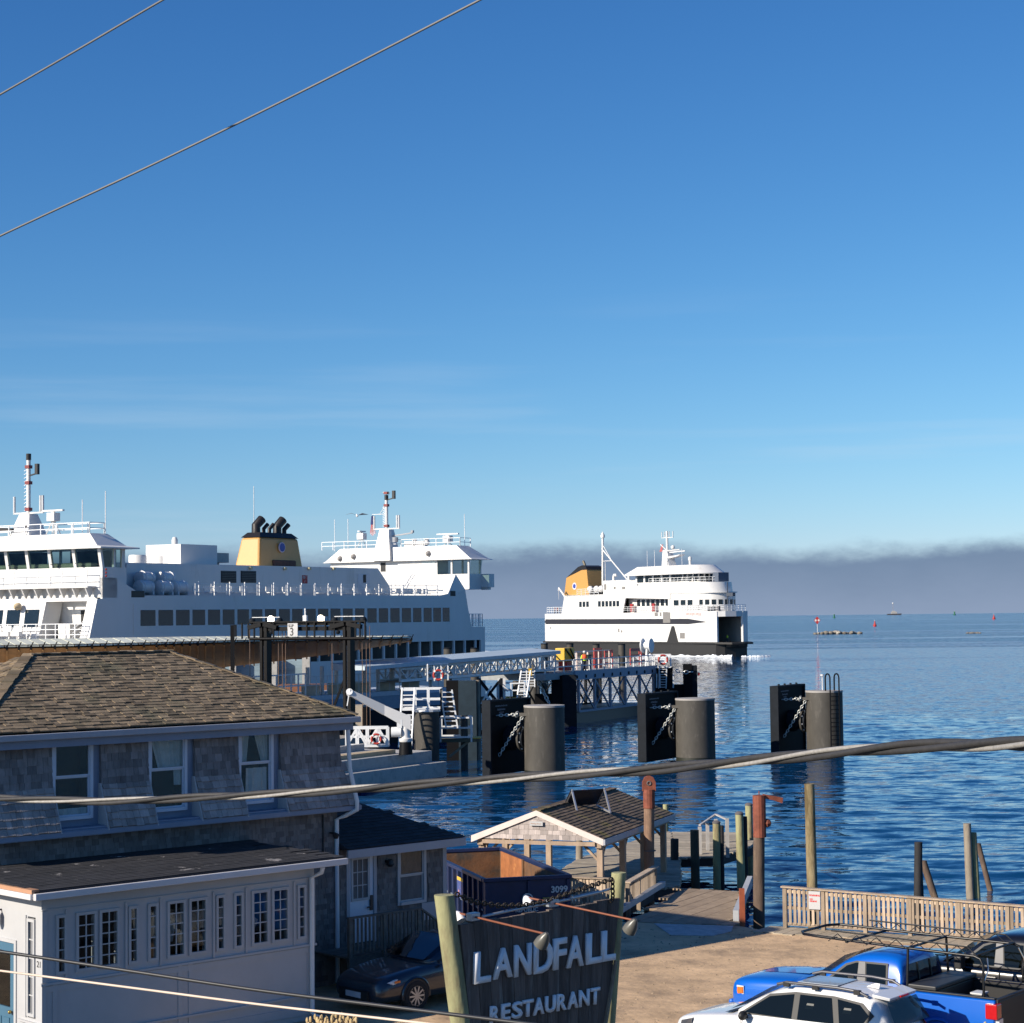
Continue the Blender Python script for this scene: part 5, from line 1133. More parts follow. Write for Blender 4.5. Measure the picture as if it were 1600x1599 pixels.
mb = MB(); q0, q1 = br0+V(1.2,.6,-1.4), br1+V(1,.6,-1.4); mb.hexa([q0-V(0,0,3.6), q1-V(0,0,3.6), q1+V(0,3,-3.6), q0+V(0,3,-3.6)], [q0, q1, q1+V(0,3,0), q0+V(0,3,0)]); wob(mb, 'dark_underside', fender_navy, tb_)
mb = MB(); railbox(mb, [br0+V(.1,.1,0), br0+(br1-br0)*.25+V(0,.1,0)], 1.75, (.5,1.), .06, .8); wob(mb, 'white_railing', galv_pale, tb_)
mb = MB(); railbox(mb, [br0+(br1-br0)*.25+V(0,.1,0), br1+V(0,.1,0)], 1.5, (.55,1.), .03, 1.15); wob(mb, 'railing', galv, tb_)
for i in range(10):
    t = .27+i*.072; p = br0+(br1-br0)*t+V(-.3,1.6,0); mb = MB(); mb.tube([p, p+V(0,0,2.2+.15*math.sin(i*3))], .16, 10); wob(mb, 'white_post', white_ship, tb_, 50)
for i in range(5):
    p = br0+(br1-br0)*(.28+i*.13)+V(-.2,1.0,.3); mb = MB(); mb.box(p[0]-.7, p[0]+.7, p[1], p[1]+.6, p[2]-.3, p[2]+.55); wob(mb, 'counterweight_bracket', mat('cream_bracket', (.55,.5,.38), .6, var=.2), tb_)
sheds = at(470, 1080, 168); tag(wob(MB().box(at(432,1088,168)[0], at(520,1088,168)[0], 168, 172, at(470,1092,168)[2], at(470,1071,168)[2]), 'brick_planter', mat('brown_red_brick', (.20,.085,.045), .85, var=.3, scale=3), thing('low_brick_wall', 'low red brown wall behind the bridge railing under the canopy', 'wall', sheds)), 'x', 'y'); 
_o = bpy.data.objects['brick_planter']; del _o['label']; del _o['category']

# --- covered passenger gangway with truss sides
cg0, cg1 = at(625, 1064, 160), at(868, 1046, 186)
cg = thing('covered_gangway', 'long covered passenger gangway with white truss sides and pale roof', 'gangway', cg0)
hG0, hG1 = at(625,1046,160)[2]-cg0[2], at(868,1024,186)[2]-cg1[2]
dv = V(-1.9, 1.1, 0)
for k_, o_ in enumerate((V(0,0,0), dv)):
    n = 22; mb = MB()
    for i in range(n+1):
        p = cg0+(cg1-cg0)*i/n+o_; h = hG0+(hG1-hG0)*i/n; mb.bar(p, p+V(0,0,h), .14)
        if i < n:
            q = cg0+(cg1-cg0)*(i+1)/n+o_; h2 = hG0+(hG1-hG0)*(i+1)/n
            mb.bar(p if i % 2 else p+V(0,0,h), q+V(0,0,h2) if i % 2 else q, .09)
    mb.bar(cg0+o_, cg1+o_, .22); mb.bar(cg0+o_+V(0,0,hG0), cg1+o_+V(0,0,hG1), .16); mb.bar(cg0+o_+V(0,0,hG0*.5), cg1+o_+V(0,0,hG1*.5), .05)
    wob(mb, 'side_truss', galv_pale, cg)
mb = MB(); mb.hexa([cg0-V(0,0,.15), cg1-V(0,0,.15), cg1+dv-V(0,0,.15), cg0+dv-V(0,0,.15)], [cg0, cg1, cg1+dv, cg0+dv]); wob(mb, 'floor', mat('tan_floor', (.30,.25,.19), .8), cg)
r0_, r1_ = cg0-(cg1-cg0)*.22, cg1
mb = MB(); u0, u1 = V(.5,-.3,hG0+.12), V(.5,-.3,hG1+.12); w_ = dv*1.45
mb.hexa([r0_+u0, r1_+u1, r1_+u1+w_, r0_+u0+w_], [r0_+u0+V(0,0,.3), r1_+u1+V(0,0,.3), r1_+u1+w_+V(0,0,.55), r0_+u0+w_+V(0,0,.55)]); wob(mb, 'roof', mat('pale_blue_roof', (.42,.50,.56), .5, var=.1), cg)
mb = MB(); railbox(mb, [at(668,1065,155), at(700,1063,157)], 1.3, (.5,1.), .05, .8); wob(mb, 'landing_railing', galv_pale, cg)

# --- fender walls under the gangway and lattice supports
fw = thing('fender_wall', 'tall dark fender wall standing in the water below the covered gangway', 'fender', gnd(735, 1196, .1))
Yf = 140.
mb = MB(); mb.box(at(697,1066,Yf)[0], at(716,1066,Yf)[0], Yf, Yf+1.5, -1.5, at(720,1064,Yf)[2]); wob(mb, 'dark_panel', fender_black, fw)
mb = MB(); mb.box(at(716,1066,Yf)[0]+.003, at(744,1066,Yf)[0], Yf-.2, Yf+1.3, -1.5, at(720,1064,Yf)[2]); wob(mb, 'blue_panel', mat('dark_teal_panel', (.018,.032,.042), .5, var=.25), fw)
mb = MB(); mb.tube([(at(747,1100,Yf)[0],Yf+.4,-1.5),(at(747,1100,Yf)[0],Yf+.4,at(747,1063,Yf)[2])], .16, 10); wob(mb, 'guide_pile', pile_grey, fw, 50)
Yl = 168.
lat = thing('lattice_support', 'dark crossed steel lattice tower under the covered gangway', 'support', at(775, 1120, Yl)*np.array([1,1,0]))
x0, x1, z1 = at(748,1100,Yl)[0], at(783,1100,Yl)[0], at(765,1062,Yl)[2]
mb = MB()
for dy in (0, 3):
    for x in (x0, x1): mb.bar((x,Yl+dy,-1), (x,Yl+dy,z1), .3)
    for i in range(2): za, zb = z1*(i)/2, z1*(i+1)/2; mb.bar((x0,Yl+dy,za), (x1,Yl+dy,zb), .18); mb.bar((x0,Yl+dy,zb), (x1,Yl+dy,za), .18)
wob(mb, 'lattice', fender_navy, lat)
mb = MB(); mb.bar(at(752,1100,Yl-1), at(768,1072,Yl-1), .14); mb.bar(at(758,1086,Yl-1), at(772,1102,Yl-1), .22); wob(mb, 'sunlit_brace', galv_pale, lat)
mb = MB(); mb.box(at(757,1130,Yl)[0], at(772,1130,Yl)[0], Yl+1, Yl+3, .1, 1.0); wob(mb, 'pile_cap', concrete_blk, lat)
# access platform with ladders and yellow gear between gangway and loading platform
Yp = 170.; ap = thing('access_platform', 'white framed access platform with yellow deck and ladder left of the dark dolphin', 'platform', at(790, 1092, Yp))
xa, xb, zf = at(777,1092,Yp)[0], at(820,1092,Yp)[0], at(800,1090,Yp)[2]
mb = MB(); mb.box(xa, xb, Yp, Yp+2.5, zf-.3, zf); wob(mb, 'deck', yellow_p, ap)
mb = MB(); mb.box(xa, xb, Yp+.05, Yp+2.4, -1, zf-.31); wob(mb, 'base', fender_black, ap)
for pts in ([(xa,Yp,zf),(xb,Yp,zf)], [(xa,Yp+2.4,zf),(xb,Yp+2.4,zf)]): mb = MB(); railbox(mb, pts, at(800,1068,Yp)[2]-zf, (.5,1.), .06, 1.1); wob(mb, 'railing', galv_pale, ap)
for x in (778, 786): mb = MB(); mb.box(at(x,1092,Yp)[0], at(x+4,1092,Yp)[0], Yp-.3, Yp, zf-.2, at(x,1060,Yp)[2]); wob(mb, 'white_column', white_ship, ap)
mb = MB(); mb.bar(at(778,1066,Yp-.4), at(794,1080,Yp-.4), .2); wob(mb, 'brace', white_ship, ap)
ladder(ap, at(815,1092,Yp-.3), at(822,1048,Yp+.5), .8, 10, galv_pale)
ladder(ap, at(829,1074,Yp+3), at(829,1048,Yp+3.2), .7, 6, galv_pale)
mb = MB(); mb.tube([at(807,1092,Yp+1), at(807,1064,Yp+1)], .34, 14); wob(mb, 'pipe_pile', steel_grey, ap, 50)

# --- loading platform with the deck truss
LP0, LP1 = at(905, 1050, 186), at(1022, 1039, 203)
LPdeg = math.degrees(math.atan2(LP1[1]-LP0[1], LP1[0]-LP0[0])); LF = Frame(np.array([LP0[0], LP0[1], 0]), LPdeg)
zl, ln_ = LP0[2], np.linalg.norm((LP1-LP0)[:2])
lp = thing('loading_platform', 'blue grey steel loading platform on a deep truss where the worker stands', 'platform', LF.o, LPdeg)
mb = MB(); mb.box(-7.5, ln_+.6, 0, 6.5, zl-.55, zl); mb.obj('deck', mat('platform_deck', (.30,.31,.31), .8, var=.15), lp)
mb = MB(); mb.box(-1.2, ln_+.6, -.12, -.003, zl-.75, zl+.1); mb.obj('edge_girder', blue_steel, lp)
for i in range(10): mb = MB(); q = -.8+i*(ln_+1)/9.5; mb.box(q-.09, q+.09, -.2, -.12, zl-.6, zl-.3); mb.obj('girder_bracket', fender_navy, lp)
zt_, zb_ = zl-.75, LF.k(905, 1112)[1]
for b_ in (.1, 6.):
    mb = MB(); n = 5
    for i in range(n+1): q = ln_*i/n; mb.bar((q,b_,zb_), (q,b_,zt_), .24)
    for i in range(n):
        q, q2 = ln_*i/n, ln_*(i+1)/n; mb.bar((q,b_,zt_), (q2,b_,zb_), .14); mb.bar((q,b_+.1,zb_), (q2,b_+.1,zt_), .1)
    mb.bar((0,b_,zb_), (ln_,b_,zb_), .2)
    mb.obj('truss', blue_steel if b_ < 1 else fender_navy, lp)
mb = MB(); mb.box(.3, ln_-.2, 6.2, 6.6, -.5, zt_); mb.obj('back_shade_wall', fender_navy, lp) if False else None
mb = MB(); mb.box(-.6, ln_+.4, .3, 6.2, -1.2, zb_-.05); mb.obj('shadow_block', mat('dark_blue_shadow', (.012,.02,.028), .5, var=.2), lp)  # dark box standing in for the shadow and reflection under the truss
hR = LF.k(960, 1026, 0)[1]-zl
for pts in ([(-7.4,.1,zl),(-1.2,.1,zl)], [(-1.0,.1,zl),(ln_*.52,.1,zl)], [(ln_*.52,.1,zl),(ln_+.4,.1,zl)]):
    mb = MB(); railbox(mb, pts, hR*.92, (.5,1.), .05, 1.9); mb.obj('railing', galv, lp)
mb = MB(); railbox(mb, [(-7.4,6.3,zl),(ln_+.4,6.3,zl)], hR*1.25, (.5,1.), .04, 3.); mb.obj('back_railing', galv, lp)
mb = MB(); mb.bar((-4,3.2,zl+1.75), (ln_*.78,3.2,zl+1.75), .1); 
for i in range(8): q = -4+i*(ln_*.78+4)/7; mb.bar((q,3.2,zl), (q,3.2,zl+1.75), .1)
mb.obj('pink_handrail', mat('primer_handrail', (.6,.47,.42), .5), lp)
for x0, x1, b_ in ((928, 940, 3.6), (945, 957, 3.9), (985, 999, 4.2), (1002, 1012, 4.5)):
    q0, q1 = LF.k(x0, 1035, b_)[0], LF.k(x1, 1035, b_)[0]; pnl = thing('red_barrier', {928:'solid red barrier just right of the dark box by the worker', 945:'open red barrier next to the solid red one', 985:'red barrier left of the winch at the platform end', 1002:'red barrier right under the grey winch'}[x0], 'barrier', LF.w((q0+q1)/2, b_, zl), LPdeg, 'red barriers on the loading platform'); w_ = (q1-q0)/2
    if x0 == 928: mb = MB(); mb.box(-w_, w_, -.05, .05, .0, 2.0); mb.obj('panel', red_p, pnl)
    else:
        for z0_, z1_ in ((.25,.5),(.9,1.1),(1.45,1.75)): mb = MB(); mb.box(-w_, w_, -.05, .05, z0_, z1_); mb.obj('rail', red_p, pnl)
        for q in (-w_, w_): mb = MB(); mb.box(q-.06, q+.06, -.045, .045, 0, 1.7); mb.obj('upright', red_p, pnl)
q = LF.k(920, 1038, .6)[0]; pb = thing('control_box', 'dark control box beside the worker on the loading platform', 'box', LF.w(q, .8, zl), LPdeg); mb = MB(); mb.box(-.42, .42, -.3, .3, .15, 1.45); mb.obj('cabinet', mat('dark_navy_box', (.02,.025,.05), .5), pb); mb = MB(); mb.box(-.46, .46, -.34, .34, 1.45, 1.52); mb.obj('lid', fender_navy, pb); mb = MB(); mb.box(-.5, .5, -.36, .36, 0, .14); mb.obj('plinth', galv, pb)
q = LF.k(883, 1034, 2.5)[0]; yb = thing('yellow_machine', 'yellow lifting machine on the platform left of the worker', 'machine', LF.w(q, 2.5, zl), LPdeg)
mb = MB(); mb.box(-1.2, 1.1, -.5, .5, .9, 2.2); mb.obj('body', yellow_p, yb, bevel=.08); mb = MB(); mb.box(-.6, .5, -.45, .45, .05, .9); mb.obj('base', red_p, yb, bevel=.05); mb = MB(); mb.bar((-1.2,-.56,2.15), (.9,-.56,1.0), .12); mb.bar((0,-.56,2.15), (1.0,-.56,1.2), .1); mb.obj('dark_arm', black_steel, yb)
q = LF.k(1014, 1028, 1.0)[0]; wn = thing('grey_winch', 'pale grey winch drum at the right end of the loading platform', 'winch', LF.w(q, 1.2, zl), LPdeg)
mb = MB(); mb.lathe([(.75,-.5),(.75,-.42),(.4,-.4),(.4,.4),(.75,.42),(.75,.5)], (0,0,2.1), 18, Matrix.Rotation(R(90), 3, 'X')); mb.obj('drum', galv_pale, wn, smooth=40); mb = MB(); mb.bar((-.4,0,0), (0,0,2.1), .16); mb.bar((.4,0,0), (0,0,2.1), .16); mb.obj('stand', galv, wn)
# end frame with life ring, ladder head and piles
eY = 203.; ef = thing('end_frame', 'white framed ladder head with dark fender at the end of the platform', 'ladder', at(1034, 1040, eY))
xa, xb, za, zb2 = at(1020,1042,eY)[0], at(1048,1042,eY)[0], at(1034,1043,eY)[2], at(1034,1023,eY)[2]
mb = MB(); railbox(mb, [(xa,eY,za),(xb,eY,za)], zb2-za, (0.,.5,1.), .07, 2.0); wob(mb, 'frame', galv_pale, ef)
ladder(ef, at(1035,1076,eY-.4), at(1036,1040,eY-.4), .75, 9, galv)
mb = MB(); mb.box(at(1024,1080,eY)[0], at(1052,1080,eY)[0], eY+.2, eY+1.8, -1, at(1034,1043,eY)[2]); wob(mb, 'dark_fender', fender_black, ef)
for x in (1026, 1031, 1052): mb = MB(); mb.bar(at(x,1075,eY-.8), at(x,1053,eY-.8), .13); wob(mb, 'guide_bar', galv, ef)
lifebuoy('red life ring in the white frame at the end of the loading platform', at(1036, 1031, eY-.3), .45)
eY2 = 205.; dk = thing('fender_pile', 'dark fender pile with a red lamp beyond the loading platform', 'fender', at(1078, 1090, eY2)*np.array([1,1,0]))
mb = MB(); mb.box(at(1069,1080,eY2)[0], at(1082,1080,eY2)[0], eY2, eY2+1.2, -1, at(1075,1038,eY2)[2]); wob(mb, 'panel', fender_black, dk); mb = MB(); mb.box(at(1082,1080,eY2)[0]+.005, at(1090,1080,eY2)[0], eY2+.1, eY2+1., -1, at(1085,1040,eY2)[2]); wob(mb, 'post', fender_navy, dk)
mb = MB(); mb.box(at(1091,1080,eY2)[0], at(1094,1080,eY2)[0], eY2+.2, eY2+.6, at(1090,1056,eY2)[2], at(1090,1051,eY2)[2]); wob(mb, 'red_lamp', red_p, dk)
mb = MB(); mb.box(at(1050,1080,eY2)[0], at(1069,1080,eY2)[0]-.005, eY2+.2, eY2+1.4, -1, at(1060,1070,eY2)[2]); wob(mb, 'low_panel', fender_black, dk)
mb = MB(); chain(mb, [at(1056,1048,eY2-.3), at(1068,1051,eY2-.3), at(1082,1050,eY2-.3)], .5, .06, .16); o = wob(mb, 'chain', chain_galv, dk); o['kind'] = 'stuff'
# big dark fender wall left of the platform truss
Yg = 182.; f2 = thing('fender_wall', 'dark blue fender wall between the nearest dolphin and the platform truss', 'fender', at(883, 1135, Yg)*np.array([1,1,0]))
mb = MB(); mb.box(at(862,1100,Yg)[0], at(879,1100,Yg)[0], Yg, Yg+1.4, -1.5, at(870,1056,Yg)[2]); wob(mb, 'black_panel', fender_black, f2)
mb = MB(); mb.box(at(879,1100,Yg)[0]+.004, at(901,1100,Yg)[0], Yg-.1, Yg+1.2, -1.5, at(880,1055,Yg)[2]); wob(mb, 'blue_panel', fender_navy, f2)
mb = MB(); mb.box(at(836,1100,Yg)[0], at(862,1100,Yg)[0]-.004, Yg+.4, Yg+1.4, -1.5, at(850,1085,Yg)[2]); wob(mb, 'low_beam', fender_black, f2)
mb = MB(); chain(mb, [at(840,1065,Yg-.5), at(861,1067,Yg-.5)], .5, .06, .16); chain(mb, [at(841,1066,Yg-.5), at(858,1099,Yg-1.2)], .5, .06, .16); o = wob(mb, 'chain', chain_galv, f2); o['kind'] = 'stuff'
tag(wob(MB().box(at(826,1048,Yp)[0], at(831.5,1048,Yp)[0], Yp+2.2, Yp+2.8, at(830,1056,Yp+2)[2], at(830,1045,Yp+2)[2]), 'can', yellow_p, thing('yellow_canister', 'bright yellow canister at the head of the white ladder', 'canister', at(829,1055,Yp+2.2))), 'x', 'y'); _o = bpy.data.objects['can']; del _o['label']; del _o['category']
# round guide piles beyond the gangway
for i, (x, yt, yb, w_, Y, lb) in enumerate(((700,1013,1075,13,205,'dark round pile rising through the gangway roof, left of a pair'),(742,1013,1068,13,215,'dark round pile rising through the gangway roof, right of a pair'),(834,1014,1060,13.5,200,'dark round pile at the right end of the gangway roof'),(851,1006,1045,11,260,'round pile against the black stern corner of the far ferry'),(891,1006,1045,11,262,'round pile directly left of the worker against the ferry hull'),(932,1007,1045,11,264,'round pile directly right of the worker against the ferry hull'),(972,1007,1045,11,266,'rightmost round pile in the row against the ferry hull'))):
    p = at(x, yb, Y); r = w_*Y/FPX/2; t = thing('guide_pile', lb, 'pile', (p[0], Y, 0), 0, 'round guide piles beyond the gangway')
    mb = MB(); mb.lathe([(r,-1.5),(r,at(x,yt,Y)[2])], n=18); mb.obj('shaft', steel_grey, t, smooth=40)
    mb = MB(); mb.lathe([(r*1.02,at(x,yt,Y)[2]-.1),(r*1.02,at(x,yt,Y)[2]+.05)], n=18); mb.obj('cap', fender_navy, t)

# ================================================================ FERRY AT THE SLIP (frame FA: a along the hull away from us, b into the hull, c up)
FA = Frame((-34.6, 184, 0), 60)
fa = thing('docked_ferry', 'large white ferry lying at the slip with two bridges and a buff funnel', 'ferry', FA.o, 60)
ship_w = white_ship
ship_glass = mat('ship_window', (.012,.02,.026), .08, var=.2, spec=.6)
ship_dark = mat('ship_dark_opening', (.008,.009,.011), .6, var=.2)
buff = mat('buff_funnel', (.50,.27,.075), .45, var=.05)
funnel_black = mat('funnel_black', (.012,.010,.010), .5, var=.1)
rail_w = mat('white_rail', (.72,.73,.74), .4, var=.05)
blue_logo = mat('blue_emblem', (.03,.06,.30), .5)
deck_grey = mat('ship_deck_grey', (.25,.26,.27), .8)
def plate(mb, pts_ac, b0, b1): return mb.ext([(a, b0, c) for a, c in pts_ac], (0, b1-b0, 0))
def recA(x0, y0, x1, y1, b): a0, c1 = FA.k(x0, y0, b); a1, c0 = FA.k(x1, y1, b); return a0, a1, c0, c1
BW = 19.5
for nm, b0, b1 in (('side_shell', 0, .25), ('side_shell', BW-.25, BW)):
    mb = MB()
    plate(mb, [(-6.85,8.4),(-5.75,12.1),(-5.07,12.1),(-5.07,14.0),(-3.2,14.0),(.5,12.4),(52.7,12.62),(57.95,13.3),(58.6,11.0),(58.95,10.1),(59.3,8.9),(62.4,8.9),(62.4,7.35),(-7,7.35)], b0, b1)
    plate(mb, [(-7,7.35),(21,7.35),(21,5.6),(-7,5.6)], b0, b1); plate(mb, [(-7,5.6),(62.4,5.6),(62.4,.6),(-7,.6)], b0, b1)
    for i in range(17): q = 21+i*2.45; plate(mb, [(q,7.35),(q+.28,7.35),(q+.28,5.6),(q,5.6)], b0+.03*(b0 < 1), b1-.03*(b0 > 1))
    plate(mb, [(61.4,7.35),(62.4,7.35),(62.4,5.6),(61.4,5.6)], b0, b1)
    mb.obj(nm, ship_w, fa, fix=True)
mb = MB(); mb.box(-7, 62.3, .26, BW-.26, -1, .6); mb.box(-6.9, 62.3, .8, BW-.8, .6, 7.9); mb.obj('car_deck', ship_dark, fa)
mb = MB(); mb.box(-7, 62.38, .0, BW, -1, .58); mb.obj('boot_topping', ship_dark, fa)
mb = MB(); mb.box(62.3, 62.5, .2, BW-.2, .6, 8.9); mb.obj('stern_gate', ship_w, fa)
mb = MB(); mb.box(-6.8, 62, .3, BW-.3, 8.2, 8.38); mb.obj('passenger_deck', deck_grey, fa)
mb = MB(); mb.box(-2.8, 57.6, .26, BW-.26, 12.2, 12.42); mb.obj('upper_deck', deck_grey, fa)
mb = MB(); mb.box(57.6, 57.9, .26, BW-.26, 8.4, 13.2); mb.obj('aft_bulkhead', ship_w, fa)
wl = [(219.5,243),(247.5,270.5),(275,296.3),(300.8,320.5),(325,344),(348,366.5),(371,389),(393,410),(414,431.5),(436,453),(456.5,473),(477,493.5),(497,513),(516.5,532),(536,551),(555,569.5),(574,588.5),(592,606.5),(610,624.5),(628,642.3),(645.5,658.5),(662,674.5),(677,689.3),(691.7,702.5)]
for i, (x0, x1) in enumerate(wl):
    a0, a1 = FA.k(x0, 966)[0], FA.k(x1, 966)[0]; mb = MB(); mb.box(a0, a1, -.03, .05, 9.58, 11.06+.15*i/24); mb.obj('saloon_window', ship_glass, fa, bevel=.04)
mb = MB(); mb.box(0.7, 56, -.04, 0, 8.2, 8.32); mb.box(-.9, -.6, -.05, 0, 8.3, 11.6); mb.obj('rubbing_strake', ship_w, fa)
a0, a1, c0, c1 = recA(205, 923, 226, 934, 0); mb = MB(); mb.box(a0, a1, -.03, .1, c0, c1); mb.obj('side_vent', funnel_black, fa, bevel=.1)

# --- front end: sloped lower front, walkway, bridge
aF = -5.07
def mapF(b, c, d=0.):        # sloping lower front: outward offset d
    return (-6.85+(c-8.4)*.297-d, b, c)
def qF(mb, b0, b1, c0, c1, d0, d1):
    p = [mapF(b, c, d) for d in (d0, d1) for b, c in ((b0,c0),(b1,c0),(b1,c1),(b0,c1))]; return mb.add(p, [(0,1,2,3),(7,6,5,4),(0,4,5,1),(1,5,6,2),(2,6,7,3),(3,7,4,0)])
mb = MB(); qF(mb, 6.1, BW-6.1, 8.4, 12.2, -.2, 0); qF(mb, .26, 1.15, 8.4, 12.2, -.2, 0); qF(mb, BW-1.15, BW-.26, 8.4, 12.2, -.2, 0); qF(mb, 1.15, 6.1, 11.9, 12.2, -.2, 0); qF(mb, BW-6.1, BW-1.15, 11.9, 12.2, -.2, 0)
mb.obj('front_wall', ship_w, fa, fix=True)
mb = MB(); qF(mb, 6.08, 6.3, 8.4, 11.9, -2.2, -.2); qF(mb, 1.0, 1.15, 8.4, 11.9, -2.2, -.2); mb.box(-3.6, -3.4, .3, 7, 8.4, 12.0); mb.obj('porch_recess', ship_w, fa, fix=True)
mb = MB(); mb.box(-3.62, -3.6, 2.5, 3.9, 9.1, 11.1); mb.obj('porch_window', ship_dark, fa)
mb = MB(); mb.box(-5.2, -3.7, 3.8, 5.2, 8.4, 9.8); mb.obj('deck_locker', ship_w, fa)
for i in range(3):
    mb = MB(); z0, z1 = 8.5+i*.55, 8.5+i*.55; mb.bar((-6.2,2.6,8.6+i*.4), (-5.0,1.3,9.8+i*.4), .07); mb.obj('stair_rail', rail_w, fa)
for b0, b1 in ((11.2,12.4),(9.05,10.5),(6.7,8.25),(13.6,15.0),(15.8,17.1)):
    mb = MB(); p = [mapF(b1-.05, 9.65, .02), mapF(b0-.25+.05, 9.65, .02), mapF(b0-.0, 11.2, .02), mapF(b1+.15, 11.2, .02)]; mb.ext(p, (-.04,0,0)); mb.obj('front_window', ship_glass, fa, fix=True)
mb = MB(); mb.lathe([(.1,-.5),(.34,-.2),(.34,.15),(.1,.2)], mapF(9.0, 11.5, .5), 12, Matrix.Rotation(R(80), 3, 'Y')); mb.bar(mapF(9.0,11.2,0), mapF(9.0,11.5,.5), .1); mb.obj('searchlight', mat('brass_lamp', (.5,.4,.25), .4), fa, smooth=40)
mb = MB(); railbox(mb, [(-6.95,.4,8.4),(-6.95,BW-.4,8.4)], 1.45, (.33,.66,1.), .035, 1.2); mb.obj('foredeck_rail', rail_w, fa)
mb = MB(); mb.box(-9.6, -6.9, .2, BW-.2, .6, 8.35); mb.obj('foredeck_hull', ship_w, fa)
seat = mat('white_bench', (.70,.69,.66), .5)
for i in range(7): b = 6.8+i*1.3; mb = MB(); mb.box(-8.6, -8.2, b, b+1.0, 8.8, 9.2); mb.box(-8.2, -8.1, b, b+1.0, 9.0, 9.75); mb.obj('deck_bench', seat, fa)
# walkway under the bridge windows with brackets
mb = MB(); mb.box(aF-1.15, aF+.1, .75, BW-.75, 13.1, 13.25); mb.obj('bridge_walkway', ship_w, fa)
mb = MB(); railbox(mb, [(aF-1.1,.85,13.25),(aF-1.1,BW-.85,13.25)], 1.55, (.3,.62,1.), .03, 3.05); mb.obj('walkway_rail', rail_w, fa)
for i in range(12):
    b = 1.1+i*1.55; mb = MB(); mb.ext([(aF-1.1,b-.06,13.1),(aF+.05,b-.06,13.1),(aF-.5,b-.06,12.1)], (0,.12,0)); mb.obj('walkway_bracket', ship_w, fa, fix=True)
mb = MB(); mb.box(aF-.0, aF+3.6, .3, BW-.3, 12.2, 14.98); mb.box(aF, aF+2., 0, .3, 12.2, 14.98); mb.box(aF, aF+2., BW-.3, BW, 12.2, 14.98); mb.obj('bridge_front', ship_w, fa)
mb = MB(); mb.box(-4.85, -4.6, -.1, 0, 14.0, 14.9); nl = mb.obj('signal_panel', ship_w, fa)
for z in (14.15, 14.45, 14.75): mb = MB(); mb.ball((-4.73,-.13,z), .1, 8); mb.obj('signal_lamp', red_p, nl)
# wheelhouse windows: mullions and panes, open glass box so one sees through
mb = MB(); c0, c1, lean = 14.98, 16.66, .35
mull = [.15, 3.25, 6.2, 9.0, 11.6, 14.0, 16.6, 19.3]
for b in mull: mb.hexa([(aF-.02,b-.17,c0),(aF+.25,b-.17,c0),(aF+.25,b+.17,c0),(aF-.02,b+.17,c0)], [(aF-lean,b-.17,c1),(aF-lean+.27,b-.17,c1),(aF-lean+.27,b+.17,c1),(aF-lean,b+.17,c1)])
for a in (-3.3, -2.2): mb.box(a-.1, a+.1, .1, .35, c0, c1); mb.box(a-.1, a+.1, BW-.35, BW-.1, c0, c1)
for b in (.3, 4, 8, 12, 16, BW-.5): mb.box(-1.85, -1.65, b, b+.2, c0, c1)
mb.obj('bridge_mullion', ship_w, fa, fix=True)
bg_glass = glassm('bridge_glass', (.42,.52,.5), .04)
for i in range(len(mull)-1):
    b0, b1 = mull[i]+.17, mull[i+1]-.17; mb = MB(); mb.add([(aF+.06,b0,c0),(aF+.06,b1,c0),(aF-lean+.08,b1,c1),(aF-lean+.08,b0,c1)], [(0,1,2,3)]); mb.obj('bridge_window', bg_glass, fa)
for a0, a1 in ((-4.7,-3.4),(-3.2,-2.3)): mb = MB(); mb.add([(a0-(.28 if a0 < -4 else 0),.22,c0),(a1,.22,c0),(a1,.15,c1),(a0-(.28 if a0 < -4 else 0),.15,c1)], [(0,1,2,3)]); mb.obj('bridge_window', bg_glass, fa)
mb = MB(); mb.box(aF+.7, aF+1.5, 2, BW-2, 14.2, 15.4); mb.obj('bridge_console', mat('olive_console', (.28,.29,.20), .6, var=.2), fa)
mb = MB(); mb.box(-2.2, -1.5, 1.5, 6.5, 14.98, 16.6); mb.box(-2.2, -1.5, 10, BW-1, 14.98, 16.6); mb.obj('bridge_back_wall', ship_dark, fa)
for b in (2.2, 5.2, 10.5): mb = MB(); mb.bar((aF-.15,b,15.0), (aF-.3,b+.8,15.35), .05); mb.obj('wiper', funnel_black, fa)
mb = MB(); o1 = [(aF-1.0,-.7,16.66),(-1.0,-.9,16.66),(-1.0,BW+.9,16.66),(aF-1.0,BW+.7,16.66)]; o2 = [(x,y,16.78) for x,y,_ in o1]; o3 = [(aF+.1,1.6,18.1),(-2.6,1.6,18.1),(-2.6,BW-1.6,18.1),(aF+.1,BW-1.6,18.1)]; o25 = [(aF-.6,.1,16.95),(-1.7,.1,16.95),(-1.7,BW-.1,16.95),(aF-.6,BW-.1,16.95)]
mb.add(o1+o2+o25+o3, [(3,2,1,0)]+[(i*4+k, i*4+(k+1)%4, (i+1)*4+(k+1)%4, (i+1)*4+k) for i in range(3) for k in range(4)]+[(12,13,14,15)]); mb.obj('bridge_roof', ship_w, fa)
mb = MB(); railbox(mb, [(aF+.3,BW-1.8,18.1),(aF+.3,1.8,18.1),(-2.8,1.8,18.1),(-2.8,BW-1.8,18.1)], 1.0, (.5,1.), .04, 1.9); mb.obj('roof_rail', rail_w, fa)
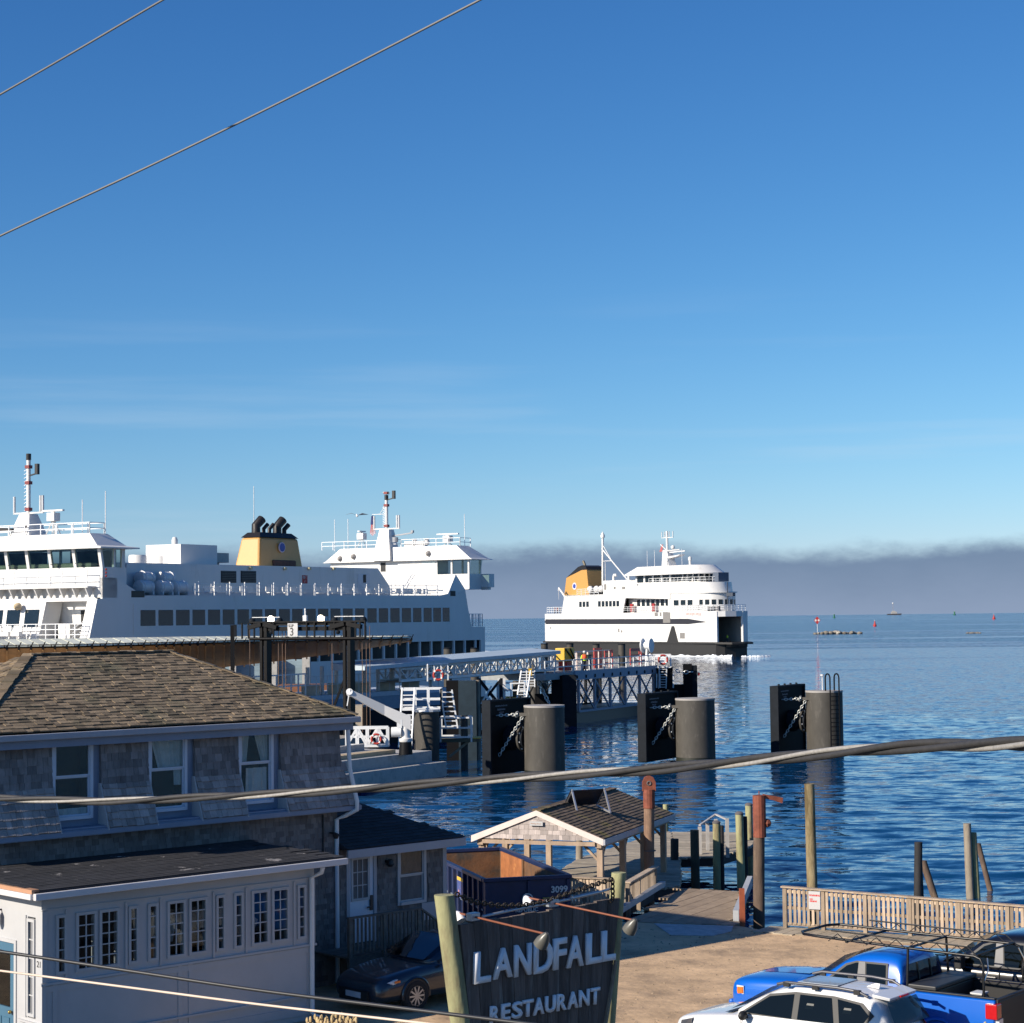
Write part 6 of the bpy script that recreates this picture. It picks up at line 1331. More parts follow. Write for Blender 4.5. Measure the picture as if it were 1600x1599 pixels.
def mast_tower(cx, b, z0, ztow, ztop, m=ship_w, par=fa, w=1.25):
    t = MB(); t.hexa([(cx-w,b-w,z0),(cx+w,b-w,z0),(cx+w,b+w,z0),(cx-w,b+w,z0)], [(cx-.45*w,b-.5*w,ztow),(cx+.45*w,b-.5*w,ztow),(cx+.45*w,b+.5*w,ztow),(cx-.45*w,b+.5*w,ztow)]); mo = t.obj('mast_tower', m, par)
    t = MB(); t.tube([(cx,b,ztow),(cx,b,ztop-.6)], .2, 10); t.obj('mast_pole', m, mo, smooth=50)
    t = MB(); t.tube([(cx,b,ztop-.6),(cx,b,ztop)], .24, 10); t.obj('mast_head', funnel_black, mo)
    t = MB(); t.bar((cx,b-1.9,ztow+.1), (cx,b+1.9,ztow+.1), .14); t.obj('yardarm', m, mo)
    for s_ in (-1.8, -1.5, 1.8): t = MB(); t.tube([(cx,b+s_,ztow+.1),(cx,b+s_,ztow+1.7)], .12, 8); t.obj('array_antenna', galv, mo)
    t = MB()
    for k in range(12): z = ztow+.5+k*(ztop-ztow-1.6)/12; t.bar((cx,b+.15,z), (cx,b+.55,z-.18), .05)
    o = t.obj('mast_step', rail_w, mo); o['kind'] = 'stuff'
    for z in (ztow+.3, ztow+2.8, ztow+4.3): t = MB(); t.box(cx-.24, cx+.24, b-.26, b+.26, z, z+.3); t.obj('navigation_light', mat('dark_red_lamp', (.2,.03,.03), .5), mo)
    t = MB(); t.bar((cx,b,ztow+3.6), (cx,b-1.1,ztow+3.8), .12); t.box(cx-.15, cx+.15, b-1.25, b-.9, ztow+3.7, ztow+4.7); t.obj('side_lamp', funnel_black, mo)
    return mo
mast_tower(-3.4, 10.6, 18.1, 20.2, 25.9)
def radar(cx, b, z0, zt, w, par=fa, rot=(0,1)):
    t = MB(); 
    for k in range(4): q = k*math.pi/2+.6; t.bar((cx+.7*math.cos(q),b+.7*math.sin(q),z0), (cx+.12*math.cos(q),b+.12*math.sin(q),zt-1.0), .1)
    t.obj('radar_tripod', ship_w, par); t = MB(); t.box(cx-.42, cx+.42, b-.48, b+.48, zt-1.0, zt-.2); ro = t.obj('radar_box', ship_w, par, bevel=.05)
    t = MB(); t.bar((cx-w*rot[0],b-w*rot[1],zt), (cx+w*rot[0],b+w*rot[1],zt), .3, .16); t.box(cx-.12, cx+.12, b-.12, b+.12, zt-.2, zt-.08); t.obj('radar_scanner', ship_w, ro)
radar(-3.6, 7.3, 18.1, 20.4, 1.25)
for b, h in ((4.0, 3.2), (1.2, 3.9)): mb = MB(); mb.tube([(-3.3,b,18.1),(-3.3,b,18.1+h)], .045, 6); mb.obj('whip_antenna', rail_w, fa)
mb = MB(); mb.ball((-4.2,10.0,18.9), .25, 8); mb.bar((-4.6,11.5,18.7), (-4.6,13,18.8), .3); mb.obj('horn', funnel_black, fa)
# --- deckhouse, vents, rafts, funnel
mb = MB(); plate(mb, [(-1.7,12.42),(48.1,12.42),(47.9,13.7),(45.5,15.72),(4.2,15.6),(1.8,15.6),(-1.7,15.55)], 4, 15.5); mb.obj('deckhouse', ship_w, fa, fix=True)
for (x0,y0,x1,y1) in ((345,892,369,911),(376,892,400,911)):
    a0, a1, c0, c1 = recA(x0, y0, x1, y1, 4); mb = MB(); mb.box(a0, a1, 3.97, 4.02, c0, c1); lv = mb.obj('louvre', ship_dark, fa)
    for k in range(7): mb = MB(); z = c0+.1+k*(c1-c0)/7; mb.bar((a0+.1,3.93,z), (a1-.1,3.93,z), .06, .06); mb.obj('louvre_blade', mat('louvre_blade_grey', (.07,.08,.09), .5), lv)
for x, y in ((390,888),(444,889),(482,889),(520,889)): a, c = FA.k(x, y, 4); mb = MB(); mb.box(a-.2, a+.2, 3.75, 4, c-.14, c+.14); mb.obj('deck_light', mat('cream_lamp', (.6,.5,.3), .5), fa)
a0, a1, c0, c1 = recA(472, 899, 480, 912, 4); mb = MB(); mb.box(a0, a1, 3.95, 4, c0, c1); mb.obj('safety_notice', mat('red_white_notice', (.4,.35,.35), .6, col2=(.35,.03,.03), c2=(.48,.52), c2scale=2), fa)
a0, a1, c0, c1 = recA(559, 897, 577, 915, 4); mb = MB(); mb.box(a0, a1, 3.95, 4, 12.45, c1); dd_ = mb.obj('deckhouse_door', mat('ship_door', (.62,.63,.65), .5), fa); mb = MB(); mb.box(a0+1., a0+1.5, 3.9, 3.95, c0+.3, c0+1.2); mb.obj('door_window', ship_dark, dd_)
mb = MB(); mb.box(2, 2.1, 3.3, 4.3, 12.42, 15.5); mb.box(-1.66, 1.8, 3.4, 4, 12.42, 15.5); mb.obj('deckhouse_step', ship_w, fa); mb = MB(); mb.box(-.2, .7, 3.36, 3.4, 13.4, 14.4); mb.obj('dark_port', ship_dark, fa)
for x, yb_, yt_, w_ in ((215,881,868,19),(252,881,868,20),(267,880,870,6)):
    a, c = FA.k(x, yb_, 9); r = w_/2/17.; mb = MB(); mb.lathe([(r*1.6,15.5),(r*1.6,16.45),(r*1.5,16.6),(.01,16.62)], (a,9,0), 16); mb.obj('mushroom_vent', ship_w, fa, smooth=40)
mb = MB(); mb.tube([(2.1,8.5,15.5),(2.1,8.5,17.2),(1.8,8.5,17.3)], .12, 8); mb.obj('exhaust_pipe', funnel_black, fa)
mb = MB(); mb.box(13.2, 19.0, 6, 10.5, 15.6, 17.7); mb.obj('air_handling_box', ship_w, fa); mb = MB(); mb.lathe([(.3,17.7),(.32,18.2),(.2,18.5),(.02,18.55)], (15.3,8.5,0), 14); mb.obj('satellite_dome', ship_w, fa, smooth=50)
mb = MB(); mb.box(19.3, 22.2, 7, 9, 16.0, 17.0); mb.bar((19.6,8,15.6), (19.6,8,16.1), .3); mb.bar((21.5,8,15.6), (21.5,8,16.1), .3); mb.obj('grey_machinery', mat('machinery_grey', (.28,.31,.30), .5), fa)
for (a, b, c) in ((3.2,2.2,13.25),(6.0,2.2,13.25),(8.3,2.2,13.25),(4.4,3.1,14.15),(7.4,3.1,14.15)):
    mb = MB(); mb.lathe([(.3,-.95),(.62,-.85),(.62,.85),(.3,.95)], (a,b,c), 16, Matrix.Rotation(R(90), 3, 'Y')); lr = mb.obj('life_raft_canister', ship_w, fa, smooth=40)
    for q in (-.5, .5): mb = MB(); mb.torus((a+q,b,c), .64, .05, (1,0,0)); mb.obj('raft_strap', rail_w, lr)
    mb = MB(); mb.box(a-.8, a-.6, b-.6, b+.5, 12.5, c-.4); mb.box(a+.6, a+.8, b-.6, b+.5, 12.5, c-.4); mb.obj('raft_cradle', galv, lr)
mb = MB(); f0 = [(19.0,4.6),(32.3,4.6),(32.3,14.9),(19.0,14.9)]; f1 = [(20.6,5.4),(31.2,5.4),(31.2,14.1),(20.6,14.1)]
qa = [FA.k(405, 882, 8)[0], FA.k(474, 881, 8)[0], FA.k(407, 838, 8.3)[0], FA.k(467, 839, 8.3)[0]]; y0_, y1_ = 8.0, 11.4
mb.hexa([(x,y,15.6) for x,y in ((qa[0],y0_),(qa[1],y0_),(qa[1],y1_),(qa[0],y1_))], [(x,y,18.95) for x,y in ((qa[2],y0_+.4),(qa[3],y0_+.4),(qa[3],y1_-.5),(qa[2],y1_-.5))]); fun = mb.obj('funnel', buff, fa, bevel=.25)
mb = MB(); mb.hexa([(qa[2]-.03,y0_+.37,18.95),(qa[3]+.03,y0_+.37,18.95),(qa[3]+.03,y1_-.47,18.95),(qa[2]-.03,y1_-.47,18.95)], [(qa[2]+.6,y0_+.8,19.5),(qa[3]-.7,y0_+.8,19.5),(qa[3]-.7,y1_-.9,19.5),(qa[2]+.6,y1_-.9,19.5)]); mb.obj('funnel_top', funnel_black, fun)
for (px_, pt_, r) in ((400,811,.5),(412,819,.22),(421,819,.22),(433,812,.5),(444,820,.27)):
    a = FA.k(px_, 832, 9.7)[0]; h = FA.k(px_, pt_, 9.7)[1]; mb = MB(); mb.tube([(a,9.7,19.3),(a,9.7,19.3+(h-19.3)*.55),(a+.7*r/.62+.25,9.5,h)], r, 14); mb.obj('exhaust_stack', funnel_black, fun, smooth=40)
mb = MB(); mb.tube([(qa[2]+1.6,10.4,19.4),(qa[2]+1.6,10.4,24.6)], .04, 6); mb.obj('whip_antenna', galv, fun)
mb = MB(); mb.lathe([(.55,0),(.55,.12)], (qa[0]+(qa[1]-qa[0])*.52,y0_+.14,17.9), 20, Matrix.Rotation(R(90), 3, 'X')); em = mb.obj('emblem', mat('emblem_rim', (.55,.5,.6), .5), fun); mb = MB(); mb.lathe([(.46,0),(.46,.15)], (qa[0]+(qa[1]-qa[0])*.52,y0_+.14,17.9), 20, Matrix.Rotation(R(90), 3, 'X')); mb.obj('emblem_disc', blue_logo, em)
mb = MB(); mb.box(qa[0]+(qa[1]-qa[0])*.3, qa[0]+(qa[1]-qa[0])*.82, y0_-.12, y0_+.2, 15.75, 16.5); mb.obj('rusty_vent_slot', mat('vent_slot_brown', (.10,.04,.025), .7, var=.3), fun, bevel=.15)
# --- upper deck rail with benches
mb = MB(); railbox(mb, [(8.5,.35,12.45),(52.5,.35,12.6)], 1.15, (.33,.66,1.), .022, 2.4); mb.obj('upper_deck_rail', rail_w, fa)
for i in range(19): a = 9+i*2.4; mb = MB(); mb.bar((a,.3,12.45), (a,.3,13.8), .09); mb.obj('rail_stanchion', rail_w, fa)
for i in range(30):
    a = 9.6+i*1.42+(.25 if i % 3 else -.1); 
    if i in (7, 13, 20): continue
    mb = MB(); mb.box(a, a+1.0, 1.0, 1.45, 12.75, 12.85); mb.box(a, a+1.0, 1.45, 1.55, 12.85, 13.4); mb.obj('deck_bench', seat, fa)
# --- far bridge: same form, we see its sunlit back
a2 = 58.5
mb = MB(); mb.box(a2, a2+2.8, -.25, BW+.25, 13.35, 15.2); mb.box(a2, a2+2.8, 4.4, BW+.25, 15.2, 17.3); mb.box(a2, a2+.12, 11.8, BW, 12.4, 13.4); mb.obj('far_bridge_house', ship_w, fa)
mb = MB()
for b in (-.25, 2.1, 4.2): mb.box(a2, a2+.2, b, b+.22, 15.2, 16.85)
mb.box(a2+2.6, a2+2.8, -.25, .0, 15.2, 16.85); mb.box(a2+2.6, a2+2.8, 2.2, 2.4, 15.2, 16.85); mb.obj('far_bridge_mullion', ship_w, fa)
for b0, b1 in ((-.03,2.1),(2.32,4.2)): mb = MB(); mb.add([(a2+.08,b0,15.2),(a2+.08,b1,15.2),(a2+.08,b1,16.85),(a2+.08,b0,16.85)], [(0,1,2,3)]); mb.obj('bridge_window', bg_glass, fa)
mb = MB(); mb.add([(a2+.2,-.2,15.2),(a2+2.6,-.2,15.2),(a2+2.9,-.35,16.85),(a2+.2,-.35,16.85)], [(0,1,2,3)]); mb.obj('bridge_window', bg_glass, fa)
mb = MB(); mb.box(a2-.03, a2+.01, 4.5, 6.35, 15.25, 16.8); mb.obj('pale_shuttered_window', mat('pale_shutter', (.62,.70,.68), .3), fa)
mb = MB(); mb.box(a2-.03, a2+.01, 11.6, 12.3, 15.7, 16.8); mb.obj('bridge_door', ship_dark, fa)
mb = MB(); p1 = [(a2-.6,-1.0,16.9),(a2+4.4,-1.0,16.9),(a2+4.4,BW+1,16.9),(a2-.6,BW+1,16.9)]; p2 = [(a2-.5,-.6,17.1),(a2+3.9,-.6,17.1),(a2+3.9,BW+.6,17.1),(a2-.5,BW+.6,17.1)]; p3 = [(a2-.2,1.4,18.6),(a2+2.6,1.4,18.6),(a2+2.6,BW-1.4,18.6),(a2-.2,BW-1.4,18.6)]
mb.add(p1+p2+p3, [(3,2,1,0)]+[(i*4+k, i*4+(k+1)%4, (i+1)*4+(k+1)%4, (i+1)*4+k) for i in range(2) for k in range(4)]+[(8,9,10,11)]); mb.obj('far_bridge_roof', ship_w, fa)
mb = MB(); railbox(mb, [(a2+2.4,1.0,18.5),(a2+.0,1.0,18.5),(a2+.0,BW+1.5,18.5)], 1.0, (.5,1.), .04, 1.7); mb.obj('far_roof_rail', rail_w, fa)
mb = MB(); mb.box(a2+2.8, a2+4.0, -1.3, .2, 13.6, 15.2); mb.box(a2+3.1, a2+3.7, -1.0, 0, 13.3, 13.6); mb.obj('bridge_wing_tub', ship_w, fa)
mast_tower(a2+.3, 11.6, 17.0, 20.8, 25.0, w=1.3)
radar(a2+.5, 3.0, 18.5, 20.0, 1.5); radar(a2+.5, 15.4, 18.5, 20.7, .7, rot=(1,0))
mb = MB(); mb.bar((a2+.3,11.6,22.7), (a2+.3,13.7,22.7), .08); mb.bar((a2+.3,11.6,24), (a2+.3,12.6,22.7), .05); mb.obj('gaff', galv, fa)
mb = MB(); mb.bar((a2+.5,10.9,20.0), (a2+.5,8.0,20.3), .16); mb.box(a2+.4, a2+.7, 7.9, 8.2, 20.3, 20.6); mb.lathe([(.35,-.3),(.35,.3)], (a2-.4,9.9,19.5), 12); mb.obj('lamp_boom', mat('ship_grey', (.3,.31,.33), .5), fa)
for b, z in ((7.6,18.5),(5.9,18.5)): mb = MB(); mb.lathe([(.3,0),(.36,.4),(.2,.75),(.02,.8)], (a2+.4,b,z+.3), 12); mb.obj('satellite_dome', ship_w, fa, smooth=50)
mb = MB(); mb.box(a2+.2, a2+1.2, 6.3, 9.0, 18.5, 19.3); mb.obj('roof_locker', ship_w, fa)
for b in (.7, 17.5, 19.5): mb = MB(); mb.tube([(a2+.6,b,18.4),(a2+.6,b,22.3)], .045, 6); mb.obj('whip_antenna', rail_w, fa)
for b, z in ((5.2,17.7),(16.0,17.6),(18.0,17.4)): mb = MB(); mb.lathe([(.1,-.4),(.32,-.1),(.32,.2)], (a2-.5,b,z), 10, Matrix.Rotation(R(70), 3, 'Y')); mb.obj('floodlight', mat('lamp_grey', (.3,.28,.26), .4), fa)
mb = MB(); mb.add([(53.9,-.02,12.6),(57.95,-.02,13.3),(56.2,.2,15.1),(55.5,2.2,12.5),(57.95,2.2,12.5)], [(0,1,2),(0,2,3),(2,1,4),(2,4,3)]); mb.obj('pyramid_fairing', ship_w, fa)
mb = MB(); mb.box(54.6, 55.7, -.05, .0, 12.55, 13.15); mb.obj('fairlead', ship_dark, fa, bevel=.1)
mb = MB(); railbox(mb, [(59.4,.3,8.95),(62.3,.3,8.95),(62.3,BW-.3,8.95)], 1.5, (.33,.66,1.), .035, .45); mb.obj('stern_rail', rail_w, fa)
mb = MB(); railbox(mb, [(52,4.2,12.6),(52,6.5,12.6)], 2.6, (.3,.6,1.), .03, .6); mb.bar((50,4.2,12.6), (53,4.2,15.2), .08); mb.bar((50.6,4.2,12.6), (53.6,4.2,15.2), .08); mb.obj('bridge_stair', rail_w, fa)
# American flag on the gaff (hangs from the mast)
fl0 = FA.w(a2+.3, 13.65, 22.6); flag = thing('flag', 'limp red white and blue striped flag on the docked ferry far mast', 'flag', fl0, 60)
red_f, white_f, navy_f = mat('flag_red', (.45,.04,.05), .8), mat('flag_white', (.7,.68,.66), .8), mat('flag_navy', (.02,.03,.12), .8)
for i in range(9):
    mb = MB(); x0 = -.42+i*.095; top_ = -.1-abs(i-4)*.05
    mb.add([(0,-.02-.01*i,-.05-.05*i),(.03,.02+.01*i,-.05-.05*i),(.06,x0+.1,-2.5+.07*abs(i-4)),(.0,x0,-2.5+.07*abs(i-4))], [(0,1,2,3)]); mb.obj('stripe', red_f if i % 2 == 0 else white_f, flag)
mb = MB(); mb.ext([(-.06,-.05,0),(-.06,.16,-.1),(-.06,.26,-1.1),(-.06,-.1,-1.1)], (.13,0,0)); mb.obj('canton', navy_f, flag)

# ================================================================ FERRY UNDER WAY (frame FB: a towards its bow, b into the hull)
FBd = math.degrees(math.atan2(-.835, .55)); FB = Frame((8.05, 531, 0), FBd)
fb = thing('arriving_ferry', 'smaller white ferry under way with a black stripe and an open bow door', 'ferry', FB.o, FBd)
def recB(x0, y0, x1, y1, b=0): a0, c1 = FB.k(x0, y0, b); a1, c0 = FB.k(x1, y1, b); return min(a0,a1), max(a0,a1), c0, c1
WB = 11.0; hull_black = mat('hull_black', (.022,.021,.02), .6, var=.2)
plan = lambda f=0.: [(0+f,.5),(1.2,0),(60,0),(72.4-f,.25),(73.6-f,2.0),(74.0-f,5.0),(73.4-f,9.0),(60,WB),(1.2,WB),(0+f,WB-.5)]
mb = MB(); mb.ext([(a,b,-1) for a,b in plan(.3)], (0,0,4.4)); mb.obj('black_hull', hull_black, fb, fix=True)
mb = MB(); mb.ext([(-.1,-.15,3.1),(72.3,-.15,3.1),(76.0,2.0,3.0),(76.6,5.0,3.0),(76.0,8.5,3.0),(72,WB+.15,3.1),(-.1,WB+.15,3.1)], (0,0,.45)); mb.ext([(70,.5,1.8),(74.5,3.0,2.4),(75,5,2.4),(74.5,8,2.4),(70,WB-.5,1.8)], (0,0,1.15)); mb.obj('rubbing_guard', hull_black, fb, fix=True)
# white hull with the bow door left open: near side, far side, lintel, stern
mb = MB(); mb.ext([(a,b,3.5) for a,b in ((0,.5),(1.2,0),(60,0),(72.6,.25),(72.6,.75),(60,.5),(1.2,.5),(.5,.9))], (0,0,7.3)); mb.obj('near_side', ship_w, fb, fix=True)
mb = MB(); mb.ext([(a,b,3.5) for a,b in ((0,WB-.5),(1.2,WB),(60,WB),(73.2,9.2),(73.9,7.2),(73.5,6.9),(72.7,8.7),(60,WB-.5),(1.2,WB-.5))], (0,0,7.3)); mb.obj('far_side', ship_w, fb, fix=True)
mb = MB(); mb.ext([(a,b,9.6) for a,b in ((60,.06),(72.4,.3),(73.7,2.0),(74.1,5.0),(73.5,9.0),(60,WB-.06))], (0,0,1.28)); mb.box(.6, 59.9, .55, WB-.55, 10.5, 10.78); mb.obj('bow_lintel', ship_w, fb, fix=True)
mb = MB(); mb.box(0.2, .5, .9, WB-.9, 3.5, 9.6); mb.obj('stern_wall', ship_w, fb)
mb = MB(); mb.box(60, 60.3, .5, WB-.5, 3.55, 9.6); mb.box(60.3, 73.2, .8, 9.0, 9.5, 9.58); mb.box(60.3,72.6,.76,.8,3.55,9.5); mb.obj('dark_car_deck', ship_dark, fb)
mb = MB(); mb.box(60.3, 74, .8, 8.8, 3.5, 3.56); mb.obj('car_deck_floor', ship_dark, fb)
mb = MB(); mb.ext([(a,.0-.02,c) for a,c in ((.6,8.7),(1.2,8.05),(62,7.85),(68.8,8.4),(62,9.15),(1.2,9.35))], (0,.03,0)); mb.obj('black_stripe', mat('stripe_black', (.025,.024,.03), .5), fb, fix=True)
mb = MB(); mb.ext([(a,-.06,c) for a,c in ((53.6,3.4),(58.2,3.4),(56.6,7.4),(55.6,7.4))], (0,.07,0)); mb.obj('anchor_wedge', hull_black, fb, fix=True)
grey_panel = mat('grey_hatch', (.20,.19,.18), .6, var=.1)
for x0,y0,x1,y1,nm in ((1036,957,1047.5,973.5,'side_hatch'),(1023,957.5,1028,963,'side_port'),(1031,957.5,1033.5,963,'side_port'),(1062.5,989,1070,998,'side_port'),(860,979.5,861.2,983.5,'side_port'),(966,982.5,968,988,'side_port'),(970.5,985,972.5,988.5,'side_port')):
    a0,a1,c0,c1 = recB(x0,y0,x1,y1); mb = MB(); mb.box(a0, a1, -.06, .0, c0, c1); mb.obj(nm, grey_panel, fb)
nm_m = basis((61.2,-.02,9.95), (1,0,0), (0,0,1), (0,-1,0)); text('WOODS HOLE', 'ship_name', .95, mat('faded_red_print', (.55,.30,.26), .5), fb, nm_m, .003, 0, .92)
# passenger deck house (deck at c=11, roof 15.3)
for x0,x1,n in ((905,921.5,3),(934.5,969,6)):
    for i in range(n):
        xa = x0+(x1-x0)*i/n; xb = xa+(x1-x0)/n*.74; a0,a1,c0,c1 = recB(xa,940,xb,948); mb = MB(); mb.box(a0, a1, -.03, .02, 12.45, 13.85); mb.obj('saloon_window', ship_glass, fb)
sd0, sd1 = 36.3, 54.5
mb = MB(); mb.ext([(a,0,c) for a,c in ((8.6,10.8),(sd0-.7,10.8),(sd0+.6,14.5),(sd1+.5,14.0),(sd1+.5,15.3),(10.0,15.6))], (0,.3,0)); mb.obj('house_side', ship_w, fb, fix=True)
mb = MB(); mb.box(9.5, sd1, WB-.3, WB, 10.8, 15.4); mb.box(9.3, 9.6, .3, WB-.3, 10.8, 15.4); mb.box(sd0-1, sd1+4, 2.2, 2.4, 10.8, 14.6); mb.obj('inner_house_wall', ship_w, fb)
mb = MB(); mb.box(9.5, sd1+1, 0, WB, 15.3, 15.6); mb.obj('boat_deck', ship_w, fb)
for i in range(8): a = sd0+2.5+i*1.95; mb = MB(); mb.box(a, a+1.3, 2.15, 2.2, 12.4, 14.0); mb.obj('saloon_window', ship_glass, fb)
mb = MB(); railbox(mb, [(sd0-.5,.1,11.0),(sd1+4,.1,11.0)], 1.3, (.33,.66,1.), .04, 1.9); mb.obj('side_deck_rail', rail_w, fb)
for a in (37.5, 46.5): mb = MB(); mb.box(a, a+1.1, .9, 1.3, 11, 13); mb.obj('red_locker', mat('dark_red_locker', (.30,.03,.03), .5), fb)
# rounded forward house
def rounded(a0, a1, bc, rb, z0, z1, m, name, lean=0., n=18, par=fb):
    arc = [(a1-rb+rb*math.cos(q), bc+rb*math.sin(q)) for q in np.linspace(-math.pi/2, math.pi/2, n)]
    pts = [(a0,bc-rb)]+arc+[(a0,bc+rb)]; k = len(pts); mb = MB()
    top_ = [(a+(lean if i not in (0,k-1) else 0)*max(0,(a-(a1-rb))/rb), bc+(b-bc)) for i,(a,b) in enumerate(pts)]
    mb.add([(a,b,z0) for a,b in pts]+[(a,b,z1) for a,b in top_], [tuple(range(k-1,-1,-1)), tuple(range(k,2*k))]+[(i,(i+1)%k,k+(i+1)%k,k+i) for i in range(k)])
    return mb.obj(name, m, par, smooth=30)
bc = 5.4
rounded(sd1-.5, 70.5, bc, 5.2, 10.8, 15.3, ship_w, 'forward_house')
rounded(sd1-12, 71.2, bc, 5.35, 15.3, 15.55, ship_w, 'forward_deck_edge')
rounded(42, 69.6, bc, 5.1, 15.55, 17.9, ship_w, 'wheelhouse_base', -.6)
rounded(39.5, 63.8, bc, 4.5, 17.9, 18.25, ship_w, 'wheelhouse_sill')
rounded(39.8, 63.4, bc, 4.35, 18.25, 20.0, ship_glass, 'wheelhouse_glazing', .4)
rounded(36.8, 66.5, bc, 6.0, 20.0, 20.25, ship_w, 'wheelhouse_eave')
mb = MB(); k = 18; arc = lambda r, a1: [(a1-r+r*math.cos(q), bc+r*math.sin(q)) for q in np.linspace(-math.pi/2, math.pi/2, k)]
lo = [(37,bc-5.9)]+arc(5.9,66.3)+[(37,bc+5.9)]; hi = [(40.5,bc-4.2)]+arc(4.2,63.5)+[(40.5,bc+4.2)]; kk_ = len(lo)
mb.add([(a,b,20.25) for a,b in lo]+[(a,b,22.2) for a,b in hi], [tuple(range(kk_,2*kk_))]+[(i,(i+1)%kk_,kk_+(i+1)%kk_,kk_+i) for i in range(kk_)]); mb.obj('wheelhouse_roof', ship_w, fb, smooth=30)
for i in range(11):
    q = -math.pi/2+i*math.pi/10; mb = MB(); a, b = 63.5-4.4+4.42*math.cos(q), bc+4.42*math.sin(q); mb.bar((a,b,18.25), (a+.3*max(0,math.cos(q)),b,20.0), .28); mb.obj('wheelhouse_mullion', ship_w, fb)
for a in (40.2, 43.5, 47, 50.5, 54): mb = MB(); mb.box(a-.3, a+.4, bc-4.46, bc-4.3, 18.25, 20.0); mb.obj('wheelhouse_mullion', ship_w, fb)
for i in range(9):
    q = -math.pi/2+(i+.5)*math.pi/10; q2 = q+.2; mb = MB(); R_ = 5.24; a, b, a_, b_ = 70.5-5.2+R_*math.cos(q), bc+R_*math.sin(q), 70.5-5.2+R_*math.cos(q2), bc+R_*math.sin(q2); mb.add([(a,b,12.4),(a_,b_,12.4),(a_,b_,13.7),(a,b,13.7)], [(0,1,2,3)]); mb.obj('front_window', ship_glass, fb)
for a in (56.3, 59.0, 61.7): mb = MB(); mb.box(a, a+1.9, bc-5.24, bc-5.19, 12.4, 13.7); mb.obj('front_window', ship_glass, fb)
arcr = [(sd1+4,.1,11.0),(66,.0,11.0),(71.5,.2,11.0),(73.3,2.0,11.0),(73.7,5,11.0),(73.1,8.7,11.0)]
mb = MB(); railbox(mb, arcr, 1.4, (.33,.66,1.), .05, 1.1); mb.obj('foredeck_rail', rail_w, fb)
mb = MB(); railbox(mb, [(46,bc-4.9,18.0),(62,bc-4.9,18.0),(66,bc-3,18.0),(67.6,bc,18.0),(66,bc+3,18)], 1.2, (.5,1.), .045, 1.5); mb.obj('bridge_rail', rail_w, fb)
for i in range(10): a = 56+i*1.75; mb = MB(); mb.box(a, a+.9, .9, 1.4, 11, 12.1); mb.obj('deck_seat', mat('dark_seat', (.10,.10,.11), .6) if i != 4 else red_p, fb)
mb = MB(); mb.box(66.2, 68.4, bc-1, bc+2.2, 18.0, 20.2); mb.obj('dark_bridge_box', mat('slate_box', (.09,.11,.15), .5), fb)
mb = MB(); mb.bar((72.2,4,11), (72.2,4,17.8), .18); mb.box(72.2, 74.6, 3.6, 4.4, 14.4, 15.2); mb.bar((72.2,4,14.3), (74.8,4,14.9), .15); mb.obj('bow_derrick', mat('dark_derrick', (.06,.07,.09), .5), fb)
mb = MB(); mb.box(45.5, 47.3, bc-3.5, bc+1, 21.2, 21.9); mb.obj('yellow_roof_box', yellow_p, fb)
mb = MB(); mb.box(25.2, 43.0, 1.6, WB-1.6, 15.6, 19.1); mid = mb.obj('machinery_house', ship_w, fb)
for x0,y0,x1,y1 in ((944,913,947.5,922),(959,917,962,921),(972,917,977,921)): a0,a1,c0,c1 = recB(x0,y0,x1,y1,1.6); mb = MB(); mb.box(a0,a1,1.55,1.6,c0,c1); mb.obj('door' if y1 == 922 else 'port', grey_panel, mid)
for a, s_ in ((26.5,1.5),(33.0,1.6),(36.5,1.7),(38.2,1.7),(43.5,1.6)):
    mb = MB(); mb.tube([(a,4,19.1),(a,4,19.1+s_*.7),(a+.3,4,19.1+s_),(a+.9,4,19.1+s_),(a+1.1,4,19.1+s_*.75)], .32, 10); mb.obj('gooseneck_vent', ship_w, fb, smooth=50)
mb = MB(); mb.ext([(a,2.8,c) for a,c in ((5.9,15.6),(17.3,15.6),(16.3,22.2),(14.0,22.2),(7.0,20.3))], (0,5.4,0)); fbf = mb.obj('funnel', buff, fb, fix=True)
mb = MB(); mb.ext([(a,2.77,c) for a,c in ((7.0,20.3),(14.0,22.15),(16.35,22.2),(15.9,23.0),(14.2,23.4),(12.4,23.0))], (0,5.46,0)); mb.obj('funnel_top', funnel_black, fbf, fix=True)
for a, h, r in ((11.4,24.6,.35),(9.6,22.6,.22),(8.6,22.2,.2)): mb = MB(); mb.tube([(a+.6,5.5,h-2.5),(a+.2,5.5,h-.8),(a-.4,5.5,h)], r, 10); mb.obj('exhaust_stack', mat('sooty_steel', (.14,.12,.08), .5), fbf, smooth=40)
mb = MB(); mb.lathe([(.95,0),(.95,.05)], (10.7,2.78,18.0), 20, Matrix.Rotation(R(90), 3, 'X')); em = mb.obj('emblem', mat('emblem_white', (.6,.55,.6), .5), fbf); mb = MB(); mb.lathe([(.6,0),(.6,.08)], (10.7,2.78,18.0), 20, Matrix.Rotation(R(90), 3, 'X')); mb.obj('emblem_disc', blue_logo, em)
mb = MB(); mb.box(17.6, 22.5, 3, 7, 15.6, 17.9); mb.obj('black_engine_box', funnel_black, fb)
for a in (19.5, 22.3, 24.3): mb = MB(); mb.ball((a,1.6,17.0), 1.0, 12, (1,.8,.9)); mb.obj('life_raft_canister', ship_w, fb, smooth=60)
mb = MB(); railbox(mb, [(15.5,.2,15.6),(25,.2,15.6)], 1.5, (.33,.66,1.), .05, 1.8); mb.obj('boat_deck_rail', rail_w, fb)
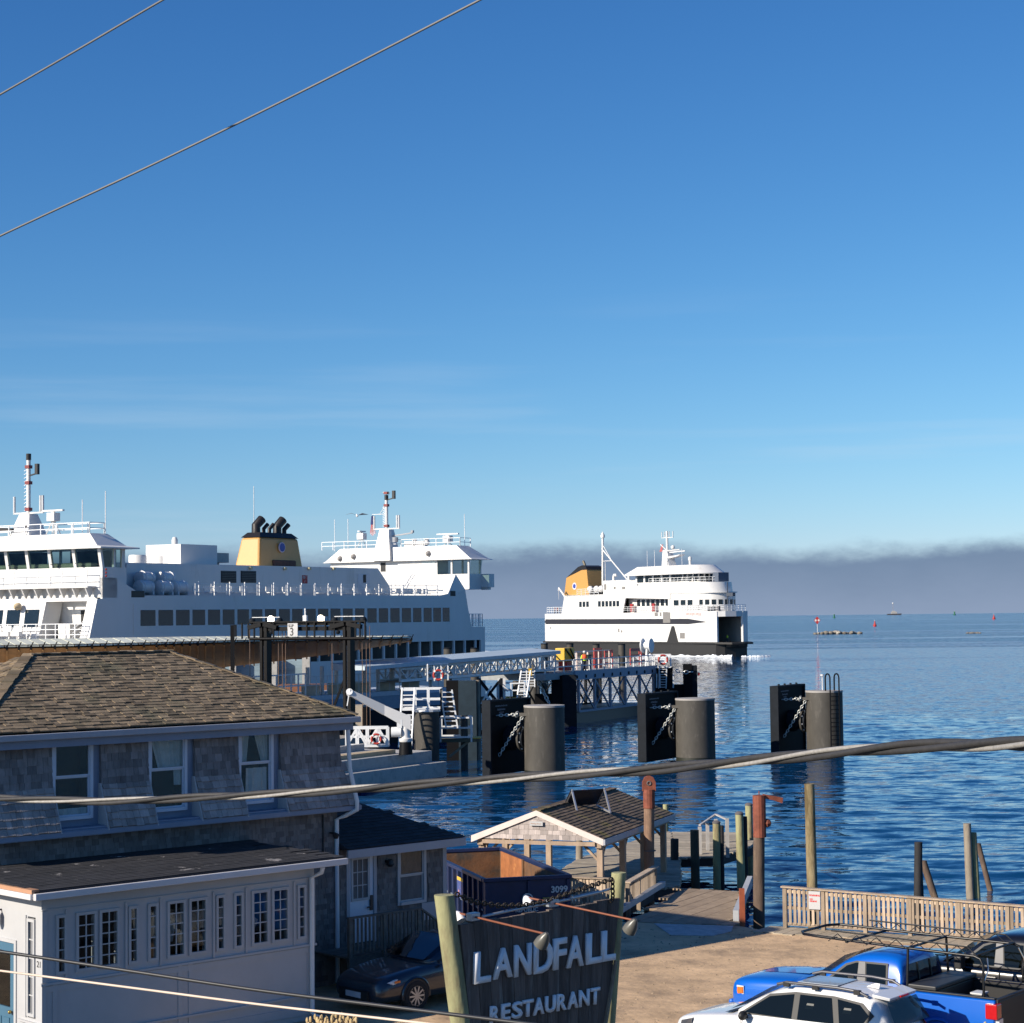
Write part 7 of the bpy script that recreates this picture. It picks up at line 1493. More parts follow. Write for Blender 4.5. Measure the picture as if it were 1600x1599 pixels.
mb = MB(); mb.tube([(20.3,5,15.6),(20.6,5,30.8)], .30, 10); mb.tube([(20.6,5,27.2),(31,5,19.3)], .17, 8); mb.tube([(20.6,5,24.3),(24.6,5,24.3)], .1, 8); mb.tube([(20.6,5,28.5),(24.5,5,24.2)], .08, 6); mb.bar((21.6,5,16), (21.6,5,24), .15); mb.lathe([(.55,30.4),(.6,31),(.3,31.6),(.05,32)], (20.6,5,0), 10); mb.obj('mast', ship_w, fb, smooth=50)
mb = MB(); mb.hexa([(46.5,bc-1.2,22.2),(49.5,bc-1.2,22.2),(49.5,bc+1.2,22.2),(46.5,bc+1.2,22.2)], [(46.5,bc-.8,26.3),(48.3,bc-.8,26.3),(48.3,bc+.8,26.3),(46.5,bc+.8,26.3)]); mb.hexa([(48,bc-1,24),(52.5,bc-.8,24.6),(52.5,bc+.8,24.6),(48,bc+1,24)], [(48,bc-1,24.5),(53.5,bc-.8,25.0),(53.5,bc+.8,25.0),(48,bc+1,24.5)]); mb.obj('mast_tower', ship_w, fb)
mb = MB(); mb.tube([(47.3,bc,26),(47.3,bc,31.0)], .3, 8); mb.bar((45.4,bc,29.4), (49.6,bc,29.4), .15); 
for q in (45.2, 46.3, 48.3, 49.7): mb.bar((q,bc,29.3), (q,bc,30.9), .16)
mb.bar((47,bc,26.3), (44.6,bc,27.8), .2); mb.bar((48.5,bc-1.5,26.0), (51,bc+1,26.3), .3); mb.ball((49.6,bc,26.9), .55, 10); mb.bar((49.5,bc-1,25.6), (53.2,bc+1,25.9), .25); mb.obj('mast_array', ship_w, fb, smooth=50)
for a, z in ((48.5,.0),(57.5,.0)): mb = MB(); mb.lathe([(.3,22.2),(.3,23.2),(.45,23.3),(.45,24),(.05,24.3)], (a+2.6,bc-3,0), 10); mb.obj('satellite_dome', ship_w, fb, smooth=50)
for a in (43, 46, 57): mb = MB(); mb.bar((a,bc-3,22), (a,bc-3,26.2), .08); mb.obj('whip_antenna', rail_w, fb)
mb = MB(); mb.ext([(45.0,bc,27.6),(45.6,bc,27.8),(45.3,bc,26.0),(44.1,bc,25.9)], (0,.08,0)); fl = mb.obj('ensign', mat('ensign_red', (.38,.10,.10), .8), fb, fix=True)
mb = MB(); railbox(mb, [(1,.6,10.9),(9,.3,10.9)], 1.6, (.33,.66,1.), .05, 1.1); mb.obj('stern_rail', rail_w, fb)
mb = MB(); mb.tube([(9.2,.6,15.4),(6.6,.6,17.6),(6.4,.6,17.0)], .25, 8); mb.tube([(6.5,.6,17.2),(6.5,.6,14.5)], .05, 6); mb.obj('stern_davit', ship_w, fb)
# passengers and a deckhand, tiny at this distance
def tiny_person(label, p, top, legs, deg=0, h=1.72, hair=(.05,.03,.02)):
    t = thing('person', label, 'person', p, deg); s_ = h/1.75
    skin = mat('skin', (.45,.28,.2), .6)
    mb = MB()
    for q in (-.1, .1): mb.tube([(q*1.1,.02,.0),(q,.0,.45),(q*.85,0,.86)], .075, 8, .095)
    mb.lathe([(.14,.82),(.19,.95),(.18,1.12),(.22,1.38),(.12,1.47),(.06,1.50),(.055,1.56)], n=12)
    for q in (-1, 1): mb.tube([(q*.22,0,1.40),(q*.29,.02,1.12),(q*.25,-.12,.90)], .06, 8, .045)
    mb.v = [(x*s_, y*s_, z*s_) for x, y, z in mb.v]; body = mb.obj('body', mat('cloth_'+'_'.join(str(int(c*99)) for c in legs), legs, .8), t, smooth=60)
    mb = MB(); mb.lathe([(.2,.93),(.205,1.12),(.245,1.36),(.15,1.47),(.08,1.49)], n=12)
    for q in (-1, 1): mb.tube([(q*.225,0,1.41),(q*.295,.02,1.12),(q*.27,-.06,1.0)], .075, 8, .06)
    mb.v = [(x*s_, y*s_, z*s_) for x, y, z in mb.v]; mb.obj('jacket', top, t, smooth=60)
    mb = MB(); mb.ball((0,-.01,1.64), .105, 12, (.85,1,1.15)); mb.bar((0,-.1,1.63), (0,-.135,1.62), .03); mb.v = [(x*s_, y*s_, z*s_) for x, y, z in mb.v]; mb.obj('head', skin, t, smooth=60)
    return t, s_
hiviz = mat('hi_vis_yellow', (.55,.75,.03), .7)
t, s_ = tiny_person('person in yellow vest standing in the dark bow door of the far ferry', FB.w(71.5, 4.3, 3.58), hiviz, (.03,.04,.06), -60)
for i, (a, cl) in enumerate(((3.2,(.35,.04,.03)),(4.6,(.30,.05,.04)),(6.0,(.04,.04,.05)),(7.2,(.32,.05,.03)))):
    tiny_person(('person in red jacket at the very stern of the far ferry','person in red jacket second from the far ferry stern','person in dark jacket among those at the far ferry stern rail','person in red jacket nearest the funnel at the far ferry stern')[i], FB.w(a, 1.5, 10.82), mat('jacket_%s' % ('red','rust','dark','scarlet')[i], cl, .8), (.03,.03,.04), -60)
# dock worker
q = LF.k(914, 1043, .5)[0]; wk_p = LF.w(q, .55, zl)
t, s_ = tiny_person('person in orange and yellow vest and white hard hat on the loading platform', wk_p, hiviz, (.02,.025,.05), 20, 1.85)
mb = MB(); mb.lathe([(.225,1.12),(.262,1.36),(.17,1.475)], n=12); mb.v = [(x*1.06,y*1.06,z*1.06) for x,y,z in mb.v]; mb.obj('orange_vest_panel', mat('hi_vis_orange', (.75,.10,.03), .7), t, smooth=60)
mb = MB(); mb.lathe([(.15,1.67),(.135,1.70),(.125,1.76),(.07,1.81),(.01,1.82)], n=14); mb.v = [(x*1.06,y*1.06,z*1.06) for x,y,z in mb.v]; mb.obj('hard_hat', ship_w, t, smooth=60)
# bow wave and wake of the moving ferry
foam = mat('foam', (.72,.76,.80), .8, var=.3, scale=.6)
fm_ = MB()
def foam_strip(pts, w0, w1, h=.12):
    P = [FB.w(a, b, 0) for a, b in pts]; n = 40; L_ = []; 
    for i in range(n+1):
        t = i/n*(len(P)-1); k = min(int(t), len(P)-2); p = P[k]+(P[k+1]-P[k])*(t-k); d = P[k+1]-P[k]; s = np.cross(d, (0,0,1)); s /= np.linalg.norm(s); w = (w0+(w1-w0)*i/n)*random.uniform(.5,1.2); L_.append((p-s*w, p+V(0,0,h*random.uniform(.5,1.6)+.02), p+s*w))
    vs = []; fs = []
    for i, (l, m_, r_) in enumerate(L_): vs += [l+V(0,0,.02), m_, r_+V(0,0,.02)]
    for i in range(n): fs += [(3*i,3*i+1,3*i+4,3*i+3),(3*i+1,3*i+2,3*i+5,3*i+4)]
    fm_.add(vs, fs)
foam_strip([(79,-.5),(72,-.8),(60,-1.5),(45,-2.4)], .35, 1.6, .45); foam_strip([(78,3),(80,7),(78,12)], .6, .4, .3)
foam_strip([(0,1),(-12,2),(-40,4),(-90,8)], 1.2, 3.5, .12); foam_strip([(0,WB-1),(-14,WB+1),(-45,WB+4),(-100,WB+12)], 1.2, 3.5, .12)
o = fm_.obj('wake_foam', foam); o['kind'] = 'stuff'

# ================================================================ VEHICLES (local x forward, y to the car's left, z up)
tyre_m = mat('tyre_rubber', (.015,.015,.016), .85, var=.2)
rim_m = mat('alloy_rim', (.45,.46,.48), .3, .7, var=.05)
car_glass = glassm('car_glass', (.16,.19,.19), -.01)
blk_plastic = mat('black_plastic', (.013,.013,.014), .55, var=.15)
cabin_m = mat('car_interior', (.03,.03,.033), .8, var=.3)
seat_grey = mat('grey_car_seat', (.16,.16,.15), .8, var=.15)
red_lens = mat('red_lens', (.45,.01,.012), .15, coat=.6)
amber_lens = mat('amber_lens', (.75,.16,.02), .2, coat=.6)
clear_lens = mat('clear_lens', (.6,.62,.64), .1, coat=.8)
chrome = mat('chrome', (.6,.6,.6), .15, .9, var=.03)
def paint(name, col, coat=.8, rough=.35, metal=0.): return mat(name, col, rough, metal, var=.03, scale=.7, coat=coat)
def loft(secs, n_half):
    """secs: list of (x, [(y, z)...]) half sections, bottom to top; mirrored; returns MB"""
    mb = MB(); vs = []; m = n_half
    for x, prof in secs:
        for y, z in prof: vs.append((x, y, z))
        for y, z in reversed(prof): vs.append((x, -y, z))
    k = 2*m; fs = [(i*k+j, i*k+(j+1) % k, (i+1)*k+(j+1) % k, (i+1)*k+j) for i in range(len(secs)-1) for j in range(k)]
    fs += [tuple(range(k-1,-1,-1)), tuple((len(secs)-1)*k+j for j in range(k))]
    return mb.add(vs, fs)
def subd(o, lv=2):
    s_ = o.modifiers.new('sub', 'SUBSURF'); s_.levels = lv; s_.render_levels = lv
    o.data.polygons.foreach_set('use_smooth', [True]*len(o.data.polygons)); return o
def wheel(par, x, y, r, w, side, spokes=10, rim=rim_m):
    ax = Matrix.Rotation(R(-90*side), 3, 'X'); mb = MB(); mb.lathe([(r*.62,-w/2),(r*.93,-w/2),(r,-w*.38),(r,w*.38),(r*.93,w/2),(r*.62,w/2)], (x,y,r), 28, ax); wo = mb.obj('wheel', tyre_m, par, smooth=40)
    mb = MB(); mb.lathe([(r*.66,w*.30),(r*.66,w*.5),(r*.58,w*.5),(r*.58,w*.36)], (x,y,r), 28, ax)
    for k in range(spokes):
        q = 2*math.pi*k/spokes; c = V(x, y+side*w*.44, r); mb.bar(c+V(math.cos(q)*r*.08,0,math.sin(q)*r*.08), c+V(math.cos(q)*r*.61,0,math.sin(q)*r*.61), r*.11, .03, (0,1,0))
    mb.lathe([(r*.16,w*.3),(r*.16,w*.5),(.01,w*.51)], (x,y,r), 14, ax); mb.obj('rim', rim, wo)
    mb = MB(); mb.lathe([(r*.6,w*.2),(r*.6,w*.25)], (x,y,r), 20, ax); mb.obj('brake_disc', blk_plastic, wo); return wo
def side_pane(name, par, pts_xz, yfun, m, off=.006, th=0.):
    for s_ in (1, -1):
        mb = MB(); mb.poly([(x, s_*(yfun(x, z)+off), z) for x, z in (pts_xz if s_ > 0 else pts_xz[::-1])]); mb.obj(name, m, par)
def flare_arch(par, x, y, r, m, side, w=.05):
    mb = MB(); pts = [(x+r*math.cos(q), y, r*.92+r*math.sin(q)) for q in np.linspace(-.15, math.pi+.15, 15)]; mb.tube(pts, w, 6); mb.obj('wheel_arch', m, par, smooth=60)
    mb = MB(); mb.poly([(x+(r-.01)*math.cos(q), y+side*.012, max(.1,r*.92+(r-.01)*math.sin(q))) for q in np.linspace(-.2, math.pi+.2, 18)]); mb.obj('wheel_well', blk_plastic, par)

def suv(name, label, loc, deg, col):
    t = thing(name, label, 'car', loc, deg); P = paint('pearl_white_paint', col)
    # lower body: L 4.6, W 1.81, H 1.73
    def sec(x, w, zs, zb, zt, tw): return (x, [(w*.80, zs), (w*.97, zs+.1), (w, (zs+zb)/2), (w*.985, zb-.1), (tw, zb), (tw*.93, zt), (tw*.5, zt+.012)])
    S_ = [sec(2.31,.62,.45,.68,.72,.58), sec(2.24,.80,.32,.76,.84,.72), sec(2.0,.875,.26,.86,.93,.80), sec(1.5,.905,.24,.95,1.00,.84), sec(1.05,.905,.23,1.0,1.05,.855), sec(.7,.905,.23,1.02,1.07,.86), sec(-.3,.905,.23,1.04,1.07,.86), sec(-1.3,.905,.24,1.06,1.09,.86), sec(-1.9,.895,.27,1.07,1.10,.85), sec(-2.2,.85,.33,1.05,1.09,.80), sec(-2.31,.74,.42,1.0,1.04,.70)]
    b = subd(loft(S_, 7).obj('body', P, t))
    # greenhouse
    prof = [(1.02,1.05,1.06),(.55,1.05,1.36),(.05,1.05,1.60),(-.4,1.05,1.685),(-1.1,1.06,1.695),(-1.75,1.07,1.655),(-2.02,1.08,1.57),(-2.26,1.08,1.12)]
    def gy(x, z):
        zr = np.interp(x, [p[0] for p in prof][::-1], [p[2] for p in prof][::-1]); return .845 - .215*max(0., (z-1.05))/.65
    G_ = []
    for x, z0, z1 in prof:
        yb, yt = gy(x, z0), gy(x, z1); G_.append((x, [(yb, z0-.04), (yb-.0, z0), (yb+(yt-yb)*.5, z0+(z1-z0)*.5), (yt+.01, z1-.06*(z1>1.3)), (yt-.10, z1), (yt*.5, z1+.022)]))
    subd(loft(G_, 6).obj('roof', P, t))
    # glass: black surround then panes, slightly proud of the cabin
    sur = [(.78,1.10),(.18,1.50),(-.35,1.585),(-1.15,1.59),(-1.72,1.53),(-1.98,1.34),(-1.80,1.13)]
    side_pane('window_surround', t, sur, gy, blk_plastic, .012)
    for pts in ([(.68,1.13),(.17,1.46),(-.33,1.545),(-.33,1.12)], [(-.45,1.12),(-.45,1.55),(-1.10,1.555),(-1.20,1.13)], [(-1.31,1.14),(-1.22,1.55),(-1.68,1.495),(-1.88,1.33),(-1.76,1.16)]):
        side_pane('side_window', t, pts, gy, car_glass, .02)
    for x0 in (.1, -.75):
        for s_ in (1, -1): mb = MB(); mb.box(x0-.55, x0-.44, s_*.42-.22, s_*.42+.22, 1.1, 1.42)
    for s_ in (1, -1):
        for x0, z0 in ((-.36,1.22),(-1.12,1.22)):
            mb = MB(); y = gy(x0, z0)+.016; mb.poly([(x0-.14,s_*y,1.14),(x0-.26,s_*(gy(x0,1.4)+.018),1.42),(x0-.40,s_*(gy(x0,1.4)+.018),1.42),(x0-.36,s_*y,1.14)][::s_]); mb.obj('seat_back', seat_grey, t)
    for s_ in (1, -1):
        mb = MB(); mb.tube([(.05,s_*.66,1.68),(-.15,s_*.665,1.735),(-1.2,s_*.67,1.745),(-1.62,s_*.66,1.72),(-1.8,s_*.64,1.64)], .028, 8); rr = mb.obj('roof_rail', mat('grey_rail_paint', (.10,.10,.11), .4, .3), t, smooth=60)
        for x in (-.15, -.75, -1.6): mb = MB(); mb.box(x-.06, x+.06, s_*.64-.025, s_*.70-.005, 1.66, 1.74); mb.obj('rail_foot', blk_plastic, rr)
        mb = MB(); mb.ball((.60,s_*1.0,1.10), .12, 12, (.6,1.0,.75)); mb.bar((.62,s_*.84,1.06), (.62,s_*.95,1.06), .06); mb.obj('door_mirror', blk_plastic, t, smooth=60)
        mb = MB(); mb.ext([(2.16,s_*.60,.66),(2.10,s_*.80,.66),(1.86,s_*.905,.76),(1.84,s_*.90,.84),(2.05,s_*.82,.83),(2.17,s_*.62,.76)], (0,0,.012)); 
        mb = MB(); mb.hexa([(2.25,s_*.56,.66),(2.13,s_*.80,.66),(1.80,s_*.89,.78),(1.80,s_*.6,.78)], [(2.18,s_*.56,.80),(2.08,s_*.80,.82),(1.80,s_*.90,.90),(1.80,s_*.6,.90)]); hl = mb.obj('headlight', mat('dark_headlight', (.06,.065,.08), .15, coat=.8), t, fix=True)
        mb = MB(); mb.hexa([(-2.12,s_*.78,.92),(-2.34,s_*.55,.92),(-2.34,s_*.55,1.06),(-2.12,s_*.8,1.06)], [(-2.12,s_*.80,1.07),(-2.31,s_*.55,1.07),(-2.28,s_*.55,1.12),(-2.1,s_*.82,1.12)]); mb.obj('taillight', red_lens, t, fix=True)
        for x in (1.40, -1.27): flare_arch(t, x, s_*.90, .40, blk_plastic, s_); wheel(t, x, s_*.80, .355, .22, s_, 5)
        mb = MB(); mb.box(-1.0, 1.0, s_*.89-.02, s_*.89+.03, .22, .34); mb.obj('sill_cladding', blk_plastic, t)
        for x in (.70, -.40, -1.2): mb = MB(); mb.box(x-.004, x+.004, s_*.905-.004, s_*.905+.006, .4, 1.0); mb.obj('door_gap', blk_plastic, t)
        for x in (-.18, -1.05): mb = MB(); mb.box(x-.1, x+.1, s_*.91-.01, s_*.91+.025, .90, .93); mb.obj('door_handle', P, t, bevel=.01)
    mb = MB(); mb.poly([(.98,.72,1.09),(.98,-.72,1.09),(.16,-.60,1.565),(.16,.60,1.565)]); mb.v = [(x+.045,y,z+.045) for x,y,z in mb.v]; mb.obj('windscreen', car_glass, t)
    mb = MB(); mb.poly([(-2.30,-.66,1.13),(-2.30,.66,1.13),(-2.085,.56,1.53),(-2.085,-.56,1.53)]); mb.v = [(x-.055,y,z+.015) for x,y,z in mb.v]; mb.obj('rear_window', car_glass, t)
    mb = MB(); mb.hexa([(-1.85,-.57,1.62),(-2.16,-.50,1.575),(-2.16,.50,1.575),(-1.85,.57,1.62)], [(-1.85,-.58,1.685),(-2.18,-.52,1.63),(-2.18,.52,1.63),(-1.85,.58,1.685)]); mb.obj('rear_spoiler', P, t, fix=True, bevel=.012)
    mb = MB(); mb.box(-2.205, -2.17, -.16, .16, 1.60, 1.632); mb.obj('high_brake_light', red_lens, t)
    mb = MB(); mb.hexa([(-1.45,-.03,1.70),(-1.7,-.03,1.68),(-1.7,.03,1.68),(-1.45,.03,1.70)], [(-1.62,-.01,1.77),(-1.71,-.01,1.77),(-1.71,.01,1.77),(-1.62,.01,1.77)]); mb.obj('shark_fin_aerial', P, t)
    mb = MB(); mb.box(-.25, -1.2, -.36, .36, 1.712, 1.72) if False else mb.hexa([(-.22,-.38,1.705),(-1.05,-.38,1.715),(-1.05,.38,1.715),(-.22,.38,1.705)], [(-.22,-.38,1.716),(-1.05,-.38,1.726),(-1.05,.38,1.726),(-.22,.38,1.716)]); mb.obj('sunroof', mat('sunroof_glass', (.35,.38,.42), .1, coat=.5), t)
    mb = MB(); mb.box(2.26, 2.33, -.42, .42, .5, .72); mb.obj('grille', blk_plastic, t); mb = MB(); mb.box(2.325, 2.34, -.26, .26, .38, .49); mb.obj('number_plate', white_sh, t)
    mb = MB(); mb.poly([(1.02,-.7,1.062),(1.16,-.72,1.05),(1.16,.72,1.05),(1.02,.7,1.062)]); mb.v = [(x,y,z+.012) for x,y,z in mb.v]; mb.obj('wiper_cowl', blk_plastic, t)
    return t

def pickup(name, label, loc, deg, P, L=5.8, Wd=2.02, bed=True, crew=.0, dark=False, badge=False):
    """front at +2.9; double cab; open bed"""
    t = thing(name, label, 'pickup truck', loc, deg); w = Wd/2
    def sec(x, k, zs, zb, zt): return (x, [(w*k*.86, zs), (w*k*.98, zs+.12), (w*k, (zs+zb)/2), (w*k*.99, zb-.12), (w*k*.95, zb), (w*k*.84, zt), (w*k*.45, zt+.03)])
    S_ = [sec(2.90,.74,.52,.98,1.02), sec(2.84,.90,.44,1.08,1.14), sec(2.6,.98,.42,1.14,1.20), sec(2.1,1.,.42,1.18,1.25), sec(1.5,1.,.42,1.21,1.28), sec(1.0,1.,.42,1.23,1.30), sec(.9,1.,.42,1.23,1.28), sec(0.,1.,.42,1.23,1.26), sec(-.92,1.,.42,1.23,1.26), sec(-.97,1.,.42,1.23,1.26)]
    subd(loft(S_, 7).obj('body', P, t))
    prof = [(1.05,1.22,1.24),(.62,1.22,1.56),(.25,1.22,1.82),(-.1,1.22,1.90),(-.5,1.22,1.92),(-.78,1.22,1.90),(-.90,1.22,1.80),(-.98,1.22,1.24)]
    gy = lambda x, z: w*.925 - .19*max(0., z-1.22)/.7
    G_ = []
    for x, z0, z1 in prof:
        yb, yt = gy(x, z0), gy(x, z1); G_.append((x, [(yb, z0-.05), (yb, z0), (yb+(yt-yb)*.5, z0+(z1-z0)*.5), (yt+.005, z1-.07*(z1>1.5)), (yt-.12, z1), (yt*.5, z1+.03)]))
    subd(loft(G_, 6).obj('cab', P, t))
    side_pane('window_surround', t, [(.80,1.27),(.28,1.70),(.05,1.77),(-.62,1.78),(-.66,1.27)], gy, blk_plastic, .012)
    side_pane('pillar', t, [(.0,1.29),(.0,1.765),(-.14,1.765),(-.19,1.29)], gy, mat('pillar_grey', (.10,.10,.105), .5), .022)
    for pts in ([(.70,1.30),(.25,1.665),(.06,1.735),(-.0,1.74),(.02,1.30)], [(-.21,1.30),(-.16,1.74),(-.58,1.745),(-.62,1.30)]): side_pane('side_window', t, pts, gy, car_glass, .02)
    mb = MB(); mb.poly([(1.03,w*.78,1.27),(1.03,-w*.78,1.27),(.32,-w*.66,1.77),(.32,w*.66,1.77)]); mb.v = [(x+.06,y,z+.06) for x,y,z in mb.v]; mb.obj('windscreen', car_glass, t)
    mb = MB(); mb.poly([(-.965,-w*.76,1.33),(-.965,w*.76,1.33),(-.905,w*.66,1.77),(-.905,-w*.66,1.77)]); mb.v = [(x-.05,y,z) for x,y,z in mb.v]; rw = mb.obj('rear_window', car_glass, t)
    for y in (-.26, .26): mb = MB(); mb.bar((-1.02,y,1.33), (-.96,y,1.77), .03); mb.obj('window_divider', blk_plastic, rw)
    # bed: outer sides bulged, inner dark, tailgate
    for s_ in (1, -1):
        secs = []
        for x, k in ((-1.02,.985),(-1.4,1.),(-2.0,1.01),(-2.5,1.),(-2.86,.975)):
            secs.append((x, k))
        vs = []; 
        for x, k in secs:
            for y, z in ((w*k*.90,.48),(w*k,.62),(w*k*1.01,.86),(w*k*.985,1.12),(w*k*.96,1.33),(w*k*.87,1.345),(w*k*.85,1.30),(w*k*.85,.5)): vs.append((x, s_*y, z))
        n = 8; fs = [(i*n+j, i*n+(j+1) % n, (i+1)*n+(j+1) % n, (i+1)*n+j) for i in range(len(secs)-1) for j in range(n)]+[tuple(range(n-1,-1,-1)), tuple((len(secs)-1)*n+j for j in range(n))]
        mb = MB(); mb.add(vs, fs); bs = mb.obj('bed_side', P, t, smooth=40, fix=True); bv = bs.modifiers.new('b', 'BEVEL'); bv.width = .02; bv.segments = 2
        mb = MB(); mb.box(-2.85, -1.04, s_*w*.865-.05, s_*w*.865+.05, 1.346, 1.375); mb.obj('bed_rail_cap', blk_plastic, t, bevel=.01)
        mb = MB(); mb.box(-2.8, -1.04, s_*w*.845-.012, s_*w*.845+.008, .62, 1.33); mb.obj('bed_liner', blk_plastic, t)
        for x in (1.95, -1.75): flare_arch(t, x, s_*w*.99, .46, P, s_, .045); wheel(t, x, s_*w*.86, .40, .26, s_, 6, mat('grey_rim', (.3,.3,.31), .35, .6))
        mb = MB(); mb.box(-2.935, -2.70, min(s_*w*.80, s_*(w+.012)), max(s_*w*.80, s_*(w+.012)), 1.0, 1.28); tl = mb.obj('taillight', red_lens, t, bevel=.02)
        mb = MB(); mb.box(-2.94, -2.75, min(s_*w*.76, s_*w*.93), max(s_*w*.76, s_*w*.93), .90, 1.0); mb.obj('reversing_lens', clear_lens, tl)
        mb = MB(); mb.hexa([(2.86,s_*w*.60,.86),(2.74,s_*w*.9,.86),(2.50,s_*w*.985,.90),(2.50,s_*w*.6,.9)], [(2.84,s_*w*.60,1.03),(2.70,s_*w*.92,1.05),(2.50,s_*w*.99,1.06),(2.5,s_*w*.6,1.06)]); hl = mb.obj('headlight', clear_lens, t, fix=True)
        mb = MB(); mb.hexa([(2.70,s_*w*.93,.88),(2.52,s_*w*1.0,.92),(2.5,s_*w*.97,.92),(2.66,s_*w*.9,.88)], [(2.68,s_*w*.935,1.02),(2.52,s_*w*1.0,1.04),(2.5,s_*w*.97,1.04),(2.64,s_*w*.9,1.02)]); mb.obj('amber_marker', amber_lens, hl, fix=True)
        mb = MB(); mb.box(.58, .74, min(s_*(w+.02), s_*(w+.26)), max(s_*(w+.02), s_*(w+.26)), 1.22, 1.48); mb.bar((.68,s_*w*.9,1.26), (.68,s_*(w+.05),1.3), .06); mb.obj('door_mirror', blk_plastic, t, bevel=.04)
        for x in (.98, -.12, -.93): mb = MB(); mb.box(x-.005, x+.005, s_*w-.02, s_*w+.004, .5, 1.2); mb.obj('door_gap', blk_plastic, t)
        for x in (.05, -.75): mb = MB(); mb.box(x-.11, x+.11, s_*w-.01, s_*w+.03, 1.05, 1.09); mb.obj('door_handle', P, t, bevel=.012)
    mb = MB(); mb.box(-2.8, -1.0, -w*.83, w*.83, .56, .62); mb.box(-1.04, -1.0, -w*.84, w*.84, .62, 1.3); mb.obj('bed_floor', blk_plastic, t)
    mb = MB(); mb.box(-2.90, -2.83, -w*.87, w*.87, .58, 1.32); tg = mb.obj('tailgate', P if not dark else blk_plastic, t, bevel=.02); mb = MB(); mb.box(-2.9, -2.82, -w*.87, w*.87, 1.322, 1.35); mb.obj('tailgate_cap', blk_plastic, tg)
    for x0, x1 in ((-2.2,-1.3),): 
        for s_ in (1,-1): mb = MB(); mb.box(x0, x1, s_*w*.70-.12, s_*w*.70+.12, .62, .86); mb.obj('wheel_tub', blk_plastic, t)
    mb = MB(); mb.box(2.84, 2.95, -w*.86, w*.86, .5, .74); mb.obj('front_bumper', chrome if not dark else P, t, bevel=.04); mb = MB(); mb.box(-3.02, -2.9, -w*.9, w*.9, .5, .68); mb.obj('rear_bumper', chrome, t, bevel=.03)
    mb = MB(); mb.box(2.86, 2.93, -w*.55, w*.55, .78, 1.04); mb.obj('grille', blk_plastic, t)
    mb = MB(); mb.poly([(1.05,-w*.8,1.30),(1.2,-w*.8,1.30),(1.2,w*.8,1.30),(1.05,w*.8,1.30)]); mb.v = [(x,y,z+.02) for x,y,z in mb.v]; mb.obj('wiper_cowl', blk_plastic, t)
    mb = MB(); mb.poly([(2.5,.25,1.245),(1.35,.35,1.325),(1.35,-.35,1.325),(2.5,-.25,1.245)][::-1]); mb.v = [(x,y,z+.004) for x,y,z in mb.v]; mb.obj('bonnet_crease', P, t)
    if badge:
        text('Z', 'trim_badge', .17, red_p, t, basis((.62, w+.006, .88), (-1,0,0), (0,0,1), (0,1,0)), .004, .012); text('71', 'trim_badge', .17, mat('badge_silver', (.6,.6,.6), .3), t, basis((.50, w+.006, .88), (-1,0,0), (0,0,1), (0,1,0)), .004, .012)
    return t
def car_pose(pt_world, deg, lx, ly):   # origin so that local (lx, ly) falls on the given ground point
    c, s_ = math.cos(R(deg)), math.sin(R(deg)); return (pt_world[0]-(lx*c-ly*s_), pt_world[1]-(lx*s_+ly*c), GZ)
VD = 142
suv('white_suv', 'white suv with roof rails parked nearest the camera', car_pose(gnd(1066, 1598, GZ+.75), VD, 2.12, .72), VD, (.66,.66,.66))
blue_paint = paint('bright_blue_paint', (.002,.105,.50), 1.0, .3)
bt = pickup('blue_pickup', 'bright blue pickup truck with a black ladder rack over its bed', car_pose(gnd(1150, 1546, GZ+.96), VD, 2.72, .93), VD, blue_paint, dark=True)
bl_paint = paint('black_paint', (.006,.006,.007), 1.0, .25)
pk = pickup('black_pickup', 'black pickup truck parked beyond the blue pickup', car_pose(gnd(1516, 1533, GZ+.96), VD+2, .5, 1.01), VD+2, bl_paint, dark=True, badge=True)
# ladder rack bolted to the blue pickup (held by it, but its own thing), tool box, grey tub
rack_m = mat('rack_black_tube', (.005,.005,.0055), .4, var=.1)
def on_truck(name, label, cat): return thing(name, label, cat, bt.location, VD)
rk = on_truck('ladder_rack', 'black tubular ladder rack on the blue pickup reaching over its cab', 'rack')
zr = 2.10; w = .93
for s_ in (1, -1):
    mb = MB(); mb.tube([(-2.62,s_*.88,1.37),(-2.62,s_*.88,1.95),(-2.56,s_*.87,2.06),(-2.44,s_*.86,zr),(-.9,s_*.82,zr+.02),(.9,s_*.78,zr+.06),(1.25,s_*.74,zr+.07)] + ([] if s_ < 0 else [(1.42,s_*.5,zr+.07),(1.42,-.5,zr+.07),(1.25,-.74,zr+.07)]), .027, 8); mb.obj('side_tube', rack_m, rk, smooth=60)
    mb = MB(); mb.tube([(-1.06,s_*.88,1.37),(-1.06,s_*.82,zr+.02)], .026, 8); mb.obj('upright', rack_m, rk, smooth=60)
    mb = MB(); mb.tube([(-2.3,s_*.85,zr+.16),(.6,s_*.79,zr+.2)], .016, 6)
    for i in range(14): x = -2.3+i*.21; mb.bar((x,s_*.85,zr+(.16 if i%2 else .0)), (x+.21,s_*.85,zr+(.0 if i%2 else .16)), .014)
    mb.bar((-2.5,s_*.86,zr), (-2.3,s_*.85,zr+.16), .02); mb.obj('lattice_side', rack_m, rk)
    mb = MB(); mb.tube([(-2.62,s_*.88,1.62),(-2.68,s_*.80,1.85),(-2.62,s_*.70,2.06)], .013, 6); mb.obj('grab_hook', chrome, rk)
for x in (-2.45, -1.06, .25): mb = MB(); mb.tube([(x,-.85,zr+.02),(x,.85,zr+.02)], .024, 8); mb.obj('cross_tube', rack_m, rk, smooth=60)
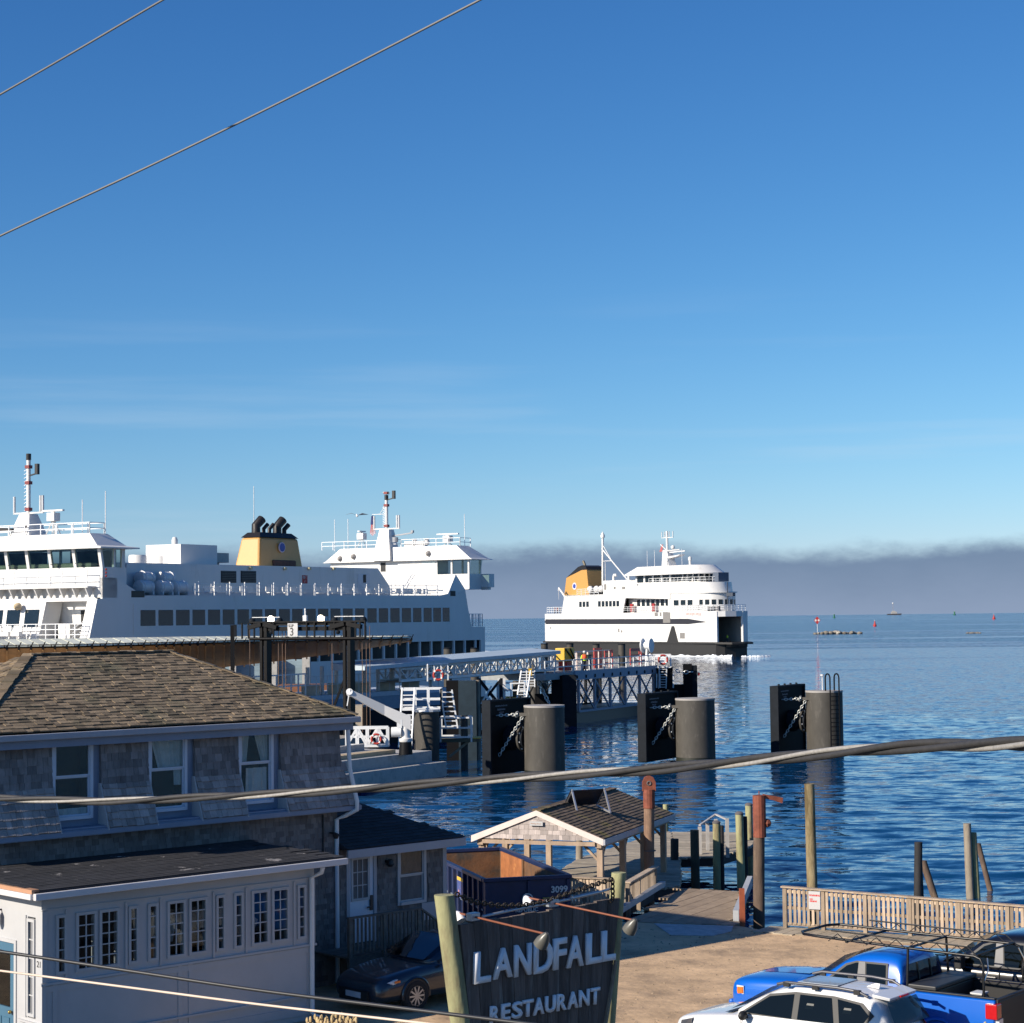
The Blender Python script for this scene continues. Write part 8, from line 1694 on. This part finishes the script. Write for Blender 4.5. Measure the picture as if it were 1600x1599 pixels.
tbx = on_truck('tool_box', 'long black tool box lying across the blue pickup bed', 'tool box')
mb = MB(); mb.box(-1.62, -1.10, -.86, .86, .9, 1.36); mb.obj('box', blk_plastic, tbx, bevel=.02); mb = MB(); mb.box(-1.66, -1.08, -.9, .9, 1.378, 1.46); mb.obj('lid', mat('grey_black_lid', (.03,.031,.033), .5), tbx, bevel=.02)
gt = on_truck('grey_tub', 'upright grey piece standing in the blue pickup bed', 'tub'); mb = MB(); mb.hexa([(-2.2,-.3,.62),(-1.9,-.3,.62),(-1.9,0,.62),(-2.2,0,.62)], [(-2.15,-.28,1.22),(-1.95,-.28,1.22),(-1.95,-.02,1.22),(-2.15,-.02,1.22)]); mb.obj('tub', mat('grey_tub', (.18,.17,.15), .7), gt); mb = MB(); mb.hexa([(-2.17,-.30,1.22),(-1.93,-.30,1.22),(-1.93,0,1.22),(-2.17,0,1.22)], [(-2.17,-.30,1.25),(-1.93,-.30,1.25),(-1.93,0,1.25),(-2.17,0,1.25)]); mb.obj('rim', galv, gt)
# dark sedan by the house
def sedan(name, label, loc, deg):
    t = thing(name, label, 'car', loc, deg); P = paint('dark_slate_blue_paint', (.012,.018,.03), 1.0, .3)
    def sec(x, w, zs, zb, zt, tw): return (x, [(w*.80, zs), (w*.97, zs+.1), (w, (zs+zb)/2), (w*.985, zb-.1), (tw, zb), (tw*.93, zt), (tw*.5, zt+.012)])
    S_ = [sec(2.42,.60,.30,.56,.60,.55), sec(2.36,.78,.22,.64,.70,.70), sec(2.1,.87,.2,.76,.80,.78), sec(1.5,.905,.2,.86,.90,.83), sec(1.0,.91,.2,.90,.95,.84), sec(.4,.91,.2,.93,.96,.84), sec(-.6,.91,.2,.95,.98,.84), sec(-1.4,.905,.22,.97,1.0,.84), sec(-2.1,.88,.28,.98,1.04,.80), sec(-2.4,.78,.38,.96,1.02,.70), sec(-2.46,.66,.46,.90,.95,.6)]
    subd(loft(S_, 7).obj('body', P, t))
    prof = [(1.05,.92,.96),(.5,.92,1.22),(.05,.92,1.40),(-.4,.93,1.455),(-.9,.94,1.44),(-1.35,.95,1.33),(-1.85,.96,1.06)]
    gy = lambda x, z: .83-.22*max(0., z-.93)/.52
    G_ = []
    for x, z0, z1 in prof:
        yb, yt = gy(x, z0), gy(x, z1); G_.append((x, [(yb, z0-.04), (yb, z0), (yb+(yt-yb)*.5, z0+(z1-z0)*.5), (yt+.01, z1-.05*(z1>1.15)), (yt-.10, z1), (yt*.5, z1+.02)]))
    subd(loft(G_, 6).obj('cabin', P, t))
    side_pane('window_surround', t, [(.74,.98),(.18,1.28),(-.35,1.375),(-.9,1.35),(-1.45,1.18),(-1.3,1.0)], gy, blk_plastic, .012)
    for pts in ([(.66,1.0),(.17,1.255),(-.3,1.34),(-.3,1.0)], [(-.4,1.0),(-.4,1.345),(-.88,1.32),(-1.28,1.18),(-1.2,1.01)]): side_pane('side_window', t, pts, gy, car_glass, .02)
    mb = MB(); mb.poly([(1.0,.70,.985),(1.0,-.70,.985),(.14,-.58,1.395),(.14,.58,1.395)]); mb.v = [(x+.055,y,z+.055) for x,y,z in mb.v]; mb.obj('windscreen', glassm('pale_windscreen', (.3,.34,.35), .06), t)
    mb = MB(); mb.poly([(-1.8,-.62,1.09),(-1.8,.62,1.09),(-1.15,.56,1.40),(-1.15,-.56,1.40)]); mb.v = [(x-.02,y,z+.03) for x,y,z in mb.v]; mb.obj('rear_window', car_glass, t)
    for s_ in (1, -1):
        for x in (1.42, -1.42): flare_arch(t, x, s_*.89, .38, P, s_, .03); wheel(t, x, s_*.81, .335, .22, s_, 10)
        mb = MB(); mb.hexa([(2.36,s_*.52,.58),(2.20,s_*.78,.58),(1.95,s_*.87,.66),(1.95,s_*.6,.66)], [(2.30,s_*.52,.66),(2.16,s_*.78,.68),(1.92,s_*.88,.75),(1.92,s_*.6,.75)]); hl = mb.obj('headlight', clear_lens, t, fix=True)
        mb = MB(); mb.box(1.86, 2.0, s_*.88-.02, s_*.88+.015, .67, .72); mb.obj('amber_marker', amber_lens, hl)
        mb = MB(); mb.ball((.66,s_*.97,1.0), .1, 10, (.6,1,.7)); mb.obj('door_mirror', blk_plastic, t, smooth=60)
        mb = MB(); mb.hexa([(-2.3,s_*.80,.72),(-2.47,s_*.5,.72),(-2.45,s_*.5,.86),(-2.28,s_*.8,.88)], [(-2.3,s_*.81,.9),(-2.44,s_*.5,.9),(-2.4,s_*.5,.94),(-2.25,s_*.8,.94)]); mb.obj('taillight', red_lens, t, fix=True)
    mb = MB(); mb.box(2.38, 2.45, -.5, .5, .26, .5); mb.obj('grille', blk_plastic, t); mb = MB(); mb.box(2.44, 2.46, -.26, .26, .34, .46); mb.obj('number_plate', mat('plate_pale', (.4,.42,.48), .5), t)
    return t
sedan('dark_sedan', 'dark blue sedan parked in the shade behind the sign post', car_pose(gnd(652, 1581, GZ), 222.5, 1.42, .92), 222.5)

# ================================================================ OVERHEAD WIRES, ROCKS AND MARKS AT SEA, BIRDS, DRY PLANTS
cable_dark = mat('cable_sheath', (.035,.033,.032), .6, var=.25, scale=40)
cable_bare = mat('bare_aluminium_strand', (.33,.31,.28), .5, .2, var=.25, scale=60, stretch=(1,1,1))
wire_grey = mat('grey_wire', (.16,.155,.15), .6, var=.15); wire_pale = mat('pale_wire', (.62,.50,.40), .6)
def path(px, y0, y1, ext=.25):
    pts = [at(x, y, y0+(y1-y0)*i/(len(px)-1)) for i, (x, y) in enumerate(px)]
    # smooth resample
    P = np.array(pts); t = np.arange(len(P)); tt = np.linspace(0, len(P)-1, 160); out = []
    for q in tt:
        i = int(min(q, len(P)-2)); f = q-i; p0, p1, p2, p3 = P[max(i-1,0)], P[i], P[i+1], P[min(i+2,len(P)-1)]
        out.append(.5*((2*p1)+(p2-p0)*f+(2*p0-5*p1+4*p2-p3)*f*f+(3*p1-p0-3*p2+p3)*f**3))
    return np.array(out)
def helix(axis, rad, pitch, ph, r, n=7):
    d = np.gradient(axis, axis=0); d /= np.linalg.norm(d, axis=1)[:,None]; s = np.cumsum(np.r_[0, np.linalg.norm(np.diff(axis, axis=0), axis=1)])
    u = np.cross(d, (0,0,1.)); u /= np.linalg.norm(u, axis=1)[:,None]; v = np.cross(u, d); a = 2*math.pi*s/pitch+ph
    return MB().tube(list(axis + rad*(np.cos(a)[:,None]*u+np.sin(a)[:,None]*v)), r, n)
ax = path([(-260,1238),(-100,1245),(0,1248),(150,1252),(300,1247),(450,1240),(600,1230),(760,1219),(900,1210),(1040,1201),(1160,1191),(1280,1178),(1400,1168),(1520,1165),(1620,1162),(1800,1150)], 10.5, 4.4)
tcb = thing('twisted_cable', 'thick twisted service cable sagging across the view in front of the house and dolphins', 'cable', ax[80])
for nm, ph, rad, r, m_ in (('insulated_strand', 0, .0105, .0105, cable_dark), ('insulated_strand', 2.2, .0105, .0105, cable_dark), ('bare_strand', 4.3, .0095, .0075, cable_bare)):
    wob(helix(ax, rad, 1.45, ph, r), nm, m_, tcb, smooth=70)
for nm, label, px, y0, y1, r, m_ in (
    ('overhead_wire', 'short grey wire crossing the top left corner of the sky', [(-200,263),(0,148),(130,73),(258,-2),(430,-100)], 9, 7.5, .0045, wire_grey),
    ('overhead_wire', 'long grey wire slanting up across the left half of the sky', [(-200,466),(0,369),(250,252),(500,129),(752,-1),(950,-104)], 9.5, 7.5, .005, wire_grey),
    ('overhead_wire', 'dark wire with bright upper edge slanting over the white porch and sign', [(-200,1460),(0,1487),(200,1517),(400,1547),(600,1572),(800,1597),(1000,1622)], 9, 7, .0075, mat('dark_grey_wire', (.03,.03,.031), .35, var=.2)),
    ('overhead_wire', 'thin pale wire slanting below the dark wire over the porch', [(-200,1492),(0,1517),(200,1543),(400,1569),(600,1592),(800,1615)], 9, 7, .0048, wire_pale)):
    p = path(px, y0, y1); t = thing(nm, label, 'wire', p[80]); wob(MB().tube(list(p), r, 8), 'strand', m_, t, smooth=70)

# --- rock ledge with a diamond daymark, smaller reef, buoys, distant vessel
rock_m = mat('grey_rock', (.20,.175,.14), .9, var=.35, scale=.5, col2=(.42,.39,.34), c2=(.56,.66), c2scale=.25, bump=.5, bscale=2)
def rock(mb, c, r, sq=.6):
    o = len(mb.v); mb.ball(c, r, 9, (1.2, 1, sq)); 
    for i in range(o, len(mb.v)):
        p = np.array(mb.v[i]); q = p-np.array(c); f = 1+.28*math.sin(q[0]*2.1/r+c[0]*3)*math.cos(q[2]*2.7/r+c[1])+random.uniform(-.1,.1); mb.v[i] = tuple(np.array(c)+q*f)
    return mb
g = gnd(1309, 991, 0); led = thing('rock_ledge', 'long low ledge of grey boulders in the sea right of the far ferry', 'rocks', g)
for i in range(15):
    t = i/14; x = -11.5+23*t+random.uniform(-.5,.5); r = random.uniform(1.0,1.7)*(1.15-abs(t-.4)*.9); mb = MB(); rock(mb, (x, random.uniform(-1.5,1.5), r*.35), r, .75); mb.obj('boulder', rock_m, led, smooth=50)
mb = MB(); rock(mb, (0,0,-.5), 1.0, .5); mb.v = [(x*13.5, y*3, z*1.3) for x, y, z in mb.v]; mb.obj('base_rock', mat('dark_wet_rock', (.05,.05,.045), .7, var=.3), led)
dg = gnd(1277, 986, 0); dg = np.array([led.location[0]-10, led.location[1]-.5, 1.2]); dm = thing('daymark', 'red and white diamond daymark on a pole at the left end of the rock ledge', 'navigation mark', dg)
sx_ = 3100/dg[1]; mb = MB(); mb.bar((0,0,0), (0,0,5.6), .25); mb.obj('pole', white_ship, dm)
mb = MB(); h = 1.55; mb.ext([(-h,-.15,5.6),(0,-.15,5.6-h*1.25),(h,-.15,5.6),(0,-.15,5.6+h*1.25)], (0,.1,0)); mb.obj('board', red_p, dm); 
for a, b in ((-.72,0),(.72,0)):
    mb = MB(); q = .55; mb.ext([(a-q,-.2,5.6+b),(a,-.2,5.6+b-q*1.25),(a+q,-.2,5.6+b),(a,-.2,5.6+b+q*1.25)], (0,.04,0)); mb.obj('white_quarter', white_ship, dm)
g = gnd(1522, 990, 0); rf = thing('reef', 'small dark reef awash near the right edge of the sea', 'rocks', g)
for i in range(6): mb = MB(); rock(mb, (-2.8+i*1.1, random.uniform(-.6,.6), .15), random.uniform(.55,.9), .6); mb.obj('boulder', rock_m, rf, smooth=50)
def buoy(label, x, yb, hpx, m_, can=False):
    g = gnd(x, yb, 0); h = hpx*g[1]/FPX; t = thing('channel_buoy', label, 'buoy', g, 0, 'channel buoys'); r = h*.3
    mb = MB(); mb.lathe([(r,-.4),(r,h*.3),(r*.55,h*.36)], n=14); mb.obj('float', m_, t, smooth=40)
    mb = MB()
    if can: mb.lathe([(r*.6,h*.36),(r*.6,h)], n=12)
    else: mb.lathe([(r*.6,h*.36),(r*.28,h*.8),(r*.28,h*.86),(.03,h)], n=12)
    mb.obj('top_mark', m_, t, smooth=40)
    mb = MB(); mb.lathe([(r*.2,h),(r*.2,h*1.08)], n=8); mb.obj('lantern', white_ship, t)
green_b = mat('buoy_green', (.02,.13,.07), .5)
buoy('nearest red buoy in the sea right of the rock ledge', 1367, 979, 9, red_p)
buoy('red buoy near the right edge of the sea', 1553, 968, 8, red_p)
buoy('small green buoy behind the rock ledge', 1303.5, 966, 6, green_b, True)
buoy('tiny green grey buoy close to the horizon on the right', 1491.5, 961.5, 6, green_b, True)
g = gnd(1397, 961.2, 0); k = g[1]/FPX; ves = thing('distant_vessel', 'low hazy vessel with a tall light mast on the horizon', 'boat', g)
mb = MB(); mb.ext([(-10.5*k,-3*k,0),(10.5*k,-3*k,0),(11.5*k,-3*k,2.2*k),(-10.5*k,-3*k,1.8*k)], (0,6*k,0)); mb.obj('hull', mat('dark_hull', (.05,.045,.05), .6), ves, fix=True)
mb = MB(); mb.box(-4.5*k, 4.5*k, -2*k, 2*k, 1.9*k, 5*k); mb.box(-3*k, 2*k, -1.5*k, 1.5*k, 5*k, 6.5*k); mb.obj('deckhouse', mat('dull_white', (.35,.34,.33), .6), ves)
mb = MB(); mb.bar((-1.5*k,0,5*k), (-1.5*k,0,18*k), .8*k); mb.obj('mast', mat('mast_grey', (.25,.26,.3), .5), ves)
mb = MB(); mb.ball((-1.5*k,0,18.3*k), 1.3*k, 10); mb.obj('white_light_housing', white_ship, ves)

# --- gulls
def gull(label, p, deg, s=1., fly=False):
    t = thing('gull', label, 'bird', p, deg); wht = mat('gull_white', (.75,.74,.72), .7); gry = mat('gull_grey', (.16,.17,.19), .7)
    mb = MB(); mb.tube([(.30*s,0,.20*s),(.2*s,0,.2*s),(.05*s,0,.13*s),(-.12*s,0,.12*s),(-.3*s,0,.11*s)], .02*s, 10); 
    prof = [(.33,.015,.215),(.27,.05,.215),(.20,.055,.20),(.12,.075,.15),(0,.09,.12),(-.12,.075,.11),(-.25,.035,.11),(-.34,.02,.12)]
    mb = MB(); vs = []
    for x, r, z in prof: vs += [(x*s, r*s*math.cos(q), z*s+r*s*math.sin(q)) for q in np.linspace(0, 2*math.pi, 9)[:-1]]
    mb.add(vs, [(i*8+j, i*8+(j+1)%8, (i+1)*8+(j+1)%8, (i+1)*8+j) for i in range(7) for j in range(8)]+[tuple(range(7,-1,-1)), tuple(56+j for j in range(8))]); mb.obj('body', wht, t, smooth=70)
    mb = MB(); mb.lathe([(.018*s,0),(.004*s,.07*s)], (.32*s,0,.21*s), 6, Matrix.Rotation(R(95), 3, 'Y')); mb.obj('beak', yellow_p, t)
    for s_ in (1,-1):
        mb = MB()
        if fly: mb.ext([(.10*s,s_*.06*s,.16*s),(.12*s,s_*.35*s,.30*s),(0,s_*.75*s,.20*s),(-.08*s,s_*.35*s,.27*s),(-.1*s,s_*.06*s,.15*s)], (0,0,.012*s))
        else: mb.ext([(.12*s,s_*.078*s,.19*s),(-.05*s,s_*.095*s,.20*s),(-.42*s,s_*.03*s,.13*s),(-.05*s,s_*.09*s,.08*s)], (0,s_*.015*s,0))
        mb.obj('wing', gry, t, fix=True)
        if not fly: mb = MB(); mb.bar((0,s_*.035*s,.05*s), (0,s_*.035*s,-.06*s), .014*s); mb.obj('leg', yellow_p, t)
gull('white gull perched on top of the far bridge mast', FA.w(a2+.3, 11.6, 25.05), 150, 1.5)
gull('dark gull flying left of the far bridge mast', at(558, 809, 225), 100, 1.7, True)

# --- dry plants in the foreground
straw = mat('dry_straw', (.50,.38,.20), .9, var=.3, scale=8)
def tuft(label, p, h, n, spread, name='reed_clump', m_=straw):
    t = thing(name, label, 'plant', p); mb = MB()
    for i in range(n):
        a = random.uniform(0, 6.28); r = spread*math.sqrt(random.random()); b = V(r*math.cos(a), r*math.sin(a), 0); hh = h*random.uniform(.75, 1.05); le = V(random.uniform(-.25,.25), random.uniform(-.25,.25), 0)*h*.4
        mb.tube([b, b+V(0,0,hh*.6)+le*.4, b+V(0,0,hh)+le], .008, 5, .003)
        mb.ball(b+V(0,0,hh)+le, .03, 6, (1,1,2.2))
    o = mb.obj('stem', m_, t); o['kind'] = 'stuff'
tuft('dry straw coloured reeds poking up at the bottom right corner', at(1578, 1599, 29)*np.array([1,1,0])+np.array([0,0,GZ]), 2.45, 60, .75)
tuft('dry brown garden shrub by the foot of the white porch downspout', at(518, 1592, 40.6)*np.array([1,1,0])+np.array([0,0,GZ]), .42, 70, .55, 'dry_shrub')
# grass strip in front of the sedan and pebbles on the lot
grass_m = mat('dull_grass', (.05,.06,.02), .9, var=.35, scale=6)
mb = MB(); rg = random.Random(5)
for i in range(5000):
    x, y = rg.uniform(-4.6, -1.0), rg.uniform(39.9, 42.2)
    if y > 41.6+.5*math.sin(x*2): continue
    a = rg.uniform(0, 6.28); h = rg.uniform(.03, .10); mb.add([(x,y,GZ),(x+.015*math.cos(a),y+.015*math.sin(a),GZ),(x+rg.uniform(-.03,.03),y+rg.uniform(-.03,.03),GZ+h)], [(0,1,2)])
o = mb.obj('grass', grass_m); o['kind'] = 'stuff'
peb = mat('pebble', (.25,.19,.13), .9, var=.3, scale=12, rnd=.4); mb = MB()
for i in range(2500):
    y = rg.uniform(37.5, 54.5); x = rg.uniform(.5, 12); 
    if y > 54-(x-6)*.35: continue
    r = rg.choice((.008,.01,.012,.015,.028)); mb.cur = rg.random(); mb.add([(x-r,y-r*.7,GZ),(x+r,y-r*.8,GZ),(x+r*.8,y+r,GZ),(x-r*.7,y+r*.8,GZ),(x+r*.1,y,GZ+r*1.1)], [(0,1,4),(1,2,4),(2,3,4),(3,0,4)])
o = mb.obj('pebbles', peb); o['kind'] = 'stuff'
